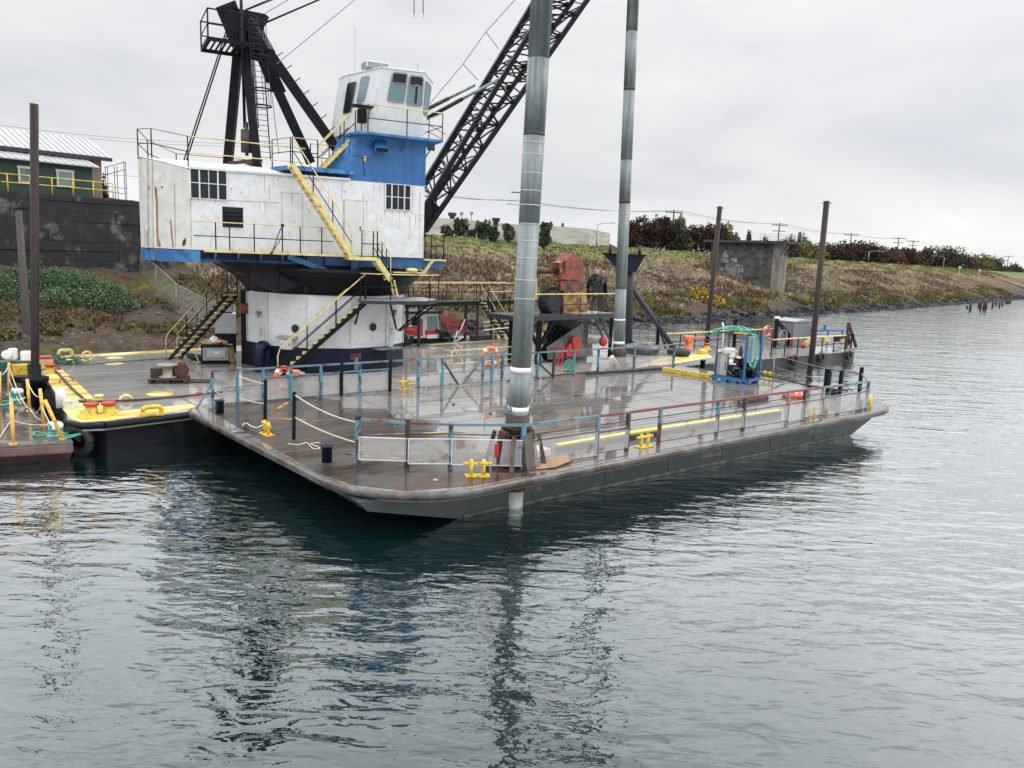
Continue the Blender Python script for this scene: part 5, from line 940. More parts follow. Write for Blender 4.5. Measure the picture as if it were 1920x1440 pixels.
# green and white equipment at far left corner
q = at(30, 690, 1.15); th = thing('mooring_winch', 'dark green winch with white gear covers by the left piles', 'winch', q); a = MB(); a.box(q + Vector((-.1, 0, .15)), (1.15, .5, .22), .5); a.tube([q + Vector((-.9, -.5, .05)), q + Vector((-.5, -.3, .3))], .14, 10); a.box(q + Vector((0, 0, -.25)), (1.0, .5, .4), .5); part('frame', a, green, th, bevel=.03)
a = MB(); a.box(q + Vector((-.02, -.1, .52)), (.28, .28, .42), .3); a.box(q + Vector((.34, .1, .44)), (.36, .28, .36), .5); a.cyl(q + Vector((-.08, -.32, .52)), .17, .14, 14, (.4, -.8, 0)); part('gear_cover', a, purewhite, th, bevel=.06)
a = MB(); q = at(40, 704, ZC); a.box(q + Z * .2, (.5, .4, .4), K.a); solo('yellow_box', a, yel, 'small yellow box fitting beside the tall brown pile', 'box', q)
a = MB(); q = at(78, 692, ZC); a.box(q + Z * .22, (.7, .6, .4), K.a); th = solo('tool_chest', a, yelp, 'pale yellow chest with red lid right of the tall brown pile', 'chest', q, bevel=.02); a = MB(); a.box(q + Z * .45, (.72, .62, .06), K.a); part('lid', a, red, th)
a = MB(); q = at(96, 680, ZC); rr = random.Random(5)
for i in range(16): a.torus(q + Vector((rr.uniform(-.8, .9), rr.uniform(-.2, .5), .08 + .03 * (i % 3))), rr.uniform(.25, .5), .022, (rr.uniform(-.2, .2), rr.uniform(-.2, .2), 1), 20, 5, sx=1.5)
solo('green_net', a, pm('dark_green_rope', (.02, .10, .07), .8), 'heap of dark green rope behind the tall brown pile', 'rope', q)
# reels on pallet
q = at(318, 716, ZC); th = thing('pallet', 'black wooden pallet on the wet crane deck', 'pallet', q); ka = K.a - .45; kx = Vector((math.cos(ka), math.sin(ka), 0)); ky = Vector((-kx.y, kx.x, 0))
a = MB()
for i in range(7): a.box(q + ky * (-.45 + .15 * i) + Z * .15, (1.25, .11, .03), ka)
part('top_boards', a, rustd, th); a = MB()
for i in (-1, 0, 1): a.box(q + kx * .57 * i + Z * .07, (.09, 1.0, .13), ka)
part('bearers', a, wood, th)
a = MB(); a.box(q - kx * .2 + ky * .3 + Z * .3, (.9, .3, .3), ka); solo('timber_block', a, wood, 'dark timber block on the pallet behind the cable reel', 'timber', q)
c_ = q - kx * .05 + Z * .17; a = MB(); a.lathe(c_, [(.30, 0), (.30, .03), (.17, .04), (.17, .42), (.34, .43), (.34, .46)], 22); solo('cable_reel', a, pm('reel_wood', (.30, .27, .23), .8, dirt=(.12, .09, .07), dt=.56, ds=6), 'pale cable reel standing upright on the pallet', 'cable reel', c_)
c_ = q + kx * .42 + ky * -.05 + Z * .42; a = MB(); ax = (kx * .25 - ky).normalized(); a.lathe(c_ - ax * .02, [(.25, 0), (.25, .05), (.06, .06), (.06, .30), (.25, .31), (.25, .35)], 24, -ax); solo('cable_reel', a, rustm, 'rusty round cable reel on its edge on the pallet', 'cable reel', c_)
a = MB(); q = at(362, 716, ZC); a.box(q + Z * .03, (1.2, .6, .05), ka); solo('steel_plate', a, rustd, 'flat steel plate on the deck right of the pallet', 'plate', q)
# welding station under the left stairs
q = at(405, 681, ZC); th = thing('welding_machine', 'grey welding machine cabinet beneath the left stairs', 'welding machine', q); a = MB(); a.box(q + Z * .42, (1.0, .55, .55), .35); part('body', a, grey, th, bevel=.02); a = MB(); a.box(q + Z * .05, (1.15, .65, .1), .35); a.box(q + Z * .76, (1.15, .62, .05), .35); a.box(q + Z * .4 - Vector((.52, .12, 0)), (.06, .5, .7), .35); part('frame', a, black, th)
a = MB(); a.box(q + Z * .45 + Vector((.12, -.27, 0)), (.7, .02, .32), .35); part('panel', a, pm('pale_panel', (.35, .38, .38), .5), th); a = MB(); a.box(q + Z * .48 + Vector((.16, -.285, 0)), (.18, .01, .1), .35); part('label_plate', a, edge, th)
a = MB(); rr = random.Random(2); 
for i in range(6): a.tube(smoothpts([q + Vector((rr.uniform(-.6, .4), rr.uniform(-.3, .3), .82 + rr.uniform(0, .15))) for _ in range(5)]), .022, 5)
a.tube(smoothpts([q + Vector((-.5, -.3, .8)), q + Vector((-.7, -.35, .4)), q + Vector((-.55, -.4, .1)), q + Vector((-.7, -.4, .05))]), .02, 5); solo('hose_bundle', a, yelp, 'pale yellow hose bundle on top of the welding machine', 'hose', q + Z * .8)
a = MB(); a.blob(q + Vector((-.05, 0, .98)), .17, 3, 2, .12); solo('white_bag', a, purewhite, 'white bag on top of the welding machine', 'bag', q + Z * .9); a = MB(); a.lathe(q + Vector((.2, .05, .80)), [(.09, 0), (.03, .25)], 10); solo('red_cone', a, red, 'small red cone on top of the welding machine', 'cone', q + Vector((.2, .05, .8)))
c_ = at(432, 681, ZC); a = MB(); a.lathe(c_, [(.2, 0), (.2, .08), (.15, .1), (.15, .65), (.1, .72), (.12, .8)], 14); solo('gas_bottle', a, pm('mustard', (.30, .22, .05), .5, dirt=(.12, .1, .06), dt=.5, ds=6), 'mustard coloured gas bottle right of the welding machine', 'gas bottle', c_)
c_ = at(424, 660, ZC); a = MB(); a.box(c_ + Z * .45, (.9, .7, .9), .35); th = solo('storage_tank', a, navy, 'white over navy square tank behind the welding machine', 'tank', c_); a = MB(); a.box(c_ + Z * 1.35, (.9, .7, .9), .35); part('upper_half', a, white, th); a = MB(); a.box(c_ + Z * 1.84, (.6, .4, .08), .35); part('lid', a, rustm, th)
for px, py in ((364, 674), (378, 676)): a = MB(); a.torus(at(px, py, ZC) + Z * .12, .22, .11, (.2, .1, 1), 20, 8); solo('spare_tyre', a, blackr, 'black tyre lying at the foot of the left stairs' if px == 364 else 'black tyre between the left stairs and the welding machine', 'tyre', at(px, py, ZC))
# ================================================================ THE CRANE
CC = Vector((-8.15, 33.65, 0)); cr = thing('derrick_crane', 'large white and blue pedestal crane with black gantry and lattice boom', 'crane', CC, HW.a)
# pedestal drum: twelve flat sides
NS = 12; RD = 3.32; a0 = R_(-75)
def ring(r, z, n=NS, off=0): return [CC + Vector((r * math.cos(a0 + 2 * math.pi * (i + .5) / n + off), r * math.sin(a0 + 2 * math.pi * (i + .5) / n + off), z)) for i in range(n)]
ZB, ZN, ZW = ZC, 1.95, 4.05
a = MB(); a.prism([tuple(p_[:2]) for p_ in ring(RD + .02, 0)], ZB - .05, ZN); ped = part('pedestal', a, navy, cr)
a = MB(); a.prism([tuple(p_[:2]) for p_ in ring(RD, 0)], ZN, ZW); drum = part('drum', a, white, cr)
a = MB()
for p_ in ring(RD + .015, 0): a.bar(p_ + Z * ZN, p_ + Z * ZW, .10, .03)
part('corner_strip', a, cabw, drum)
def faceat(px, py, out=.0, r=RD):
    """hit of a photo ray with the flat sided drum; returns point and outward normal"""
    best = None; rv = ray(px, py); Q = ring(r, 0)
    for i in range(NS):
        p_, q_ = Q[i], Q[(i + 1) % NS]; d = q_ - p_; n = Vector((d.y, -d.x, 0)).normalized()
        if n.dot(p_ - CC) < 0: n = -n
        if rv.dot(n) >= 0: continue
        t_ = ((p_ - CP).dot(n)) / rv.dot(n); h = CP + rv * t_; s = (h - p_).to_2d().dot(d.to_2d()) / d.to_2d().length_squared
        if -.001 <= s <= 1.001 and (best is None or t_ < best[0]): best = (t_, h + n * out, n)
    if best is None: n = Vector((0, -1, 0)); return CC + Vector((0, -r, 2)), n
    return best[1], best[2]
def onface(p_, n, w, h, th_, name, mat, bevel=0, par=None):
    a = MB(); a.box(p_ + n * th_ / 2, (w, th_, h), math.atan2(n.y, n.x) + math.pi / 2); return part(name, a, mat, par or drum, bevel=bevel)
for px, py in ((555, 616), (698, 613)):
    p_, n = faceat(px, py); a = MB(); a.cyl(p_, .19, .05, 22, n); ph = part('porthole', a, cabw, drum); a = MB(); a.cyl(p_ + n * .045, .165, .02, 22, n); part('glass', a, glass, ph)
for px, py, w_ in ((491, 631, .50), (733, 629, .36)):
    p_, n = faceat(px, py); dr = onface(p_, n, w_, 1.0 if px < 600 else 1.15, .035, 'door', cabw, .02); q, n = faceat(px, py - 9); onface(q + n * .035, n, .16, .24, .012, 'notice', pm('sign_frame', (.22, .10, .10), .5), par=dr); onface(q + n * .047, n, .11, .18, .008, 'notice_face', edge, par=dr); onface(q + n * .055, n, .04, .05, .006, 'notice_mark', black, par=dr)
for px, py in ((489, 590), (735, 587)): p_, n = faceat(px, py); a = MB(); a.lathe(p_ + n * .12 + Z * .05, [(.14, 0), (.03, .10)], 10); lt = part('wall_lamp', a, galv, drum); a = MB(); a.cyl(p_ + n * .12 - Z * .12, .05, .16, 10); part('bulb', a, pm('amber_glass', (.40, .22, .04), .2), lt)
p_, n = faceat(541, 645); onface(p_, n, .55, .40, .18, 'switch_box', cabw); a = MB(); s = Vector((-n.y, n.x, 0)); a.hexa([p_ - s * .42 + Z * .24, p_ + s * .42 + Z * .24, p_ + s * .42 + n * .25 + Z * .22, p_ - s * .42 + n * .25 + Z * .22, p_ - s * .42 + Z * .34, p_ + s * .42 + Z * .34, p_ + s * .42 + n * .25 + Z * .25, p_ - s * .42 + n * .25 + Z * .25]); part('canopy', a, pm('grey_canopy', (.28, .27, .25), .6), drum)
for k_ in (-1, 1): q = p_ + s * .16 * k_ + n * .19; onface(q, n, .16, .30, .02, 'meter', edge); onface(q + n * .02, n, .07, .12, .01, 'meter_face', grey)
p_, n = faceat(503, 667, r=RD); a = MB(); a.tube(smoothpts([p_ + n * .1 - Z * .1, p_ + n * .12 + Z * .30, p_ + n * .35 + Z * .45, p_ + n * .58 + Z * .30, p_ + n * .6 - Z * .75]), .20, 14); part('vent_pipe', a, navy, ped)
a = MB(); q = at(462, 683, ZC); a.bar(q, q + Z * 3.1, .10, .16); a.bar(q + Vector((-.18, .1, 0)), q + Vector((-.18, .1, 3.1)), .08, .08); part('riser', a, black, ped); a = MB(); a.cyl(up(q, 460, 587), .19, .42, 14); part('red_drum', a, redr, ped)
p_, n = faceat(722, 652); onface(p_ + n * .0, n, 1.3, .05, .5, 'shelf', galvd); p_, n = faceat(665, 668); onface(p_, n, .5, .25, .1, 'rusty_patch', rustm); onface(p_ - Z * .3, n, .16, .5, .12, 'bracket', galvd)
p_, n = faceat(702, 686); q = at(712, 692, ZC); a = MB(); a.box(q + Z * .3, (.6, .4, .55), .5); solo('deck_cabinet', a, purewhite, 'white ribbed cabinet at the foot of the navy pedestal', 'cabinet', q, bevel=.02)
# turntable
a = MB(); a.lathe(CC, [(RD - .1, ZW - .02), (RD + .02, ZW), (RD + .10, ZW + .22), (RD + .62, ZW + .72), (RD + .72, ZW + .80)], 48); a.lathe(CC, [(RD + .2, ZW + .8), (RD + .72, ZW + .8), (RD + .72, ZW + 1.02), (RD + .5, ZW + 1.03)], 48); tt_ = part('turntable', a, black, cr)
a = MB(); a.lathe(CC, [(RD - .2, ZW + 1.0), (RD - .2, 5.1)], 40); part('roller_path', a, navy, tt_)
a = MB(); a.hexa([HW(1.2, .2, 5.1), HW(3.0, .0, 4.1), HW(3.0, 6.4, 4.1), HW(1.2, 6.2, 5.1), HW(1.0, .2, 5.2), HW(6, 0.3, 5.2), HW(6, 6.2, 5.2), HW(1.0, 6.2, 5.2)]); part('underframe', a, black, cr)
a = MB()
for u in (1.9, 3.0, 4.1, 5.2, 6.3): a.bar(HW(u, .15, ZW + .9), HW(u, .05, ZW + .1), .09, .16); part('stiffener', a, black, tt_); a = MB()
# blue base beams
HZ0, HZ1 = 5.62, 8.47
a = MB(); a.hexa([HW(-1.05, .75, 5.15), HW(9.65, .05, 5.22), HW(9.65, .25, 5.22), HW(-1.05, .95, 5.15), HW(-1.05, .75, 5.6), HW(9.65, .05, 5.6), HW(9.65, .25, 5.6), HW(-1.05, .95, 5.6)])
base_ = part('base_beam', a, blue, cr)
a = MB(); pl_ = [(0, .0), (-1.15, 1.4), (-1.55, 3.2), (-1.15, 5), (0, 6.4), (.3, 6.4), (.3, .0)]; a.prism([tuple(HW(u, v)[:2]) for u, v in pl_], 5.17, 5.60); part('counterweight_base', a, bluel, base_)
a = MB(); a.prism([tuple(HW(u, v)[:2]) for u, v in [(.3, .45), (9.3, .35), (9.3, 6), (.3, 6)]], 5.3, 5.61); part('floor_frame', a, navy, base_)
a = MB()
for k_ in range(2):
    p_, q_ = HW(0, -.005, 5.27 + .22 * k_), HW(-1.15, 1.395, 5.27 + .22 * k_)
    for i in range(22): a.box(p_.lerp(q_, i / 21), (.025, .025, .025), HW.a)
for u in np.arange(6.2, 9.4, .18):
    for z_ in (5.28, 5.54): a.box(HW(u, .02, z_), (.022, .02, .022), HW.a)
part('rivets', a, pm('rivet_blue', (.02, .10, .25), .5), base_)
for u in np.arange(.8, 6.2, .8): a = MB(); a.hexa([HW(u, -.03, 5.50), HW(u + .05, -.03, 5.50), HW(u + .05, .4, 5.2), HW(u, .4, 5.2), HW(u, -.03, 5.58), HW(u + .05, -.03, 5.58), HW(u + .05, .4, 5.58), HW(u, .4, 5.58)]); part('gusset', a, bluel, base_)
a = MB(); a.bar(HW(3.4, -.02, 5.5), HW(5.6, .0, 4.75), .07, .20); part('diagonal_brace', a, bluel, base_); a = MB(); a.bar(HW(5.95, -.05, 5.6), HW(5.95, -.05, 4.8), .1, .28); part('hanger', a, blue, base_)
a = MB(); a.bar(HW(.4, -.55, 5.60), HW(6.0, -.55, 5.60), .05, .08); a.prism([tuple(HW(u, v)[:2]) for u, v in [(.4, -.55), (6.0, -.55), (6.0, -.02), (.4, -.02)]], 5.56, 5.605); part('catwalk', a, yelp, cr)
# house
pl_ = [(0, 0), (-1.15, 1.4), (-1.55, 3.2), (-1.15, 5), (0, 6.4), (8.82, 6.4), (8.82, 0)]
def rz(v): return .50 * (1 - ((v - 3.2) / 3.2) ** 2)
def house_end():
    a = MB(); e = [(0, 0), (-.65, .7), (-1.15, 1.4), (-1.42, 2.3), (-1.55, 3.2), (-1.42, 4.1), (-1.15, 5), (-.6, 5.7), (0, 6.4)]
    n = len(e); P = [HW(u, v, HZ0) for u, v in e] + [HW(u, v, HZ1 - .04 + rz(v)) for u, v in e]; a.add(P, [(i, i + 1, n + i + 1, n + i) for i in range(n - 1)]); return a, e
a = MB(); a.add([HW(0, 0, HZ0), HW(8.82, 0, HZ0), HW(8.82, 6.4, HZ0), HW(0, 6.4, HZ0), HW(0, 0, HZ1), HW(8.82, 0, HZ1 + .08), HW(8.82, 6.4, HZ1 + .08), HW(0, 6.4, HZ1)], [(0, 1, 5, 4), (1, 2, 6, 5), (2, 3, 7, 6), (0, 3, 2, 1)]); hs = part('machinery_house', a, white, cr)
a, e_ = house_end(); part('rounded_end', a, whiteend, hs)
a = MB(); vs2 = [0, .8, 1.6, 2.4, 3.2, 4, 4.8, 5.6, 6.4]; P = []
def ue_(v): return float(np.interp(v, [q[1] for q in e_], [q[0] for q in e_]))
for v in vs2: P += [HW(ue_(v) - .03, v, HZ1 - .02 + rz(v)), HW(8.9, v, HZ1 + .04 + rz(v))]
a.add(P, [(2 * i, 2 * i + 1, 2 * i + 3, 2 * i + 2) for i in range(len(vs2) - 1)]); part('roof', a, white, hs)
a = MB(); a.bar(HW(0, -.04, HZ1), HW(5.75, -.04, HZ1 + .05), .08, .07); part('eave_trim', a, cabw, hs)
# seams, welds
a = MB(); ink = pm('seam_rust', (.17, .085, .05), .8, dirt=(.45, .42, .38), dt=.50, ds=6, var=.4)
def wl(x0, y0, x1, y1, w=.02): a.bar(cw(x0, y0, -.004), cw(x1, y1, -.004), w, .008)
wl(357, 372, 523, 380, .028); wl(505, 346, 505, 376, .012); wl(357, 318, 359, 466, .03); wl(525, 361, 566, 363, .02); wl(528, 363, 528, 440, .01); wl(567, 364, 568, 466, .012); wl(645, 374, 690, 378, .022); wl(643, 374, 644, 465, .016); wl(681, 363, 684, 470, .025); wl(641, 336, 641, 375, .012); wl(773, 402, 795, 403, .012); wl(774, 350, 773, 402, .01)
part('weld_seam', a, ink, hs)
rustp = pm('rust_streak', (.36, .15, .05), .8, dirt=(.55, .46, .36), dt=.46, ds=5, stretch=.15, soft=.12, var=.4)
def streak(pts, off, plane_fn):
    a = MB(); a.slab([plane_fn(x, y, -off) for x, y in pts], HW(0, 1) - HW(0, 0), .004); part('rust_streak', a, rustp, hs)
for x, y0, y1, w in ((487, 380, 396, 1.2), (497, 380, 400, 1.4), (503, 378, 392, 1.0), (496, 330, 360, 1.2), (513, 330, 356, 1.0), (434, 352, 366, .8), (768, 404, 440, 1.2), (688, 380, 440, 1.5), (722, 392, 410, 1.0), (645, 376, 470, 1.0), (372, 372, 382, .8), (382, 372, 390, .6), (404, 374, 384, .9), (452, 377, 400, .6), (530, 382, 430, .7), (548, 366, 392, .8), (585, 340, 362, .9), (600, 346, 372, .6), (616, 350, 430, .7), (664, 381, 398, .7), (701, 345, 380, .9), (712, 346, 366, .7), (736, 394, 412, .8), (749, 394, 420, .6), (759, 394, 406, .9), (787, 360, 470, .8), (779, 404, 430, .6), (706, 400, 445, .6), (470, 428, 466, .5), (612, 440, 466, .6)): streak([(x - w, y0), (x + w, y0), (x + w * .3, y1), (x - w * .3, y1)], .003, cw)
# end wall rust (on the curved end, sits 6 mm proud)
def ew(px, py):
    best = None; rv = ray(px, py)
    for i in range(len(e_) - 1):
        p_, q_ = HW(*e_[i]), HW(*e_[i + 1]); d = q_ - p_; n = Vector((-d.y, d.x, 0)).normalized()
        if n.dot(p_ - HW(4, 3.2)) < 0: n = -n
        if rv.dot(n) >= 0: continue
        t_ = (p_ - CP).dot(n) / rv.dot(n); h = CP + rv * t_; s = (h - p_).to_2d().dot(d.to_2d()) / d.to_2d().length_squared
        if -.01 <= s <= 1.01 and (best is None or t_ < best[0]): best = (t_, h + n * .012)
    return best[1] if best else None
rstk = pm('deep_rust', (.24, .065, .018), .85, dirt=(.40, .20, .10), dt=.5, ds=6, stretch=.3)
def epatch(pts, m, name):
    q = [ew(x, y) for x, y in pts]
    if all(v is not None for v in q): a = MB(); a.add(q, [tuple(range(len(q)))]); part(name, a, m, hs)
epatch([(290, 351), (294, 351), (296, 380), (297, 461), (294, 461), (293, 390)], rstk, 'rust_streak'); epatch([(319, 412), (321, 412), (326, 463), (323, 463)], rstk, 'rust_streak'); epatch([(278, 349), (306, 349), (305, 353), (280, 355)], rustd, 'rust_patch'); epatch([(343, 452), (349, 445), (349, 457), (344, 462), (342, 460)], rustd, 'rust_patch'); epatch([(296, 440), (302, 462), (297, 463)], rstk, 'rust_streak'); epatch([(257, 352), (262, 349), (262, 353)], rustd, 'rust_patch')
epatch([(270, 431), (277, 431), (278, 461), (271, 461)], pm('dirty_hatch', (.35, .34, .31), .7), 'vent_hatch')
for x in (277, 286, 327): epatch([(x - .6, 345 if x == 327 else 300), (x + .6, 345 if x == 327 else 300), (x + 2 + .6, 464), (x + 2 - .6, 464)], pm('seam_grey', (.30, .29, .27), .7), 'panel_seam')
# windows
def hwin(x0, y0, x1, y1, nv_, nh_, lit=False):
    A_, B__ = cw(x0, y1, 0), cw(x1, y0, 0); u0, u1 = HW.inv(A_)[0], HW.inv(B__)[0]; z0, z1 = A_.z, B__.z
    a = MB(); a.hexa([HW(u0, -.012, z0), HW(u1, -.012, z0), HW(u1, .02, z0), HW(u0, .02, z0), HW(u0, -.012, z1), HW(u1, -.012, z1), HW(u1, .02, z1), HW(u0, .02, z1)]); wn = part('window', a, glass, hs)
    a = MB()
    for i in range(nv_ + 1): w_ = .05 if i in (0, 1, nv_ - 1, nv_) else .025; u = u0 + (u1 - u0) * i / nv_; a.bar(HW(u, -.03, z0), HW(u, -.03, z1), w_, .03, upv=HW(0, 1) - HW(0, 0))
    for i in range(nh_ + 1): z = z0 + (z1 - z0) * i / nh_; a.bar(HW(u0, -.034, z), HW(u1, -.034, z), .025 if 0 < i < nh_ else .05, .028)
    part('frame', a, cabw, wn); return wn
hwin(357, 318, 425, 371, 4, 2); hwin(722, 348, 770, 392, 4, 2)
a = MB(); A_ = cw(401, 345, -.016); a.slab([cw(401, 366, -.014), cw(409, 366, -.014), cw(409, 345, -.014), cw(401, 345, -.014)], HW(0, 1) - HW(0, 0), .002); 
A_, B__ = cw(419, 424, 0), cw(454, 391, 0); u0, u1, z0, z1 = HW.inv(A_)[0], HW.inv(B__)[0], A_.z, B__.z; a = MB()
for i in range(5): zz = z0 + (z1 - z0) * (i + .5) / 5; a.hexa([HW(u0, -.06, zz - .07), HW(u1, -.06, zz - .07), HW(u1, -.001, zz), HW(u0, -.001, zz), HW(u0, -.05, zz - .05), HW(u1, -.05, zz - .05), HW(u1, -.001, zz + .05), HW(u0, -.001, zz + .05)])
lv = part('louvre', a, black, hs); a = MB(); a.hexa([HW(u0 - .03, -.01, z0 - .03), HW(u1 + .03, -.01, z0 - .03), HW(u1 + .03, 0, z0 - .03), HW(u0 - .03, 0, z0 - .03), HW(u0 - .03, -.01, z1 + .03), HW(u1 + .03, -.01, z1 + .03), HW(u1 + .03, 0, z1 + .03), HW(u0 - .03, 0, z1 + .03)]); part('frame', a, navy, lv)
# sliding door
A_, B__ = cw(646, 468, 0), cw(681, 379, 0); a = MB(); u0, u1 = HW.inv(A_)[0], HW.inv(B__)[0]; a.hexa([HW(u0, -.03, HZ0 + .02), HW(u1, -.03, HZ0 + .02), HW(u1, -.001, HZ0 + .02), HW(u0, -.001, HZ0 + .02), HW(u0, -.03, B__.z), HW(u1, -.03, B__.z), HW(u1, -.001, B__.z), HW(u0, -.001, B__.z)]); dr = part('door', a, cabw, hs); a = MB(); a.bar(HW(u1 - .12, -.05, 6.6), HW(u1 - .12, -.05, 6.75), .03, .03); part('handle', a, black, dr)
# catwalk railing along the house
def railing(pts, h, parent, mt, mm, mposts, name='railing', n_mid=1, r=.022, posts=None, pr=.022):
    pts = [Vector(p_) for p_ in pts]; a = MB(); a.tube([p_ + Z * h for p_ in pts], r, 6); rr_ = part(name, a, mt, parent)
    for i in range(n_mid): a = MB(); a.tube([p_ + Z * h * (i + 1) / (n_mid + 1) for p_ in pts], r * .8, 5); part('mid_rail', a, mm, rr_)
    for p_ in (posts or pts): a = MB(); a.tube([p_, Vector(p_) + Z * h], pr, 6); part('post', a, mposts, rr_)
    return rr_
wk = [HW(u, -.52, HZ0) for u in (.05, .9, 1.4, 2.25, 3.3, 3.85, 4.9)]
railing([HW(.05, -.52, HZ0), HW(5.0, -.52, HZ0)], 1.0, cr, yelp, black, black, posts=[HW(u, -.52, HZ0) for u in (.78, 1.25, 2.1, 3.1, 3.75, 4.55)])
a = MB(); q = HW(3.1, -.55, HZ0 + 1.0); a.blob(q, .07, 1, 1); a.tube(smoothpts([q, q + Z * -.35 + Vector((-.15, -.05, 0)), HW(2.75, -.6, HZ0 + .1), HW(2.55, -.6, HZ0 - .35)]), .018, 5); a.tube(smoothpts([q, q - Z * .3, HW(2.9, -.6, HZ0 + .3), HW(2.6, -.6, HZ0 - .1)]), .015, 5); part('hung_cable', a, black, cr)
# roof railing
RZ = lambda v: HZ1 + rz(v)
rp_ = [HW(2.35, .05, RZ(.0)), HW(-.02, .05, RZ(.1)), HW(-1.13, 1.4, RZ(1.4)), HW(-1.53, 3.2, RZ(3.2)), HW(-1.13, 5.0, RZ(5)), HW(0, 6.3, RZ(6.3)), HW(3, 6.3, RZ(6.3))]
rp_[0].z += .03; railing(rp_[1:], 1.05, cr, pm('faded_pink_rail', (.30, .20, .17), .5, dirt=(.40, .30, .08), dt=.6, ds=1), black, black)
a = MB(); a.tube([rp_[1] + Z * 1.05, HW(4.1, .15, RZ(.1) + 1.02)], .024, 6); a.tube([rp_[1] + Z * .5, HW(4.1, .15, RZ(.1) + .5)], .02, 5); part('roof_rail', a, yelp, cr)
# platform on roof
pz = HZ1 + .38; U0, U1 = 4.0, 6.0
a = MB(); a.prism([tuple(HW(u, v)[:2]) for u, v in [(3.45, -.12), (5.9, -.12), (6.2, 1.2), (3.0, 1.2)]], pz - .16, pz); plat = part('roof_platform', a, bluel, cr)
a = MB(); 
for u in (3.9, 4.6, 5.3): a.bar(HW(u, .1, pz - .16), HW(u, .1, HZ1 - .0), .05, .05)
part('support', a, black, plat)
railing([HW(4.5, -.08, pz), HW(3.5, -.08, pz), HW(3.05, 1.15, pz)], 1.0, plat, pm('faded_rail', (.36, .26, .2), .5), black, black)
railing([HW(4.5, 1.15, pz), HW(5.6, 1.15, pz)], 1.0, plat, yelp, black, black)
# ---- stairs
def stair(p0, p1, side, w, n, parent, sm=yelp, tm=yelp, rails=True, rm=yelp, rpm=black, ext=None, rh=.9, sw=.04, sh=.2, both=True, tread_t=.035, sdrop=0.0):
    """p0 bottom, p1 top of one stringer; side = unit vector to the other stringer"""
    p0, p1, side = Vector(p0), Vector(p1), Vector(side).normalized(); a = MB(); 
    for s in (0, w): a.bar(p0 + side * s - Z * sdrop, p1 + side * s - Z * sdrop, sw, sh, upv=side.cross(p1 - p0))
    st = part('staircase', a, sm, parent); a = MB(); run = Vector((p1.x - p0.x, p1.y - p0.y, 0)); rd = run.normalized(); 
    for i in range(n):
        c_ = p0.lerp(p1, (i + .6) / n) + side * w / 2; s2 = side * (w / 2 - sw / 2); d = rd * .11
        a.hexa([c_ - s2 - d - Z * tread_t, c_ + s2 - d - Z * tread_t, c_ + s2 + d - Z * tread_t, c_ - s2 + d - Z * tread_t, c_ - s2 - d, c_ + s2 - d, c_ + s2 + d, c_ - s2 + d])
    part('treads', a, tm, st)
    if rails:
        for s in ((0, w) if both else (0,)):
            o = side * s; a = MB(); a.tube([p0 + o + Z * .05, p0 + o + Z * rh * .8, p0 + o + Z * rh + (p1 - p0) * .03, p1 + o + Z * rh], .022, 6); part('handrail', a, rm, st)
            a = MB(); a.tube([p0 + o + Z * rh * .5, p1 + o + Z * rh * .5], .018, 5); part('mid_rail', a, rpm, st)
            for f in (.33, .66, 1.0): a = MB(); a.tube([p0.lerp(p1, f) + o, p0.lerp(p1, f) + o + Z * rh], .022, 5); part('post', a, rpm, st)
    return st
hn = HW(0, -1) - HW(0, 0); hu = HW(1, 0) - HW(0, 0)
# left stair deck -> turntable
q0 = at(333, 671, ZC); q1 = up(q0, 445, 548); stair(q0, q1, (-.35, -.9, 0), .62, 14, cr, black, yelp, rh=1.0, sh=.16, sdrop=.12, tread_t=.06)
# middle stair deck -> pedestal platform
q0 = at(522, 702, ZC); q1 = up(q0, 684, 560); q1 = Vector((q1.x, q1.y, q1.z)); stair(q0, q1, (.25, -.95, 0), .60, 15, cr, black, yelp, rh=1.0, sh=.16, sdrop=.13, tread_t=.06)
# platform right of the pedestal
ppz = q1.z - .02; PA = q1 + Vector((0, .0, 0))
pts = [q1 + Vector((-.05, -.65, 0)), q1 + Vector((1.1, -.55, 0)), q1 + Vector((2.5, .35, 0)), q1 + Vector((2.75, 1.6, 0)), q1 + Vector((1.9, 3.0, 0)), q1 + Vector((.6, 1.2, 0)), q1 + Vector((-.3, .3, 0))]
a = MB(); a.prism([tuple(p_[:2]) for p_ in pts], ppz - .14, ppz); pf = part('pedestal_platform', a, dgrey, cr); a = MB(); a.prism([tuple((c_ := pts[0].lerp(p_, .97))[:2]) for p_ in pts], ppz, ppz + .01); part('grating', a, pm('wet_grating', (.30, .31, .32), .35), pf)
railing([p_ + Z * 0 for p_ in (pts[0], pts[1], pts[2], pts[3])], 1.0, pf, yelp, black, black)
for p_, q_ in ((pts[1], Vector((.1, 1.0, -1.1))), (pts[2], Vector((-1.3, .5, -1.2))), (pts[3], Vector((-1.6, .1, -1.3)))): a = MB(); a.bar(p_ - Z * .14, p_ + q_ - Z * .1, .06, .06); part('strut', a, black, pf)
a = MB(); a.bar(q1 + Vector((-.05, -.62, -.2)), q1 + Vector((-.45, .3, -1.15)), .06, .06); part('strut', a, black, pf)
# stair on the house: catwalk -> roof platform
b0 = HW(HW.inv(cw(655, 468, -.62))[0], -.95, HZ0); t0 = HW(HW.inv(cw(545, 316, -.62))[0], -.95, pz - .02); stair(b0, t0, HW(0, 1) - HW(0, 0), .62, 15, cr, yelp, yelp, rh=.95, sh=.17, both=False)
# ladder stair roof platform -> cab walkway
czw = 10.28; t1 = HW(6.05, .35, czw - .05); b1 = HW(4.75, .35, pz); stair(b1, t1, HW(0, 1) - HW(0, 0), .6, 9, cr, yelp, yelp, rh=.95, sh=.14)
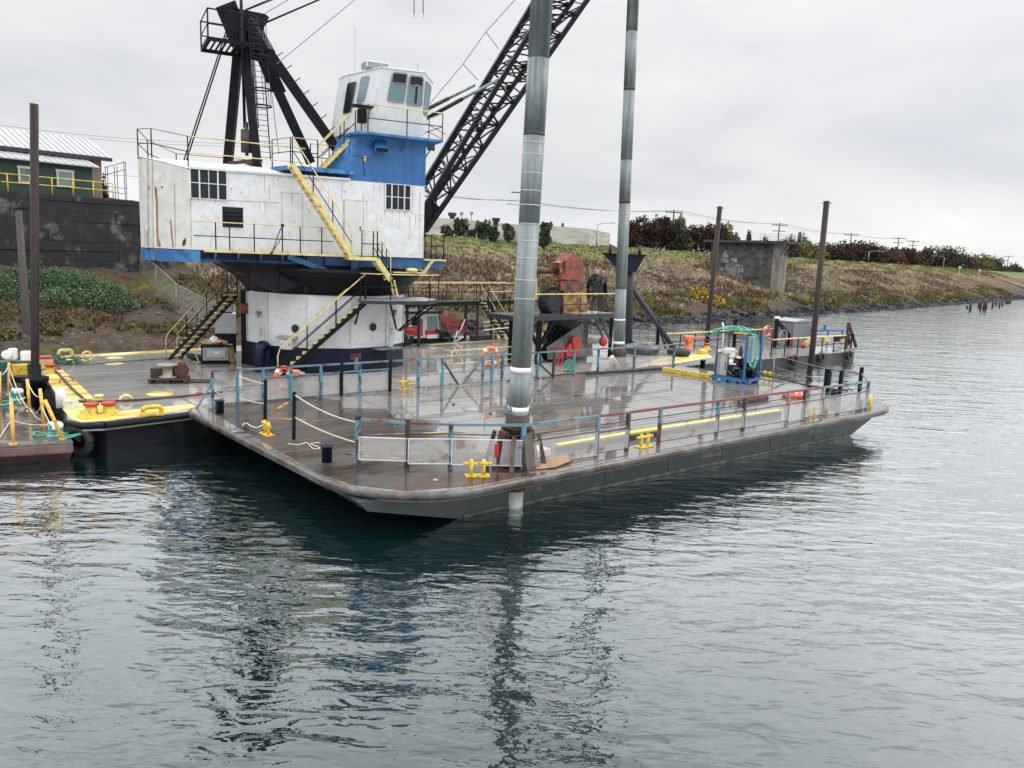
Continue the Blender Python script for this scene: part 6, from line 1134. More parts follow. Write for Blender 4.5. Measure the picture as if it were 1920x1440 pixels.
# lower landing + steps
a = MB(); L0, L1 = HW.inv(cw(652, 474, -.8))[0], HW.inv(cw(705, 476, -.8))[0]; a.prism([tuple(HW(u, v)[:2]) for u, v in [(L0, -1.0), (L1, -1.0), (L1, -.05), (L0, -.05)]], HZ0 - .16, HZ0 - .03); ld = part('landing', a, yelp, cr)
railing([HW(L0 + .5, -.97, HZ0 - .03), HW(L1 + .1, -.97, HZ0 - .03)], 1.0, ld, yelp, black, black, posts=[HW(L0 + .5, -.97, HZ0 - .03), HW(L0 + .95, -.97, HZ0 - .03), HW(L1, -.97, HZ0 - .03)])
e0, e1 = HW(L1, -.95, HZ0 - .1), HW(L1 + .55, -.95, HZ0 - .88); stair(e1, e0, HW(0, 1) - HW(0, 0), .55, 4, cr, yelp, yelp, rh=.95)
a = MB(); 
for s in (0, .5): a.bar(e1 + hu * .15 + hn * -s, e1 + hu * .3 - Z * .62 + hn * -s, .06, .06)
for i in range(3): a.bar(e1 + hu * (.17 + .05 * i) - Z * (.2 + .2 * i), e1 + hu * (.17 + .05 * i) - Z * (.2 + .2 * i) - hn * .5, .05, .03)
part('hanging_ladder', a, yelp, ld)
# right end catwalk
a = MB(); a.prism([tuple(HW(u, v)[:2]) for u, v in [(8.85, -.1), (9.7, -.1), (9.7, 1.4), (8.85, 1.4)]], HZ0 - .1, HZ0 - .03); a.bar(HW(7.1, -.25, 5.02), HW(8.75, -.25, 5.02), .25, .05); a.bar(HW(8.75, -.25, 5.03), HW(9.15, -.25, HZ0 - .06), .25, .05); a.bar(HW(9.1, -.25, HZ0 - .06), HW(9.7, -.25, HZ0 - .06), .25, .05); ec = part('end_catwalk', a, yelp, cr)
railing([HW(8.85, -.1, HZ0), HW(9.66, -.1, HZ0), HW(9.66, 1.3, HZ0)], 1.0, ec, yelp, black, black)
a = MB(); a.blob(HW(8.2, -.35, 5.12), .16, 5, 2, .1, (1.6, 1, .6)); part('buoy', a, yelp, ec)
# ---- tower and cab
def tpnt(px, py, v=0): q = HW.inv(cw(px, py, v)); return q[0], q[2]
TZ0, TZ1 = HZ1 + .02, 10.22
a = MB(); a.hexa([HW(5.72, -.01, TZ0), HW(8.84, -.01, TZ0), HW(8.84, 3.2, TZ0), HW(5.0, 2.8, TZ0), HW(6.05, -.01, TZ1), HW(8.84, -.01, TZ1), HW(8.84, 2.9, TZ1), HW(5.9, 2.2, TZ1)]); tw = part('tower', a, blue, cr)
a = MB(); a.slab([HW(5.70, -.015, TZ0), HW(6.03, -.015, TZ1), HW(5.60, 1.0, TZ1), HW(4.9, 1.0, TZ0)], hu, .03); part('side_plate', a, bluel, tw)
a = MB(); c_ = cw(711, 272, -.02); q = HW.inv(c_); a.hexa([HW(q[0] - .28, -.42, q[2] - .28), HW(q[0] + .28, -.42, q[2] - .28), HW(q[0] + .28, -.015, q[2] - .22), HW(q[0] - .28, -.015, q[2] - .22), HW(q[0] - .26, -.40, q[2] - .1), HW(q[0] + .26, -.40, q[2] - .1), HW(q[0] + .22, -.015, q[2] + .22), HW(q[0] - .22, -.015, q[2] + .22)]); part('vent_hood', a, blue, tw)
a = MB(); a.bar(HW(q[0] - .2, -.42, q[2] - .27), HW(q[0] + .2, -.42, q[2] - .27), .02, .03); a.hexa([HW(q[0] - .24, -.425, q[2] - .27), HW(q[0] + .24, -.425, q[2] - .27), HW(q[0] + .24, -.421, q[2] - .27), HW(q[0] - .24, -.421, q[2] - .27), HW(q[0] - .24, -.425, q[2] - .15), HW(q[0] + .24, -.425, q[2] - .15), HW(q[0] + .24, -.421, q[2] - .15), HW(q[0] - .24, -.421, q[2] - .15)]); part('hood_opening', a, black, tw)
a = MB(); c_ = cw(684, 296, -.05); a.tube([c_, c_ - Z * .16], .05, 8); a.tube([c_, c_ + Z * .06], .07, 8); part('tower_lamp', a, pm('amber2', (.5, .33, .1), .4), tw)
a = MB(); a.tube([cw(657, 246, -.03), cw(655, 290, -.03), cw(680, 294, -.03), cw(684, 330, -.03)], .012, 5); part('conduit', a, navy, tw)
a = MB(); a.prism([tuple(HW(u, v)[:2]) for u, v in [(5.95, -.55), (9.35, -.55), (9.35, 3.4), (8.9, 3.4), (5.6, 1.2)]], czw - .09, czw); cwk = part('cab_walkway', a, bluel, cr)
for u in (6.6, 7.9): a = MB(); a.bar(HW(u, -.5, czw - .1), HW(u - .1, -.02, czw - .5), .04, .04); part('bracket', a, blue, cwk)
a = MB(); a.bar(HW(9.3, .4, czw - .1), HW(8.86, .2, czw - .7), .04, .04); part('bracket', a, blue, cwk)
railing([HW(6.05, -.52, czw), HW(9.32, -.52, czw), HW(9.32, 2.8, czw)], 1.02, cwk, yelp, black, black, posts=[HW(6.05, -.52, czw), HW(6.3, -.52, czw), HW(7.85, -.52, czw), HW(9.32, -.52, czw), HW(9.32, 1.0, czw)])
# cab: flared glasshouse
cz0, cz1 = czw, 12.78
fb = [HW(6.35, .0, cz0), HW(8.72, .0, cz0), HW(8.80, 2.4, cz0), HW(5.55, 2.4, cz0)]
ft = [HW(6.72, .02, 12.62), HW(8.60, -.35, 12.45), HW(9.15, .25, 12.42), HW(9.15, 2.6, 12.5), HW(5.85, 2.4, 12.5), HW(5.85, 1.5, 12.2)]
fbl = [HW(6.35, .0, cz0), HW(8.60, -.02, cz0), HW(8.78, .2, cz0), HW(8.80, 2.4, cz0), HW(5.55, 2.4, cz0), HW(5.60, 1.5, cz0)]
ft = [HW(6.95, -.05, cz1), HW(8.62, -.30, cz1), HW(9.12, .15, cz1 - .25), HW(9.12, 2.5, cz1 - .2), HW(5.95, 2.5, cz1 - .1), HW(5.95, 1.5, cz1 - .15)]
a = MB()
for i in range(6):
    j = (i + 1) % 6; G = 8; PP = [fbl[i].lerp(fbl[j], s_ / G).lerp(ft[i].lerp(ft[j], s_ / G), t_ / G) for t_ in range(G + 1) for s_ in range(G + 1)]
    a.add(PP, [(t_ * 9 + s_, t_ * 9 + s_ + 1, t_ * 9 + s_ + 10, t_ * 9 + s_ + 9) for t_ in range(G) for s_ in range(G)])
a.add(ft + fbl, [tuple(range(6)), tuple(reversed(range(6, 12)))]); cab = part('operator_cab', a, cabw, cr)
def onquad(i, s0, s1, t0, t1, m, name, off=.012, rnd=.25, par=None, frame=True):
    A_, B_, C_, D_ = fbl[i], fbl[(i + 1) % 6], ft[(i + 1) % 6], ft[i]; n = (B_ - A_).cross(D_ - A_).normalized()
    if n.dot((A_ + C_) / 2 - HW(7.5, 1.2, 11.5)) < 0: n = -n
    f = lambda s, t: (A_.lerp(B_, s)).lerp(D_.lerp(C_, s), t) + n * off
    def outline(e): 
        q = []; ds, dt = (s1 - s0) * rnd * .5, (t1 - t0) * rnd * .35
        for (cs, ct, a0_) in ((s1 - ds, t1 - dt, 0), (s0 + ds, t1 - dt, 90), (s0 + ds, t0 + dt, 180), (s1 - ds, t0 + dt, 270)):
            for k_ in range(4): an = R_(a0_ + 30 * k_); q.append(f(cs + ds * (1 + e) * math.cos(an), ct + dt * (1 + e) * math.sin(an)))
        return q
    a = MB(); q = outline(0); a.slab([x + n * .006 for x in q], n, .012); w_ = part(name, a, m, par or cab)
    a = MB(); q = [x + n * .014 for x in outline(.12)]; a.tube(q + [q[0]], .018, 5, cap=False); part('seal', a, grey, w_); return w_
onquad(0, .27, .60, .52, .95, glassb, 'cab_window'); onquad(0, .66, .97, .50, .93, glassb, 'cab_window'); onquad(0, .285, .585, .80, .94, glass, 'ceiling_shade_strip', off=.03, rnd=.4); onquad(0, .675, .955, .79, .92, glass, 'ceiling_shade_strip', off=.03, rnd=.4); onquad(0, .80, .87, .52, .80, glass, 'inner_post', off=.03); onquad(1, .15, .85, .42, .9, glassb, 'cab_window'); onquad(2, .1, .9, .45, .9, glassb, 'cab_window')  # dark strips paint the dim cab ceiling onto the upper glass
onquad(5, .50, .72, .50, .90, glassb, 'cab_window'); onquad(5, .12, .38, .36, .85, glass, 'cab_window')
a = MB(); a.add([x + Z * .012 for x in ft] , [tuple(range(6))]); a.tube([x + Z * .0 for x in ft] + [ft[0]], .035, 6, cap=False); part('roof_edge', a, cabw, cab)
a = MB(); q = HW(6.95, .75, cz1 + .02); a.box(q + Z * .15, (.95, .75, .26), HW.a); ac = part('air_conditioner', a, cabw, cab, bevel=.05); a = MB(); a.box(q + Z * .15 + hn * .39, (.8, .02, .17), HW.a); a.box(q + Z * .15 - hu * .485, (.02, .6, .17), HW.a); part('grille', a, grey, ac)
a = MB(); a.torus(HW(8.0, -.15, cz1 + .04), .07, .02, hn, 14, 6); part('lifting_eye', a, cabw, cab)
a = MB(); q = cw(665, 160, 1.5); a.tube([q - Z * .4, q + Z * 2.2], .008, 5); a.tube([HW(8.45, -.1, cz1), HW(8.35, -.1, cz1 + .35)], .012, 5); part('antenna', a, grey, cab)
a = MB(); q = HW(6.15, -.2, czw); a.box(q + Z * .6, (.3, .3, .5), HW.a); a.box(q + Z * .95, (.8, .5, .06), HW.a); part('heater_box', a, black, cwk)
# ---- gantry (A frame)
gt = MB(); mmV = (1.8, 4.8)
def bm_(x0, y0, v0, x1, y1, v1, w, h=None, mb=None): (mb or gt).bar(cw(x0, y0, v0), cw(x1, y1, v1), w, h or w)
a = MB(); P = lambda x, y, v: cw(x, y, v)
hp = [(405, 14), (441, 0), (447, 16), (497, 26), (505, 32), (492, 58), (487, 72), (503, 93), (500, 120), (455, 104), (432, 84), (425, 62)]
for v in (2.7, 3.8): a.slab([P(x, y, v) for x, y in hp], HW(0, 1) - HW(0, 0), .12)
for x, y in ((415, 22), (440, 20), (470, 45), (488, 60), (450, 90)): a.bar(P(x, y, 2.7), P(x, y, 3.9), .25, .25)
gn = part('gantry_head', a, black, cr)
for (x0, y0, v0, x1, y1, v1, w, h) in ((456, 60, 2.7, 483, 312, 1.8, .24, .28), (447, 90, 3.9, 427, 312, 4.8, .28, .34), (468, 40, 2.75, 503, 100, 2.2, .5, .40), (503, 97, 2.2, 640, 292, 1.8, .28, .36), (487, 85, 3.9, 512, 150, 4.6, .4, .5), (508, 142, 4.6, 583, 306, 4.8, .26, .34)):
    a = MB(); a.bar(P(x0, y0, v0), P(x1, y1, v1), w, h); part('gantry_leg', a, black, gn)
a = MB(); a.slab([P(x, y, 3.0) for x, y in ((500, 95), (512, 118), (537, 172), (508, 172))], HW(0, 1) - HW(0, 0), .1); part('gusset_plate', a, black, gn)
a = MB()
for f in np.linspace(.12, .95, 8): q = P(503, 90, 2.2).lerp(P(640, 285, 1.8), f) + Z * .18; a.tube([q, q + Vector((.22, 0, .15))], .018, 5)
part('step_rungs', a, black, gn)
for dx in (0, 5): a = MB(); a.tube([P(425 + dx * .8, 55, 3.0), P(345 + dx, 300, 3.0)], .028, 6); part('backstay', a, black, gn)
for (x0, y0, x1, y1, r) in ((452, 0, 459, 240, .06), (466, 60, 478, 240, .03), (496, 60, 523, 290, .012), (474, 100, 485, 240, .02)): a = MB(); a.tube([P(x0, y0, 2.4), P(x1, y1, 2.4)], r, 6); part('standing_line', a, black, gn)
a = MB(); a.cyl(P(463, 286, 2.2), .22, .85, 16); a.cyl(P(463, 292, 2.2), .07, 1.25, 8); a.bar(P(430, 306, 3.8), P(490, 300, 2.0), .12, .12); a.bar(P(455, 302, 2.2), P(485, 312, 2.0), .15, .15); part('muffler', a, rustd, cr)
# head platform
a = MB(); pq = [P(356, 88, 3.0), P(390, 67, 1.6), P(432, 75, 1.6), P(430, 92, 3.2)]
zz = pq[1].z; PL = [HW(.5, 1.6, 13.05), HW(2.2, 1.6, 13.05), HW(2.2, 3.6, 13.05), HW(.5, 3.6, 13.05)]
u_, z_ = tpnt(390, 72, 1.7); u2, z2_ = tpnt(355, 92, 3.7); PL = [HW(u_, 1.7, z_), HW(2.6, 1.7, z_), HW(2.6, 3.7, z_), HW(u_ - .05, 3.7, z_)]
a.bar(PL[0], PL[1], .06, .14); a.bar(PL[1], PL[2], .06, .14); a.bar(PL[2], PL[3], .06, .14); a.bar(PL[3], PL[0], .06, .14)
for i in range(9): f = (i + .5) / 9; a.bar(PL[0].lerp(PL[1], f), PL[3].lerp(PL[2], f), .07, .03)
hpf = part('head_platform', a, black, gn); railing([PL[1], PL[0], PL[3], PL[2]], 1.05, hpf, black, black, black, posts=[PL[0], PL[3], PL[1]], r=.03, pr=.03)
# caged ladder
lt_, lb_ = P(478, 35, 1.3), P(497, 300, 1.3); lw = hu * .42; a = MB(); a.tube([lt_ - lw * .5, lb_ - lw * .5], .025, 5); a.tube([lt_ + lw * .5, lb_ + lw * .5], .025, 5); ladr = part('ladder', a, black, gn)
a = MB(); nn = 26
for i in range(nn): q = lt_.lerp(lb_, (i + .5) / nn); a.tube([q - lw * .5, q + lw * .5], .012, 5)
part('rungs', a, dgrey, ladr)
for f in (.04, .27, .50, .62): q = lt_.lerp(lb_, f) + hn * .28; a = MB(); a.torus(q, .32, .028, Z, 20, 6); part('cage_hoop', a, black, ladr)
a = MB(); 
for k_ in range(5): an = HW.a - math.pi / 2 + (k_ - 2) * .7; o = Vector((math.cos(an), math.sin(an), 0)) * .32; a.tube([lt_.lerp(lb_, .04) + hn * .28 + o, lt_.lerp(lb_, .62) + hn * .28 + o], .012, 4)
part('cage_bars', a, black, ladr)
# ---- boom
UB0, UB1 = (9.68, 6.69), (17.39, 17.61); TB0, TB1 = (9.65, 7.75), (15.41, 17.26); EXT = 1.9
def chord(v, A_, B_, f): return HW(A_[0] + (B_[0] - A_[0]) * f, v, A_[1] + (B_[1] - A_[1]) * f)
VN, VF = 2.3, 4.3
cor = {'nb': (VN, UB0, UB1), 'nt': (VN, TB0, TB1), 'fb': (VF, UB0, UB1), 'ft': (VF, TB0, TB1)}
def cpt(k_, f): v, A_, B_ = cor[k_]; return chord(v, A_, B_, f)
bo = None
for k_, w in (('nb', .20), ('nt', .20), ('fb', .20), ('ft', .26)):
    a = MB(); a.bar(cpt(k_, -.08), cpt(k_, EXT), w, w)
    if bo is None: bo = part('boom', a, black, cr)
    else: part('chord', a, black, bo)
foot = HW(9.0, VN, 5.95); foot2 = HW(9.0, VF, 5.95)
for v, ft_ in ((VN, foot), (VF, foot2)):
    a = MB(); A_, B_ = chord(v, UB0, UB1, .10), chord(v, TB0, TB1, .05); a.slab([ft_ - Z * .15, chord(v, UB0, UB1, 0) - Z * .08, A_, B_, chord(v, TB0, TB1, -.05), ft_ + Z * .3], HW(0, 1) - HW(0, 0), .12); part('foot_plate', a, black, bo)
NP = 19
def lac(k0, k1, w, name, n=NP, f0=.06):
    a = MB()
    for i in range(n):
        fa, fb_ = f0 + (EXT - f0) * i / n, f0 + (EXT - f0) * (i + 1) / n; fm_ = (fa + fb_) / 2
        a.bar(cpt(k0, fa), cpt(k1, fm_), w, w * .7); a.bar(cpt(k1, fm_), cpt(k0, fb_), w, w * .7); a.bar(cpt(k0, fa), cpt(k1, fa), w * .8, w * .6)
        if name == 'side_lacing': c_ = cpt(k0, fa); a.blob(c_ + (cpt(k1, fm_) - c_) * .08, .15, i, 1, 0)
    return part(name, a, black if name == 'side_lacing' else dgrey, bo)
lac('nb', 'nt', .085, 'side_lacing'); lac('fb', 'ft', .085, 'side_lacing'); lac('nb', 'fb', .07, 'face_lacing', 14); lac('nt', 'ft', .07, 'face_lacing', 14)
for f in (.22, .45, .68, .95, 1.2, 1.5): a = MB(); a.bar(cpt('nb', f), cpt('ft', f), .06, .06); a.bar(cpt('nt', f), cpt('fb', f), .06, .06); part('cross_frame', a, dgrey, bo)
for v, y0, x1, y1 in ((VN, 222, 945, 143), (VF - .3, 205, 890, 160)):
    p_, q_ = cw(800, y0, v), cw(x1, y1, v); a = MB(); m_ = p_.lerp(q_, .45); a.tube([p_ - (q_ - p_) * .15, m_], .085, 12); a.tube([m_, q_], .06, 12); ram = part('boom_stop', a, black if v == VN else dgrey, bo)
    a = MB(); a.tube([m_, q_ - (q_ - p_) * .02], .062, 12); part('rod', a, galv, ram)
a = MB(); fo_ = [cw(x, y, VF) for x, y in ((804, 197), (868, 120), (911, 60), (985, -22))]; a.tube(fo_, .018, 5)
for (x, y, x2, y2) in ((868, 120, 897, 151), (911, 60, 935, 92), (797, 230, 835, 252), (800, 245, 830, 262)): a.tube([cw(x, y, VF), cw(x2, y2, VF)], .018, 5)
part('boom_handline', a, pm('mauve_wire', (.10, .09, .16), .5), bo)
tip = cpt('ft', EXT); tipn = cpt('nt', EXT)
for (x, y, v, tg) in ((461, 20, 2.8, tip), (464, 21, 3.8, tipn), (498, 30, 3.2, tip), (497, 44, 2.9, tipn), (500, 42, 3.6, tip)):
    pass
def cable(x0, y0, x1, y1, v, r, m=black):
    p_, q_ = cw(x0, y0, v), cw(x1, y1, v); d = q_ - p_; a = MB(); k_ = (24.0) / d.length; a.tube([p_, p_ + d * max(1.05, k_)], r, 5); part('pendant_cable', a, m, cr)
cable(460, 20, 515, -2, 2.8, .022); cable(460, 18, 508, -2, 3.6, .022); cable(490, 45, 600, -2, 2.9, .022); cable(490, 47, 603, -2, 3.0, .022); cable(497, 25, 545, -3, 3.0, .014, pm('mauve_wire', (.1, .09, .16))); cable(519, 120, 667, -2, 1.2, .014, MATS['mauve_wire'])
a = MB()
for x, x2 in ((776, 776.5), (793, 793.5)): a.tube([cw(x, -60, 5), cw(x2, 26, 5)], .02, 5); a.tube([cw(x2, 26, 5), cw(x2 + .5, 34, 5)], .008, 4)
part('hanging_line', a, black, cr)
a = MB(); q = cw(808, 275, VF); a.box(q, (.35, .1, .35), HW.a); part('boom_plate', a, rustd, bo)
# ================================================================ LEFT FLOAT
ZL = 0.58
lf_ = thing('small_float', 'brown steel float with yellow rope posts at the left edge', 'float', at(60, 800, 0))
q = [at(137, 828, ZL), at(128, 816, ZL), at(86, 786, ZL), at(49, 754, ZL), at(0, 719, ZL), at(-160, 640, ZL), at(-420, 860, ZL)]
a = MB(); a.prism([tuple(p_[:2]) for p_ in q], ZL - .05, ZL); part('deck', a, deckL, lf_)
c_ = sum(q, Vector()) / len(q); q2 = [p_ + (c_ - p_) * .02 for p_ in q]; a = MB(); a.prism([tuple(p_[:2]) for p_ in q], ZL - .32, ZL - .051); part('side_shell', a, maroonh, lf_, bevel=.05)
n = len(q); lo = [p_ + (c_ - p_).normalized() * .45 for p_ in q]; a = MB(); a.add([Vector((p_.x, p_.y, ZL - .32)) for p_ in q2] + [Vector((p_.x, p_.y, -.3)) for p_ in lo], [(i, (i + 1) % n, n + (i + 1) % n, n + i) for i in range(n)]); part('lower_hull', a, maroond, lf_)
lposts = []
for bx, by, tx, ty in ((17, 740, 17, 680), (25, 833, 21, 752), (56, 771, 51, 711), (83, 797, 75, 729), (118, 823, 84, 750), (0, 760, -1, 697)):
    b0 = at(bx, by, ZL); t_ = up(b0, tx, ty); a = MB(); a.tube([b0, t_], .045, 8); a.cyl(b0, .1, .02, 10); part('rope_post', a, pm('orange_yellow_paint', (.72, .42, .08), .5, dirt=(.3, .15, .05), dt=.6, ds=6), lf_); lposts.append((b0, t_))
th = thing('mooring_rope', 'pale rope looped between the yellow posts of the left float', 'rope', lposts[0][0])
for (i, f), (j, g_), s in (((5, .9), (0, .95), .1), ((0, .9), (2, .05), .25), ((0, .5), (2, .1), .3), ((2, .95), (3, .8), .18), ((2, .1), (3, .15), .12), ((3, .5), (4, .1), .15), ((3, .6), (2, .05), .2), ((1, .95), (0, .1), .05)): a = MB(); a.tube(sag(lposts[i][0].lerp(lposts[i][1], f), lposts[j][0].lerp(lposts[j][1], g_), s), .015, 5); part('rope_run', a, creamr, th)
a = MB(); a.tube(smoothpts([at(x, y, ZL + .03) for x, y in ((0, 820), (20, 790), (30, 791), (55, 796), (80, 797))]), .015, 5); part('rope_run', a, creamr, th)
for px, py, rp2, lb, lb2 in ((105, 815, 1, 'white mooring cleat with teal rope at the near corner of the left float', 'teal rope coiled round the near white cleat and led to the red capped bollards'), (33, 748, 0, 'white mooring cleat on the far part of the left float', 'teal rope coiled beside the far white cleat')):
    c_ = at(px, py, ZL); a = MB(); a.cyl(c_, .09, .3, 10); a.tube([c_ + Vector((-.2, .1, .26)), c_ + Vector((.2, -.1, .3))], .08, 10); a.box(c_ + Z * .02, (.4, .3, .04), .4); solo('mooring_cleat', a, purewhite, lb, 'cleat', c_)
    th = thing('teal_rope', lb2, 'rope', c_)
    for i in range(4): a = MB(); a.torus(c_ + Z * (.1 + .05 * i), .15 + .02 * (i % 2), .022, (.2 * (i % 2) - .1, -.3, 1 if not rp2 else .5), 18, 6); part('turn', a, teal, th)
    if rp2:
        for pts in (((105, 812), (125, 812), (140, 802), (158, 785), (165, 775)), ((110, 815), (135, 816), (160, 808), (185, 795), (207, 780)), ((100, 814), (80, 812), (66, 810), (65, 816), (90, 815)), ((112, 818), (130, 820), (142, 817), (152, 814))): a = MB(); a.tube(smoothpts([at(x, y, ZL + .06) for x, y in pts]), .022, 6); part('line', a, teal, th)
    else: a = MB(); a.tube(smoothpts([at(x, y, ZL + .04) for x, y in ((30, 752), (12, 752), (0, 755), (4, 760), (20, 757), (10, 756))]), .025, 6); part('line', a, teal, th)
# ================================================================ MACHINERY ON THE CRANE BARGE
kx, ky = K(1, 0) - K(0, 0), K(0, 1) - K(0, 0)
lg = at(785, 648, ZC); wz = up(lg, 785, 566).z; w0 = lg - kx * 1.6; lgu, lgv = K.inv(lg)[:2]
def kz(px, u=None, v=None):   # u on line v for pixel column
    lo, hi = -10.0, 80.0
    for _ in range(50):
        m = (lo + hi) / 2; q_ = K(m, v, ZC) - CP; x = 960 + F * q_.dot(RV) / q_.dot(fwd)
        if x < px: lo = m
        else: hi = m
    return lo
V0 = lgv; ul = {x: kz(x, v=V0) for x in (745, 785, 894, 905, 968, 1010, 1150)}
lgs = at(894, 640, ZC); VV = K.inv(lgs)[1]
wkth = thing('elevated_walkway', 'black steel walkway on legs with yellow handrails behind the crane pedestal', 'walkway', lg)
WA, WB_ = up(lg, 745, 566), None
# walkway follows the two measured legs
l1, l2 = at(785, 650, ZC), at(894, 641, ZC); dd = (l2 - l1); dd.z = 0; wdir = dd.normalized(); wn_ = Vector((-wdir.y, wdir.x, 0)); WL = dd.length
def wp_(s, t, z): return Vector((l1.x, l1.y, 0)) + wdir * s + wn_ * t + Z * z
sA, sB = -WL * .45, WL * 1.75
a = MB(); a.hexa([wp_(sA, -.05, wz - .22), wp_(sB, -.05, wz - .22), wp_(sB, 1.0, wz - .22), wp_(sA, 1.0, wz - .22), wp_(sA, -.05, wz), wp_(sB, -.05, wz), wp_(sB, 1.0, wz), wp_(sA, 1.0, wz)]); part('deck', a, black, wkth)
for s in (0, WL, WL * 1.5):
    for t_ in (.02, .95): a = MB(); a.bar(wp_(s, t_, ZC), wp_(s, t_, wz - .22), .15, .15); part('leg', a, dgrey, wkth)
for t_ in (0, .98): railing([wp_(s, t_, wz) for s in np.linspace(sA, sB, 9)], 1.0, wkth, yelp, black, black)
# stairs down from it
q1 = wp_(WL * 1.02, -.05, wz); q0 = wp_(WL * 1.02 + (wz - ZC) * .95, -.05, ZC); stair(q0, q1, -wn_, .6, 11, wkth, black, yelp, rh=.95)
# machinery platform
p1, p2 = at(1012, 690, ZC), at(1150, 676, ZC); dd = p2 - p1; dd.z = 0; md = dd.normalized(); mn = Vector((-md.y, md.x, 0)); ML = dd.length; mz = up(p1, 1010, 592).z
def mp_(s, t, z): return Vector((p1.x, p1.y, 0)) + md * s + mn * t + Z * z
def mbox(mb, s0, s1, t0, t1, z0, z1): return mb.hexa([mp_(s0, t0, z0), mp_(s1, t0, z0), mp_(s1, t1, z0), mp_(s0, t1, z0), mp_(s0, t0, z1), mp_(s1, t0, z1), mp_(s1, t1, z1), mp_(s0, t1, z1)])
mpth = thing('machinery_platform', 'raised black platform carrying the red and yellow winch', 'platform', p1)
s0_, s1_ = -ML * .26, ML * 1.0
a = MB(); mbox(a, s0_, s1_, 0, 2.1, mz - .22, mz); part('deck', a, dgrey, mpth)
a = MB(); mbox(a, ML * .5, s1_ - .1, .1, 2.0, mz, mz + .012); part('wet_plate', a, pm('wet_plate', (.30, .30, .30), .2), mpth)
for s, t_, w_ in ((0, .15, .26), (s1_ - .15, .15, .16), (0, 1.95, .2), (s1_ - .15, 1.95, .16), (s0_ + .2, .2, .16)): a = MB(); a.bar(mp_(s, t_, ZC), mp_(s, t_, mz - .22), w_, w_); part('leg', a, black, mpth)
for s, e in ((.12, .9), (-.12, -.8)): a = MB(); a.bar(mp_(s, .15, mz - 1.3), mp_(e, .15, mz - .25), .12, .12); part('brace', a, black, mpth)
for s in (ML * .72, ML * .8): a = MB(); a.bar(mp_(s, .1, mz - .2), mp_(s + .9, .1, mz - 1.5), .05, .1); part('brace', a, dgrey, mpth)
railing([mp_(s, .05, mz) for s in np.linspace(s0_, s1_, 6)], .95, mpth, yelp, black, black, r=.028)
railing([mp_(s, 2.05, mz) for s in np.linspace(s0_, s1_, 6)], .95, mpth, yelp, black, black)
a = MB(); a.bar(mp_(s1_, .05, mz), mp_(s1_, .05, mz + 1.3), .06, .06); a.bar(mp_(s1_ - .8, 2.5, mz), mp_(s1_ + .1, 2.6, mz + 1.6), .12, .12); part('brace_bar', a, black, mpth)
# winch engine with red housing
bz = mz + .01
we = thing('winch_engine', 'yellow diesel winch with a tall rusty red gable shaped housing on the platform', 'winch', mp_(.6, 1.2, bz))
def mpx(px, py, t): return onplane(px, py, mp_(0, t, 0), math.atan2(md.y, md.x))
def sl(pts, t, dep, mb): return mb.slab([mpx(x, y, t) for x, y in pts], mn, dep)
a = MB(); sl([(1058, 540), (1100, 540), (1102, 590), (1056, 590)], 1.0, .9, a); part('pedestal', a, pm('rusty_yellow', (.30, .19, .05), .6, dirt=(.10, .035, .02), dt=.50, ds=3, var=.3), we)
a = MB(); sl([(1051, 526), (1094, 526), (1094, 545), (1051, 545)], .95, 1.0, a); part('lower_housing', a, redr, we); 
for x0, x1 in ((1063, 1072), (1087, 1093)): a = MB(); sl([(x0, 531), (x1, 531), (x1, 543), (x0, 543)], .94, .01, a); part('vent', a, rustd, we)
a = MB(); sl([(1059, 523), (1061, 488), (1075, 474), (1094, 494), (1095, 521), (1092, 525)], 1.0, .12, a); sl([(1059, 523), (1061, 488), (1075, 474), (1094, 494), (1095, 521), (1092, 525)], 1.75, .12, a); part('housing', a, redr, we)
a = MB(); sl([(1061, 489), (1075, 475), (1094, 494), (1094, 497), (1075, 479), (1062, 492)], 1.1, .7, a); sl([(1053, 524), (1060, 512), (1092, 518), (1090, 526)], .9, 1.0, a); sl([(1048, 493), (1060, 489), (1060, 504), (1049, 504)], 1.1, .5, a); part('shroud', a, redr, we)
a = MB(); sl([(985, 521), (1007, 521), (1007, 560), (985, 560)], 1.0, .7, a); ep = part('control_cabinet', a, yel, we, label=None); a = MB(); sl([(990, 526), (997, 526), (997, 534), (990, 534)], .985, .01, a); part('red_sticker', a, red, ep)
a = MB(); a.tube([mpx(1003, 508, 1.5), mpx(1046, 508, 1.5)], .13, 12); a.tube([mpx(996, 510, 1.5), mpx(1010, 508, 1.5)], .07, 8); part('exhaust_pipe', a, rustm, we)
a = MB(); rr = random.Random(4)
for i in range(16): q = mpx(rr.uniform(1012, 1048), rr.uniform(518, 560), rr.uniform(1.0, 1.8)); a.box(q, (rr.uniform(.12, .4), rr.uniform(.2, .5), rr.uniform(.1, .35)), rr.uniform(0, 1.5))
part('engine_block', a, pm('greasy_yellow', (.32, .20, .03), .5, dirt=(.04, .03, .025), dt=.50, ds=5, var=.3), we)
a = MB()
for i in range(7): a.tube(smoothpts([mpx(rr.uniform(1012, 1050), rr.uniform(515, 570), .9) for _ in range(4)]), .025, 5)
part('hose', a, blackr, we)
a = MB(); c_ = mpx(1040, 568, .9)
for i in range(6): a.torus(c_ + mn * (.1 * i), .50 + .04 * (i % 2), .06, mn, 22, 6)
a.cyl(c_ - mn * .03, .42, .66, 20, mn); part('hose_drum', a, blackr, we)
a = MB(); 
for x in (1096, 1100): a.tube(smoothpts([mpx(x - 4, 494, 1.4), mpx(x + 3, 505, 1.3), mpx(x + 2, 525, 1.2), mpx(x - 4, 532, 1.0)]), .03, 5)
part('side_hose', a, blackr, we)
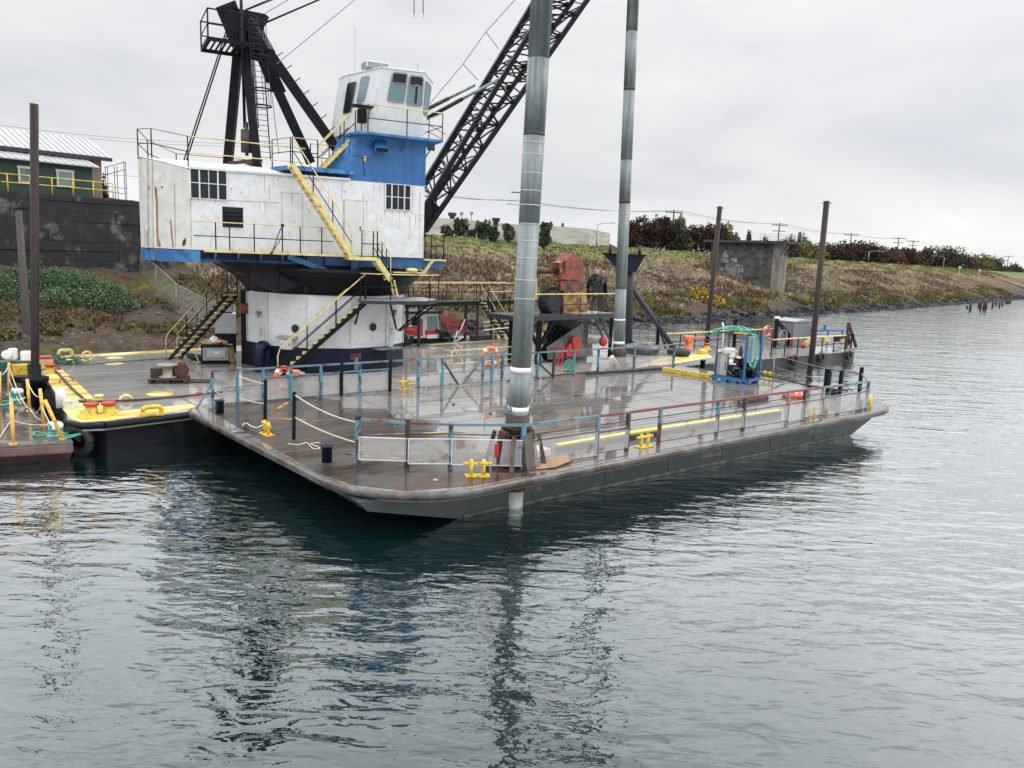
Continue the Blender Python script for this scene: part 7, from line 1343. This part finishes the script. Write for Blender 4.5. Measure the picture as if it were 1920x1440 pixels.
# second machine: fairlead head
fh = thing('hydraulic_head', 'dark rusty hydraulic head on crossed legs right of the red winch', 'winch', mp_(ML * .75, 1.6, bz)); dk = pm('greasy_grey', (.05, .047, .045), .5, dirt=(.20, .06, .04), dt=.58, ds=5, var=.4)
for (x0, y0, x1, y1) in ((1096, 572, 1118, 522), (1140, 575, 1128, 522), (1108, 585, 1120, 530), (1128, 585, 1126, 530), (1104, 520, 1116, 546)): a = MB(); a.bar(mpx(x0, y0, 1.6), mpx(x1, y1, 1.6), .19, .19); part('leg', a, dk, fh)
for pts_ in (((1100, 560), (1104, 530), (1114, 516), (1122, 520)), ((1136, 556), (1134, 530), (1124, 518))): a = MB(); a.tube(smoothpts([mpx(x, y, 1.45) for x, y in pts_]), .10, 8); part('curved_arm', a, black, fh); a = MB(); rr = random.Random(9)
for i in range(26): q = mpx(rr.uniform(1109, 1134), rr.uniform(518, 560), rr.uniform(1.3, 1.9)); a.box(q, (rr.uniform(.1, .35), rr.uniform(.1, .35), rr.uniform(.1, .3)), rr.uniform(0, 1.5))
for i in range(4): q = mpx(rr.uniform(1115, 1130), rr.uniform(518, 540), 1.4); a.cyl(q, .13, .2, 12, mn)
part('head', a, dk, fh); a = MB()
for i in range(8): a.tube(smoothpts([mpx(rr.uniform(1108, 1136), rr.uniform(518, 575), 1.25) for _ in range(4)]), .02, 5)
part('hose', a, blackr, fh)
# under the platform: sheaves, grey guard, red jaws
sw = thing('cable_winch', 'black cable winch with big sheaves and a grey triangular guard under the platform', 'winch', mp_(.6, 1.0, ZC))
for px, py, r, t_ in ((1058, 636, .62, 1.2), (1036, 660, .48, 1.0), (1046, 628, .5, 1.7)):
    c_ = mpx(px, py, t_); a = MB(); a.lathe(c_, [(r, 0), (r, .06), (r * .82, .08), (r * .82, .22), (r, .24), (r, .30)], 28, mn); sh = part('sheave', a, black, sw); a = MB(); a.torus(c_ - mn * .01, r * .55, .03, mn, 22, 6); a.cyl(c_ - mn * .06, r * .2, .1, 14, mn); part('hub', a, dgrey, sh)
a = MB(); sl([(1026, 652), (1094, 604), (1096, 636), (1110, 642), (1112, 668), (1028, 674)], .8, .06, a); part('guard_plate', a, pm('grey_guard', (.14, .145, .145), .5, dirt=(.08, .07, .06), dt=.55, ds=2), sw)
a = MB(); mbox(a, ML * .55, ML * .95, 1.5, 2.6, ZC, mz - .4); part('tank', a, dgrey, sw); a = MB()
for i in range(5): a.bar(mp_(ML * .74, 1.3, ZC + .3 + .4 * i), mp_(ML * .86, 1.3, ZC + .3 + .4 * i), .03, .03)
a.bar(mp_(ML * .74, 1.3, ZC), mp_(ML * .74, 1.3, mz), .04, .04); a.bar(mp_(ML * .86, 1.3, ZC), mp_(ML * .86, 1.3, mz), .04, .04); part('ladder', a, grey, sw)
a = MB(); a.cyl(mpx(1098, 640, .7), .16, 1.0, 14, md); part('hydraulic_motor', a, grey, sw)
rj = thing('red_brake_arm', 'bright red brake arm and quadrant at the foot of the cable winch', 'brake', mp_(.8, .3, ZC)); a = MB(); sl([(1075, 632), (1087, 630), (1090, 637), (1086, 668), (1077, 668), (1074, 640)], .5, .2, a); part('arm', a, red, rj, bevel=.03)
a = MB(); sl([(1062, 668), (1062, 655), (1068, 645), (1076, 642), (1078, 668)], .55, .1, a); part('quadrant', a, red, rj); a = MB()
for (x0, y0, x1, y1) in ((1042, 650, 1058, 650), (1042, 652, 1040, 688), (1058, 652, 1052, 690), (1042, 668, 1056, 668), (1058, 650, 1042, 688)): a.bar(mpx(x0, y0, .3), mpx(x1, y1, .3), .05, .08)
part('red_frame', a, red, rj)
c_ = mpx(1131, 640, .1); a = MB(); a.blob(c_, .21, 2, 3, 0, (1, .8, 1.2)); th = solo('buoy', a, red, 'round red buoy hanging under the right end of the platform', 'buoy', c_); a = MB(); a.tube([c_ + Z * .2, c_ + Z * .5], .015, 5); part('line', a, yelp, th)
a = MB(); c_ = mpx(1020, 612, .5); a.lathe(c_ - Z * .2, [(.12, 0), (.17, .35), (.14, .36)], 12); solo('bucket', a, yelp, 'yellow bucket hanging under the platform by the black leg', 'bucket', c_)
# column with T head and long strut
cbp = at(1178, 652, ZC); ct = up(cbp, 1183, 478); cl_ = thing('guide_column', 'tall dark grey steel column with a flat T head beside the slim spud pile', 'column', cbp)
a = MB(); a.tube([cbp, ct], .20, 18); part('shaft', a, dgrey, cl_); ca_ = math.atan2(-cbp.x, cbp.y); cX = Vector((math.cos(ca_), math.sin(ca_), 0)).normalized()
tz_ = ct.z; a = MB(); L_ = up(cbp, 1129, 476); R__ = up(cbp, 1212, 478); a.bar(Vector((L_.x, L_.y, tz_)), Vector((R__.x, R__.y, tz_)), 1.1, .09, upv=Z); part('head_plate', a, black, cl_)
a = MB(); q = [L_ + cX * .1, R__ - cX * .1]; nY = Vector((-cX.y, cX.x, 0))
for o in (-.4, .4): a.slab([Vector((q[0].x, q[0].y, tz_ - .05)) + nY * o, Vector((q[1].x, q[1].y, tz_ - .05)) + nY * o, Vector((ct.x, ct.y, tz_ - .95)) + cX * .35 + nY * o, Vector((ct.x, ct.y, tz_ - .95)) - cX * .55 + nY * o], nY, .04)
part('gusset', a, navy, cl_)
for px in (1144, 1199): b0 = up(cbp, px, 474); a = MB(); a.tube([Vector((b0.x, b0.y, tz_)), Vector((b0.x, b0.y, tz_ + .55))], .09, 10); part('peg', a, rustd, cl_)
a = MB(); a.tube([up(cbp, 1181, 534), at(1262, 652, ZC)], .15, 14); part('strut', a, dgrey, cl_); a = MB(); a.bar(up(cbp, 1178, 638), up(cbp, 1192, 652), .3, .3); part('foot', a, black, cl_)
# yellow tiedown railings on the crane deck
yr = thing('deck_railing', 'pale yellow pipe railing standing on the crane deck left of the thick pile', 'railing', at(800, 690, ZC))
c4 = [at(803, 688, ZC), at(960, 672, ZC)]; c5 = at(846, 700, ZC)
for q in ([at(803, 690, ZC), at(960, 676, ZC)], [at(803, 690, ZC), at(846, 704, ZC), at(960, 692, ZC)]):
    a = MB(); a.tube([p_ + Z * 1.0 for p_ in q], .025, 6); a.tube([p_ + Z * .45 for p_ in q], .022, 6); part('rails', a, yelp, yr)
    for p_ in q: a = MB(); a.tube([p_, p_ + Z * 1.0], .025, 6); part('post', a, yelp, yr)
# little white and red loader under the walkway
b0 = at(800, 648, ZC); ld_ = thing('small_loader', 'small white and red cab loader parked under the elevated walkway', 'loader', b0)
def lpx(px, py, d=0): return onplane(px, py, b0 + wn_ * d, math.atan2(wdir.y, wdir.x))
def lsl(pts, d, dep, mb): return mb.slab([lpx(x, y, d) for x, y in pts], wn_, dep)
a = MB(); lsl([(768, 588), (822, 588), (824, 632), (768, 636)], 1.0, 1.4, a); cbn = part('cab', a, white, ld_, bevel=.03)
a = MB(); lsl([(801, 593), (820, 593), (821, 617), (801, 618)], .985, .01, a); part('side_window', a, glassb, cbn); a = MB(); lsl([(772, 594), (788, 594), (788, 632), (772, 632)], .985, .01, a); part('door_opening', a, black, cbn); a = MB(); lsl([(789, 598), (793, 598), (793, 630), (789, 630)], .98, .01, a); part('red_stripe', a, red, cbn); a = MB(); a.bar(lpx(810.5, 593, .97), lpx(810.5, 618, .97), .03, .02); part('window_bar', a, cabw, cbn)
a = MB(); lsl([(798, 619), (822, 618), (822, 626), (798, 628)], .96, .1, a); part('red_skirt', a, red, ld_); a = MB(); lsl([(801, 628), (820, 627), (820, 634), (801, 635)], .93, .1, a); part('bumper', a, purewhite, ld_)
a = MB(); lsl([(766, 584), (826, 583), (826, 588), (766, 589)], .9, 1.7, a); part('roof', a, dgrey, cbn)
a = MB(); lsl([(790, 636), (870, 634), (874, 641), (788, 643)], .8, 1.3, a); part('chassis', a, black, ld_)
a = MB(); a.tube([lpx(755, 619, .4), lpx(781, 622, .4)], .22, 16); th = solo('fuel_drum', a, red, 'glossy red drum lying between the pedestal and the walkway leg', 'drum', lpx(768, 620, .4)); a = MB(); a.bar(lpx(750, 608, .3), lpx(784, 613, .3), .04, .04); a.bar(lpx(762, 627, .3), lpx(782, 631, .3), .04, .04); part('cradle', a, yelp, th)
for i, (px, py, r) in enumerate(((752, 640, .42), (763, 638, .38))): c_ = lpx(px, py, .1 + .5 * i); c_.z = ZC + r; a = MB(); a.torus(c_, r * .72, r * .3, (wdir + wn_ * .6), 24, 8); solo('large_tyre', a, blackr, ['large black tyre standing right of the pedestal, nearer one', 'large black tyre standing behind the nearer one by the pedestal'][i], 'tyre', Vector((c_.x, c_.y, ZC)))
nt_ = meshmat(); nt_.name = 'red_netting'
for n_ in nt_.node_tree.nodes:
    if n_.type == 'MATH' and n_.operation == 'GREATER_THAN': n_.inputs[1].default_value = 0.72
    if n_.type == 'TEX_WAVE': n_.inputs['Scale'].default_value = 4
    if n_.type == 'VALTORGB': n_.color_ramp.elements[0].color = (.36, .03, .03, 1); n_.color_ramp.elements[1].color = (.22, .02, .02, 1)
a = MB(); g3 = [[lpx(x, y, d_) for x, y, d_ in row_] for row_ in (((826, 590, 1.2), (840, 583, .9), (855, 590, 1.0), (866, 598, .7), (878, 600, .9)), ((825, 604, 1.0), (838, 606, .6), (852, 606, .9), (864, 612, .5), (876, 612, .8)), ((826, 622, .9), (840, 624, .5), (854, 626, .7), (866, 628, .4), (874, 622, .7)))]
for i in range(2):
    for j in range(4): a.quad(g3[i][j], g3[i][j + 1], g3[i + 1][j + 1], g3[i + 1][j])
solo('red_netting', a, nt_, 'crumpled red netting hung behind the little loader', 'netting', lpx(850, 640, .8))
a = MB()
for p_, q_ in (((872, 599), (860, 626)), ((858, 620), (851, 640)), ((852, 641), (868, 632))): a.tube([lpx(*p_, .2), lpx(*q_, .1)], .035, 6)
solo('bent_pipe', a, purewhite, 'bent white pipe frame in front of the red netting', 'frame', lpx(860, 641, .1))
a = MB(); lsl([(886, 630), (932, 628), (932, 637), (886, 640)], .3, .25, a); solo('timber_beam', a, wood, 'thick brown timber lying at the walkway leg', 'timber', lpx(900, 640, .3))
a = MB()
for i in range(10): c_ = lpx(random.uniform(826, 845), random.uniform(618, 638), random.uniform(.6, 1.2)); a.box(c_, (random.uniform(.2, .6), .3, random.uniform(.1, .4)), random.random())
solo('scrap_pile', a, pm('dark_teal_scrap', (.02, .05, .05), .5, var=.5), 'dark teal scrap heap beside the little loader', 'scrap', lpx(835, 640, .8))
a = MB()
for i in range(3): 
    p_, q_ = at(905, 650 - 9 * i, ZC) + Z * .9, at(985, 640 - 9 * i, ZC) + Z * .9; a.tube([p_, q_], .03, 5)
for x in (925, 985): p_ = at(x, 638, ZC); a.tube([p_, p_ + Z * 1.0], .03, 5)
solo('rail_fence', a, yelp, 'pale yellow rails beyond the walkway stairs', 'railing', at(940, 645, ZC))
# stern: tyres and orange capstan
for i, (px, py, R0, m_, lb) in enumerate(((1203, 662, .95, pm('wet_tyre', (.05, .05, .055), .18, var=.3, bump=.2), 'big wet tyre lying flat beside the slim spud pile'), (1272, 667, .62, blackr, 'black tyre lying flat on the yellow corner of the crane deck'))): c_ = at(px, py, ZC) + Z * .2; a = MB(); a.torus(c_, R0 * .72, R0 * .30, Z, 32, 10); solo('flat_tyre', a, m_, lb, 'tyre', c_ - Z * .2)
q = at(1290, 654, ZC); oc = thing('orange_capstan', 'orange capstan winch on the yellow corner of the crane deck', 'capstan', q); a = MB(); a.lathe(q, [(.30, 0), (.20, .15), (.18, .45), (.24, .52)], 14); a.box(q + Z * .6, (.5, .4, .3), .6); part('body', a, oran2, oc, bevel=.03); a = MB(); 
for s in (-.14, 0, .14): a.bar(q + Vector((.25, s, .62)), q + Vector((.95, s + .1, .72)), .07, .09)
a.cyl(q + Vector((-.25, -.2, .62)), .16, .2, 14, (-.5, -.9, 0)); part('jaws', a, pm('dull_orange', (.45, .14, .08), .5), oc)
q = at(1312, 664, ZC); a = MB(); a.tube([q - kx * .2 + Z * .12, q + kx * .5 + Z * .12], .16, 14); solo('yellow_roller', a, yel, 'yellow roller fairlead at the corner of the crane deck', 'roller', q)
a = MB(); sP = [at(1232, 640, ZC), at(1228, 600, ZC)]; q = at(1232, 652, ZC); a.tube([q, q + Z * 1.6], .1, 8); a.bar(q + Vector((.5, 0, 0)), q + Z * 1.2, .08, .08); solo('stern_post', a, black, 'black post with a brace at the far corner of the crane deck', 'post', q)
a = MB(); q = at(1237, 650, ZC) + Z * 1.25; 
for k_ in (0, .25): a.tube([q + Z * k_, at(1190, 640, ZC) + Z * (k_ - .1)], .015, 4)
solo('stay_wires', a, grey, 'two thin stay wires left of the black stern post', 'wire', q)
# ================================================================ RIGHT WORK FLOAT
ZF = .65
wf = thing('work_float', 'black hulled work float with yellow topped railings beyond the barge stern', 'float', at(1480, 665, 0))
fA, fB = at(1360, 678, ZF), at(1604, 657, ZF); fd = (fB - fA).normalized(); fn = Vector((-fd.y, fd.x, 0)); FL = (fB - fA).length; FW = 4.9
def fp_(s, t, z=ZF): return Vector((fA.x, fA.y, 0)) + fd * s + fn * t + Z * z
SL = -5.0
a = MB(); a.prism([tuple(fp_(s, t)[:2]) for s, t in ((SL, 0), (FL, 0), (FL, FW), (SL, FW))], ZF - .06, ZF); part('deck', a, deckC, wf)
a = MB(); a.prism([tuple(fp_(s, t)[:2]) for s, t in ((SL, .04), (FL - .05, .04), (FL - .05, FW - .05), (SL, FW - .05))], -.6, ZF - .06); part('hull', a, pm('black_wood_hull', (.022, .022, .023), .6, dirt=(.05, .048, .045), dt=.56, ds=1.2, stretch=.3), wf)
def fs(px, t, z=ZF):
    lo, hi = -30.0, 60.0
    for _ in range(50):
        m = (lo + hi) / 2; q_ = fp_(m, t, z) - CP; x = 960 + F * q_.dot(RV) / q_.dot(fwd)
        if x < px: lo = m
        else: hi = m
    return lo
for i, px in enumerate((1489, 1540, 1592)): c_ = fp_(fs(px, -.1), -.13, ZF - .25); a = MB(); a.torus(c_, .24, .10, fn, 22, 8); solo('hull_tyre', a, blackr, ['leftmost tyre fender hung on the black work float', 'middle tyre fender hung on the work float right of the brown pile', 'rightmost tyre fender hung at the end of the work float'][i], 'tyre', c_)
sa, sb_ = fs(1445, .1), fs(1583, .1); railing([fp_(s, .1) for s in np.linspace(sa, sb_, 7)], 1.02, wf, yelp, dgrey, black, r=.045, pr=.035)
sa2, sb2_ = fs(1246, FW - .1), fs(1447, FW - .1); railing([fp_(s, FW - .1) for s in np.linspace(sa2, sb2_, 9)], 1.0, wf, yelp, dgrey, black, r=.045, pr=.035)
a = MB(); a.prism([tuple(fp_(s, t)[:2]) for s, t in ((FL, .3), (FL + .9, .5), (FL + .9, 1.6), (FL, 1.6))], ZF - .12, ZF - .04); part('end_step', a, wood, wf)
# frames, shed and machines on it
s_ = fs(1452, 3.2); a = MB(); a.bar(fp_(s_, 3.2), fp_(s_, 3.2, ZF + 1.9), .2, .2); a.bar(fp_(s_, 3.2, ZF + 1.75), fp_(s_ + 1.6, 3.2, ZF + .7), .15, .2); a.bar(fp_(s_ + 1.55, 3.2), fp_(s_ + 1.55, 3.2, ZF + .8), .14, .14); fr1 = solo('support_frame', a, black, 'black angled post frame left of the grey shed on the work float', 'frame', fp_(s_, 3.2)); a = MB(); a.box(fp_(s_, 3.2, ZF + 1.95), (.3, .3, .12)); part('cap', a, purewhite, fr1)
a = MB()
for i in range(6): a.torus(fp_(s_ + .75, 3.1, ZF + .75 - .02 * i), .35 + .03 * i, .012, fn, 20, 4)
solo('wire_coil', a, grey, 'grey wire coil hung in the black post frame', 'wire', fp_(s_ + .75, 3.1)); a = MB(); a.lathe(fp_(s_ + 1.5, 2.9, ZF + .1), [(.1, 0), (.1, .5), (.04, .6)], 10); solo('fire_extinguisher', a, red, 'small red extinguisher beside the grey shed', 'extinguisher', fp_(s_ + 1.5, 2.9))
s1, s2 = fs(1485, 2.9), fs(1520, 2.9); shd = thing('grey_shed', 'narrow grey shed with a pale peaked roof on the work float', 'shed', fp_(s1, 2.9)); hZ = up(fp_(s1, 2.9), 1490, 603).z
a = MB(); a.hexa([fp_(s1, 2.9), fp_(s2, 2.9), fp_(s2, 4.3), fp_(s1, 4.3), fp_(s1, 2.9, hZ), fp_(s2, 2.9, hZ), fp_(s2, 4.3, hZ), fp_(s1, 4.3, hZ)]); part('wall', a, pm('shed_grey', (.13, .14, .15), .6, var=.1), shd); sm_ = (s1 + s2) / 2
a = MB(); a.add([fp_(s1 - .08, 2.8, hZ - .02), fp_(sm_, 2.8, hZ + .14), fp_(s2 + .08, 2.8, hZ - .02), fp_(s1 - .08, 4.4, hZ - .02), fp_(sm_, 4.4, hZ + .14), fp_(s2 + .08, 4.4, hZ - .02)], [(0, 1, 2), (3, 5, 4), (0, 3, 4, 1), (1, 4, 5, 2), (0, 2, 5, 3)]); part('roof', a, pm('shed_roof', (.22, .22, .22), .4), shd)
bf = thing('blue_frame', 'blue steel frame with machinery at the right end of the work float', 'frame', fp_(fs(1545, 2.4), 2.4)); x0_, x1_ = fs(1522, 2.4), fs(1577, 2.4)
for s in (x0_, (x0_ + x1_) / 2, x1_): a = MB(); a.bar(fp_(s, 2.4), fp_(s, 2.4, ZF + 1.05), .09, .09); part('post', a, blue, bf)
a = MB(); a.bar(fp_(x0_ - .3, 2.4, ZF + 1.1), fp_(x1_ + .1, 2.4, ZF + 1.0), .14, .14); a.bar(fp_(x0_ + 1.4, 2.4, ZF + 1.1), fp_(x0_ + 1.4, 2.4, ZF + 1.45), .14, .14); part('beam', a, blue, bf); rr = random.Random(6)
for m_, nm in ((pm('teal_motor', (.02, .16, .17), .5), 'motor'), (yelp, 'guard'), (galv, 'pump'), (rustd, 'gearbox')):
    a = MB()
    for i in range(2): a.box(fp_(rr.uniform(x0_ + .2, x1_ - .2), rr.uniform(1.6, 2.3), ZF + rr.uniform(.2, .6)), (rr.uniform(.3, .7), .4, rr.uniform(.2, .4)), .5)
    part(nm, a, m_, bf)
e_s = fs(1586, .9); a = MB(); a.bar(fp_(e_s, .9), fp_(e_s, .9, ZF + 1.75), .16, .16); a.bar(fp_(e_s, .9, ZF + 1.7), fp_(e_s + 1.35, .9, ZF + .05), .13, .16); a.bar(fp_(e_s + .6, .9), fp_(e_s + .6, .9, ZF + .95), .1, .1)
fr2 = solo('end_frame', a, rustd, 'black triangular frame at the right tip of the work float', 'frame', fp_(e_s, .9)); a = MB(); a.torus(fp_(e_s + .35, .8, ZF + .75), .28, .05, fn, 18, 6); a.cyl(fp_(e_s + .35, .95, ZF + .4), .22, .15, 14, fn); part('wheel', a, black, fr2)
q = fp_(fs(1435, FW - .2), FW - .25, ZF + .85); lifering(q, -fn, .34, .09, oran2, 'orange life ring on the far railing of the work float')
for px, h, r, m_, lb in ((1376, 1.75, .12, black, 'black post with fittings left of the far life ring'), (1354, 1.6, .05, purewhite, 'thin white bent pipe standing on the work float')):
    q = fp_(fs(px, FW - .6), FW - .6); a = MB(); a.tube([q, q + Z * h * .8, q + Z * h + Vector((-.12, 0, 0))], r, 8); 
    if px == 1376: a.box(q + Z * 1.2, (.4, .3, .35)); a.blob(q + Z * 1.75, .16, 1, 1)
    solo('float_post', a, m_, lb, 'post', q)
a = MB(); q = fp_(fs(1342, FW - .6), FW - .6, ZF + 1.1); a.box(q, (.35, .2, .3)); solo('green_lamp', a, pm('sea_green', (.02, .22, .13), .4), 'small green lamp box beside the left mooring pile', 'lamp box', q)
a = MB(); q = fp_(fs(1368, FW - .4), FW - .4, ZF + .85); a.blob(q, .16, 3, 2, .1); solo('red_float', a, redr, 'small dull red float hung left of the black post', 'float', q)
a = MB(); c_ = fp_(fs(1508, .0), -.1, ZF + .62)
for i in range(5): a.torus(c_ + fd * (.1 * i - .2) + Z * .05 * i, .16, .03, fd, 14, 6)
solo('striped_buoy', a, yelp, 'yellow and red striped float tied beside the right brown pile', 'buoy', c_); a = MB(); a.blob(c_ - fd * .4 - Z * .05, .17, 2, 2, .05); solo('red_buoy', a, red, 'red end float left of the yellow striped one', 'buoy', c_ - fd * .4)
prm = MATS['pile_rust']
pq = at(1517, 700, 0); pq = at(1520, 690, 0); th_ = pile(pq, 1550, 377, .165, prm, 'right brown steel mooring pile rising from the work float')
tt2 = up(pq, 1550, 381); a = MB(); a.bar(tt2 - Vector((.3, 0, 0)), tt2 + Vector((.3, 0, 0)), .04, .04); part('top_pin', a, rustd, th_)
pq = at(1324, 652, 0); th_ = pile(pq, 1350, 387, .165, prm, 'left brown steel mooring pile beyond the work float'); tt2 = up(pq, 1350, 390); a = MB(); a.bar(tt2 - Vector((.3, 0, 0)), tt2 + Vector((.3, 0, 0)), .04, .04); part('top_pin', a, rustd, th_)
#NEXT4
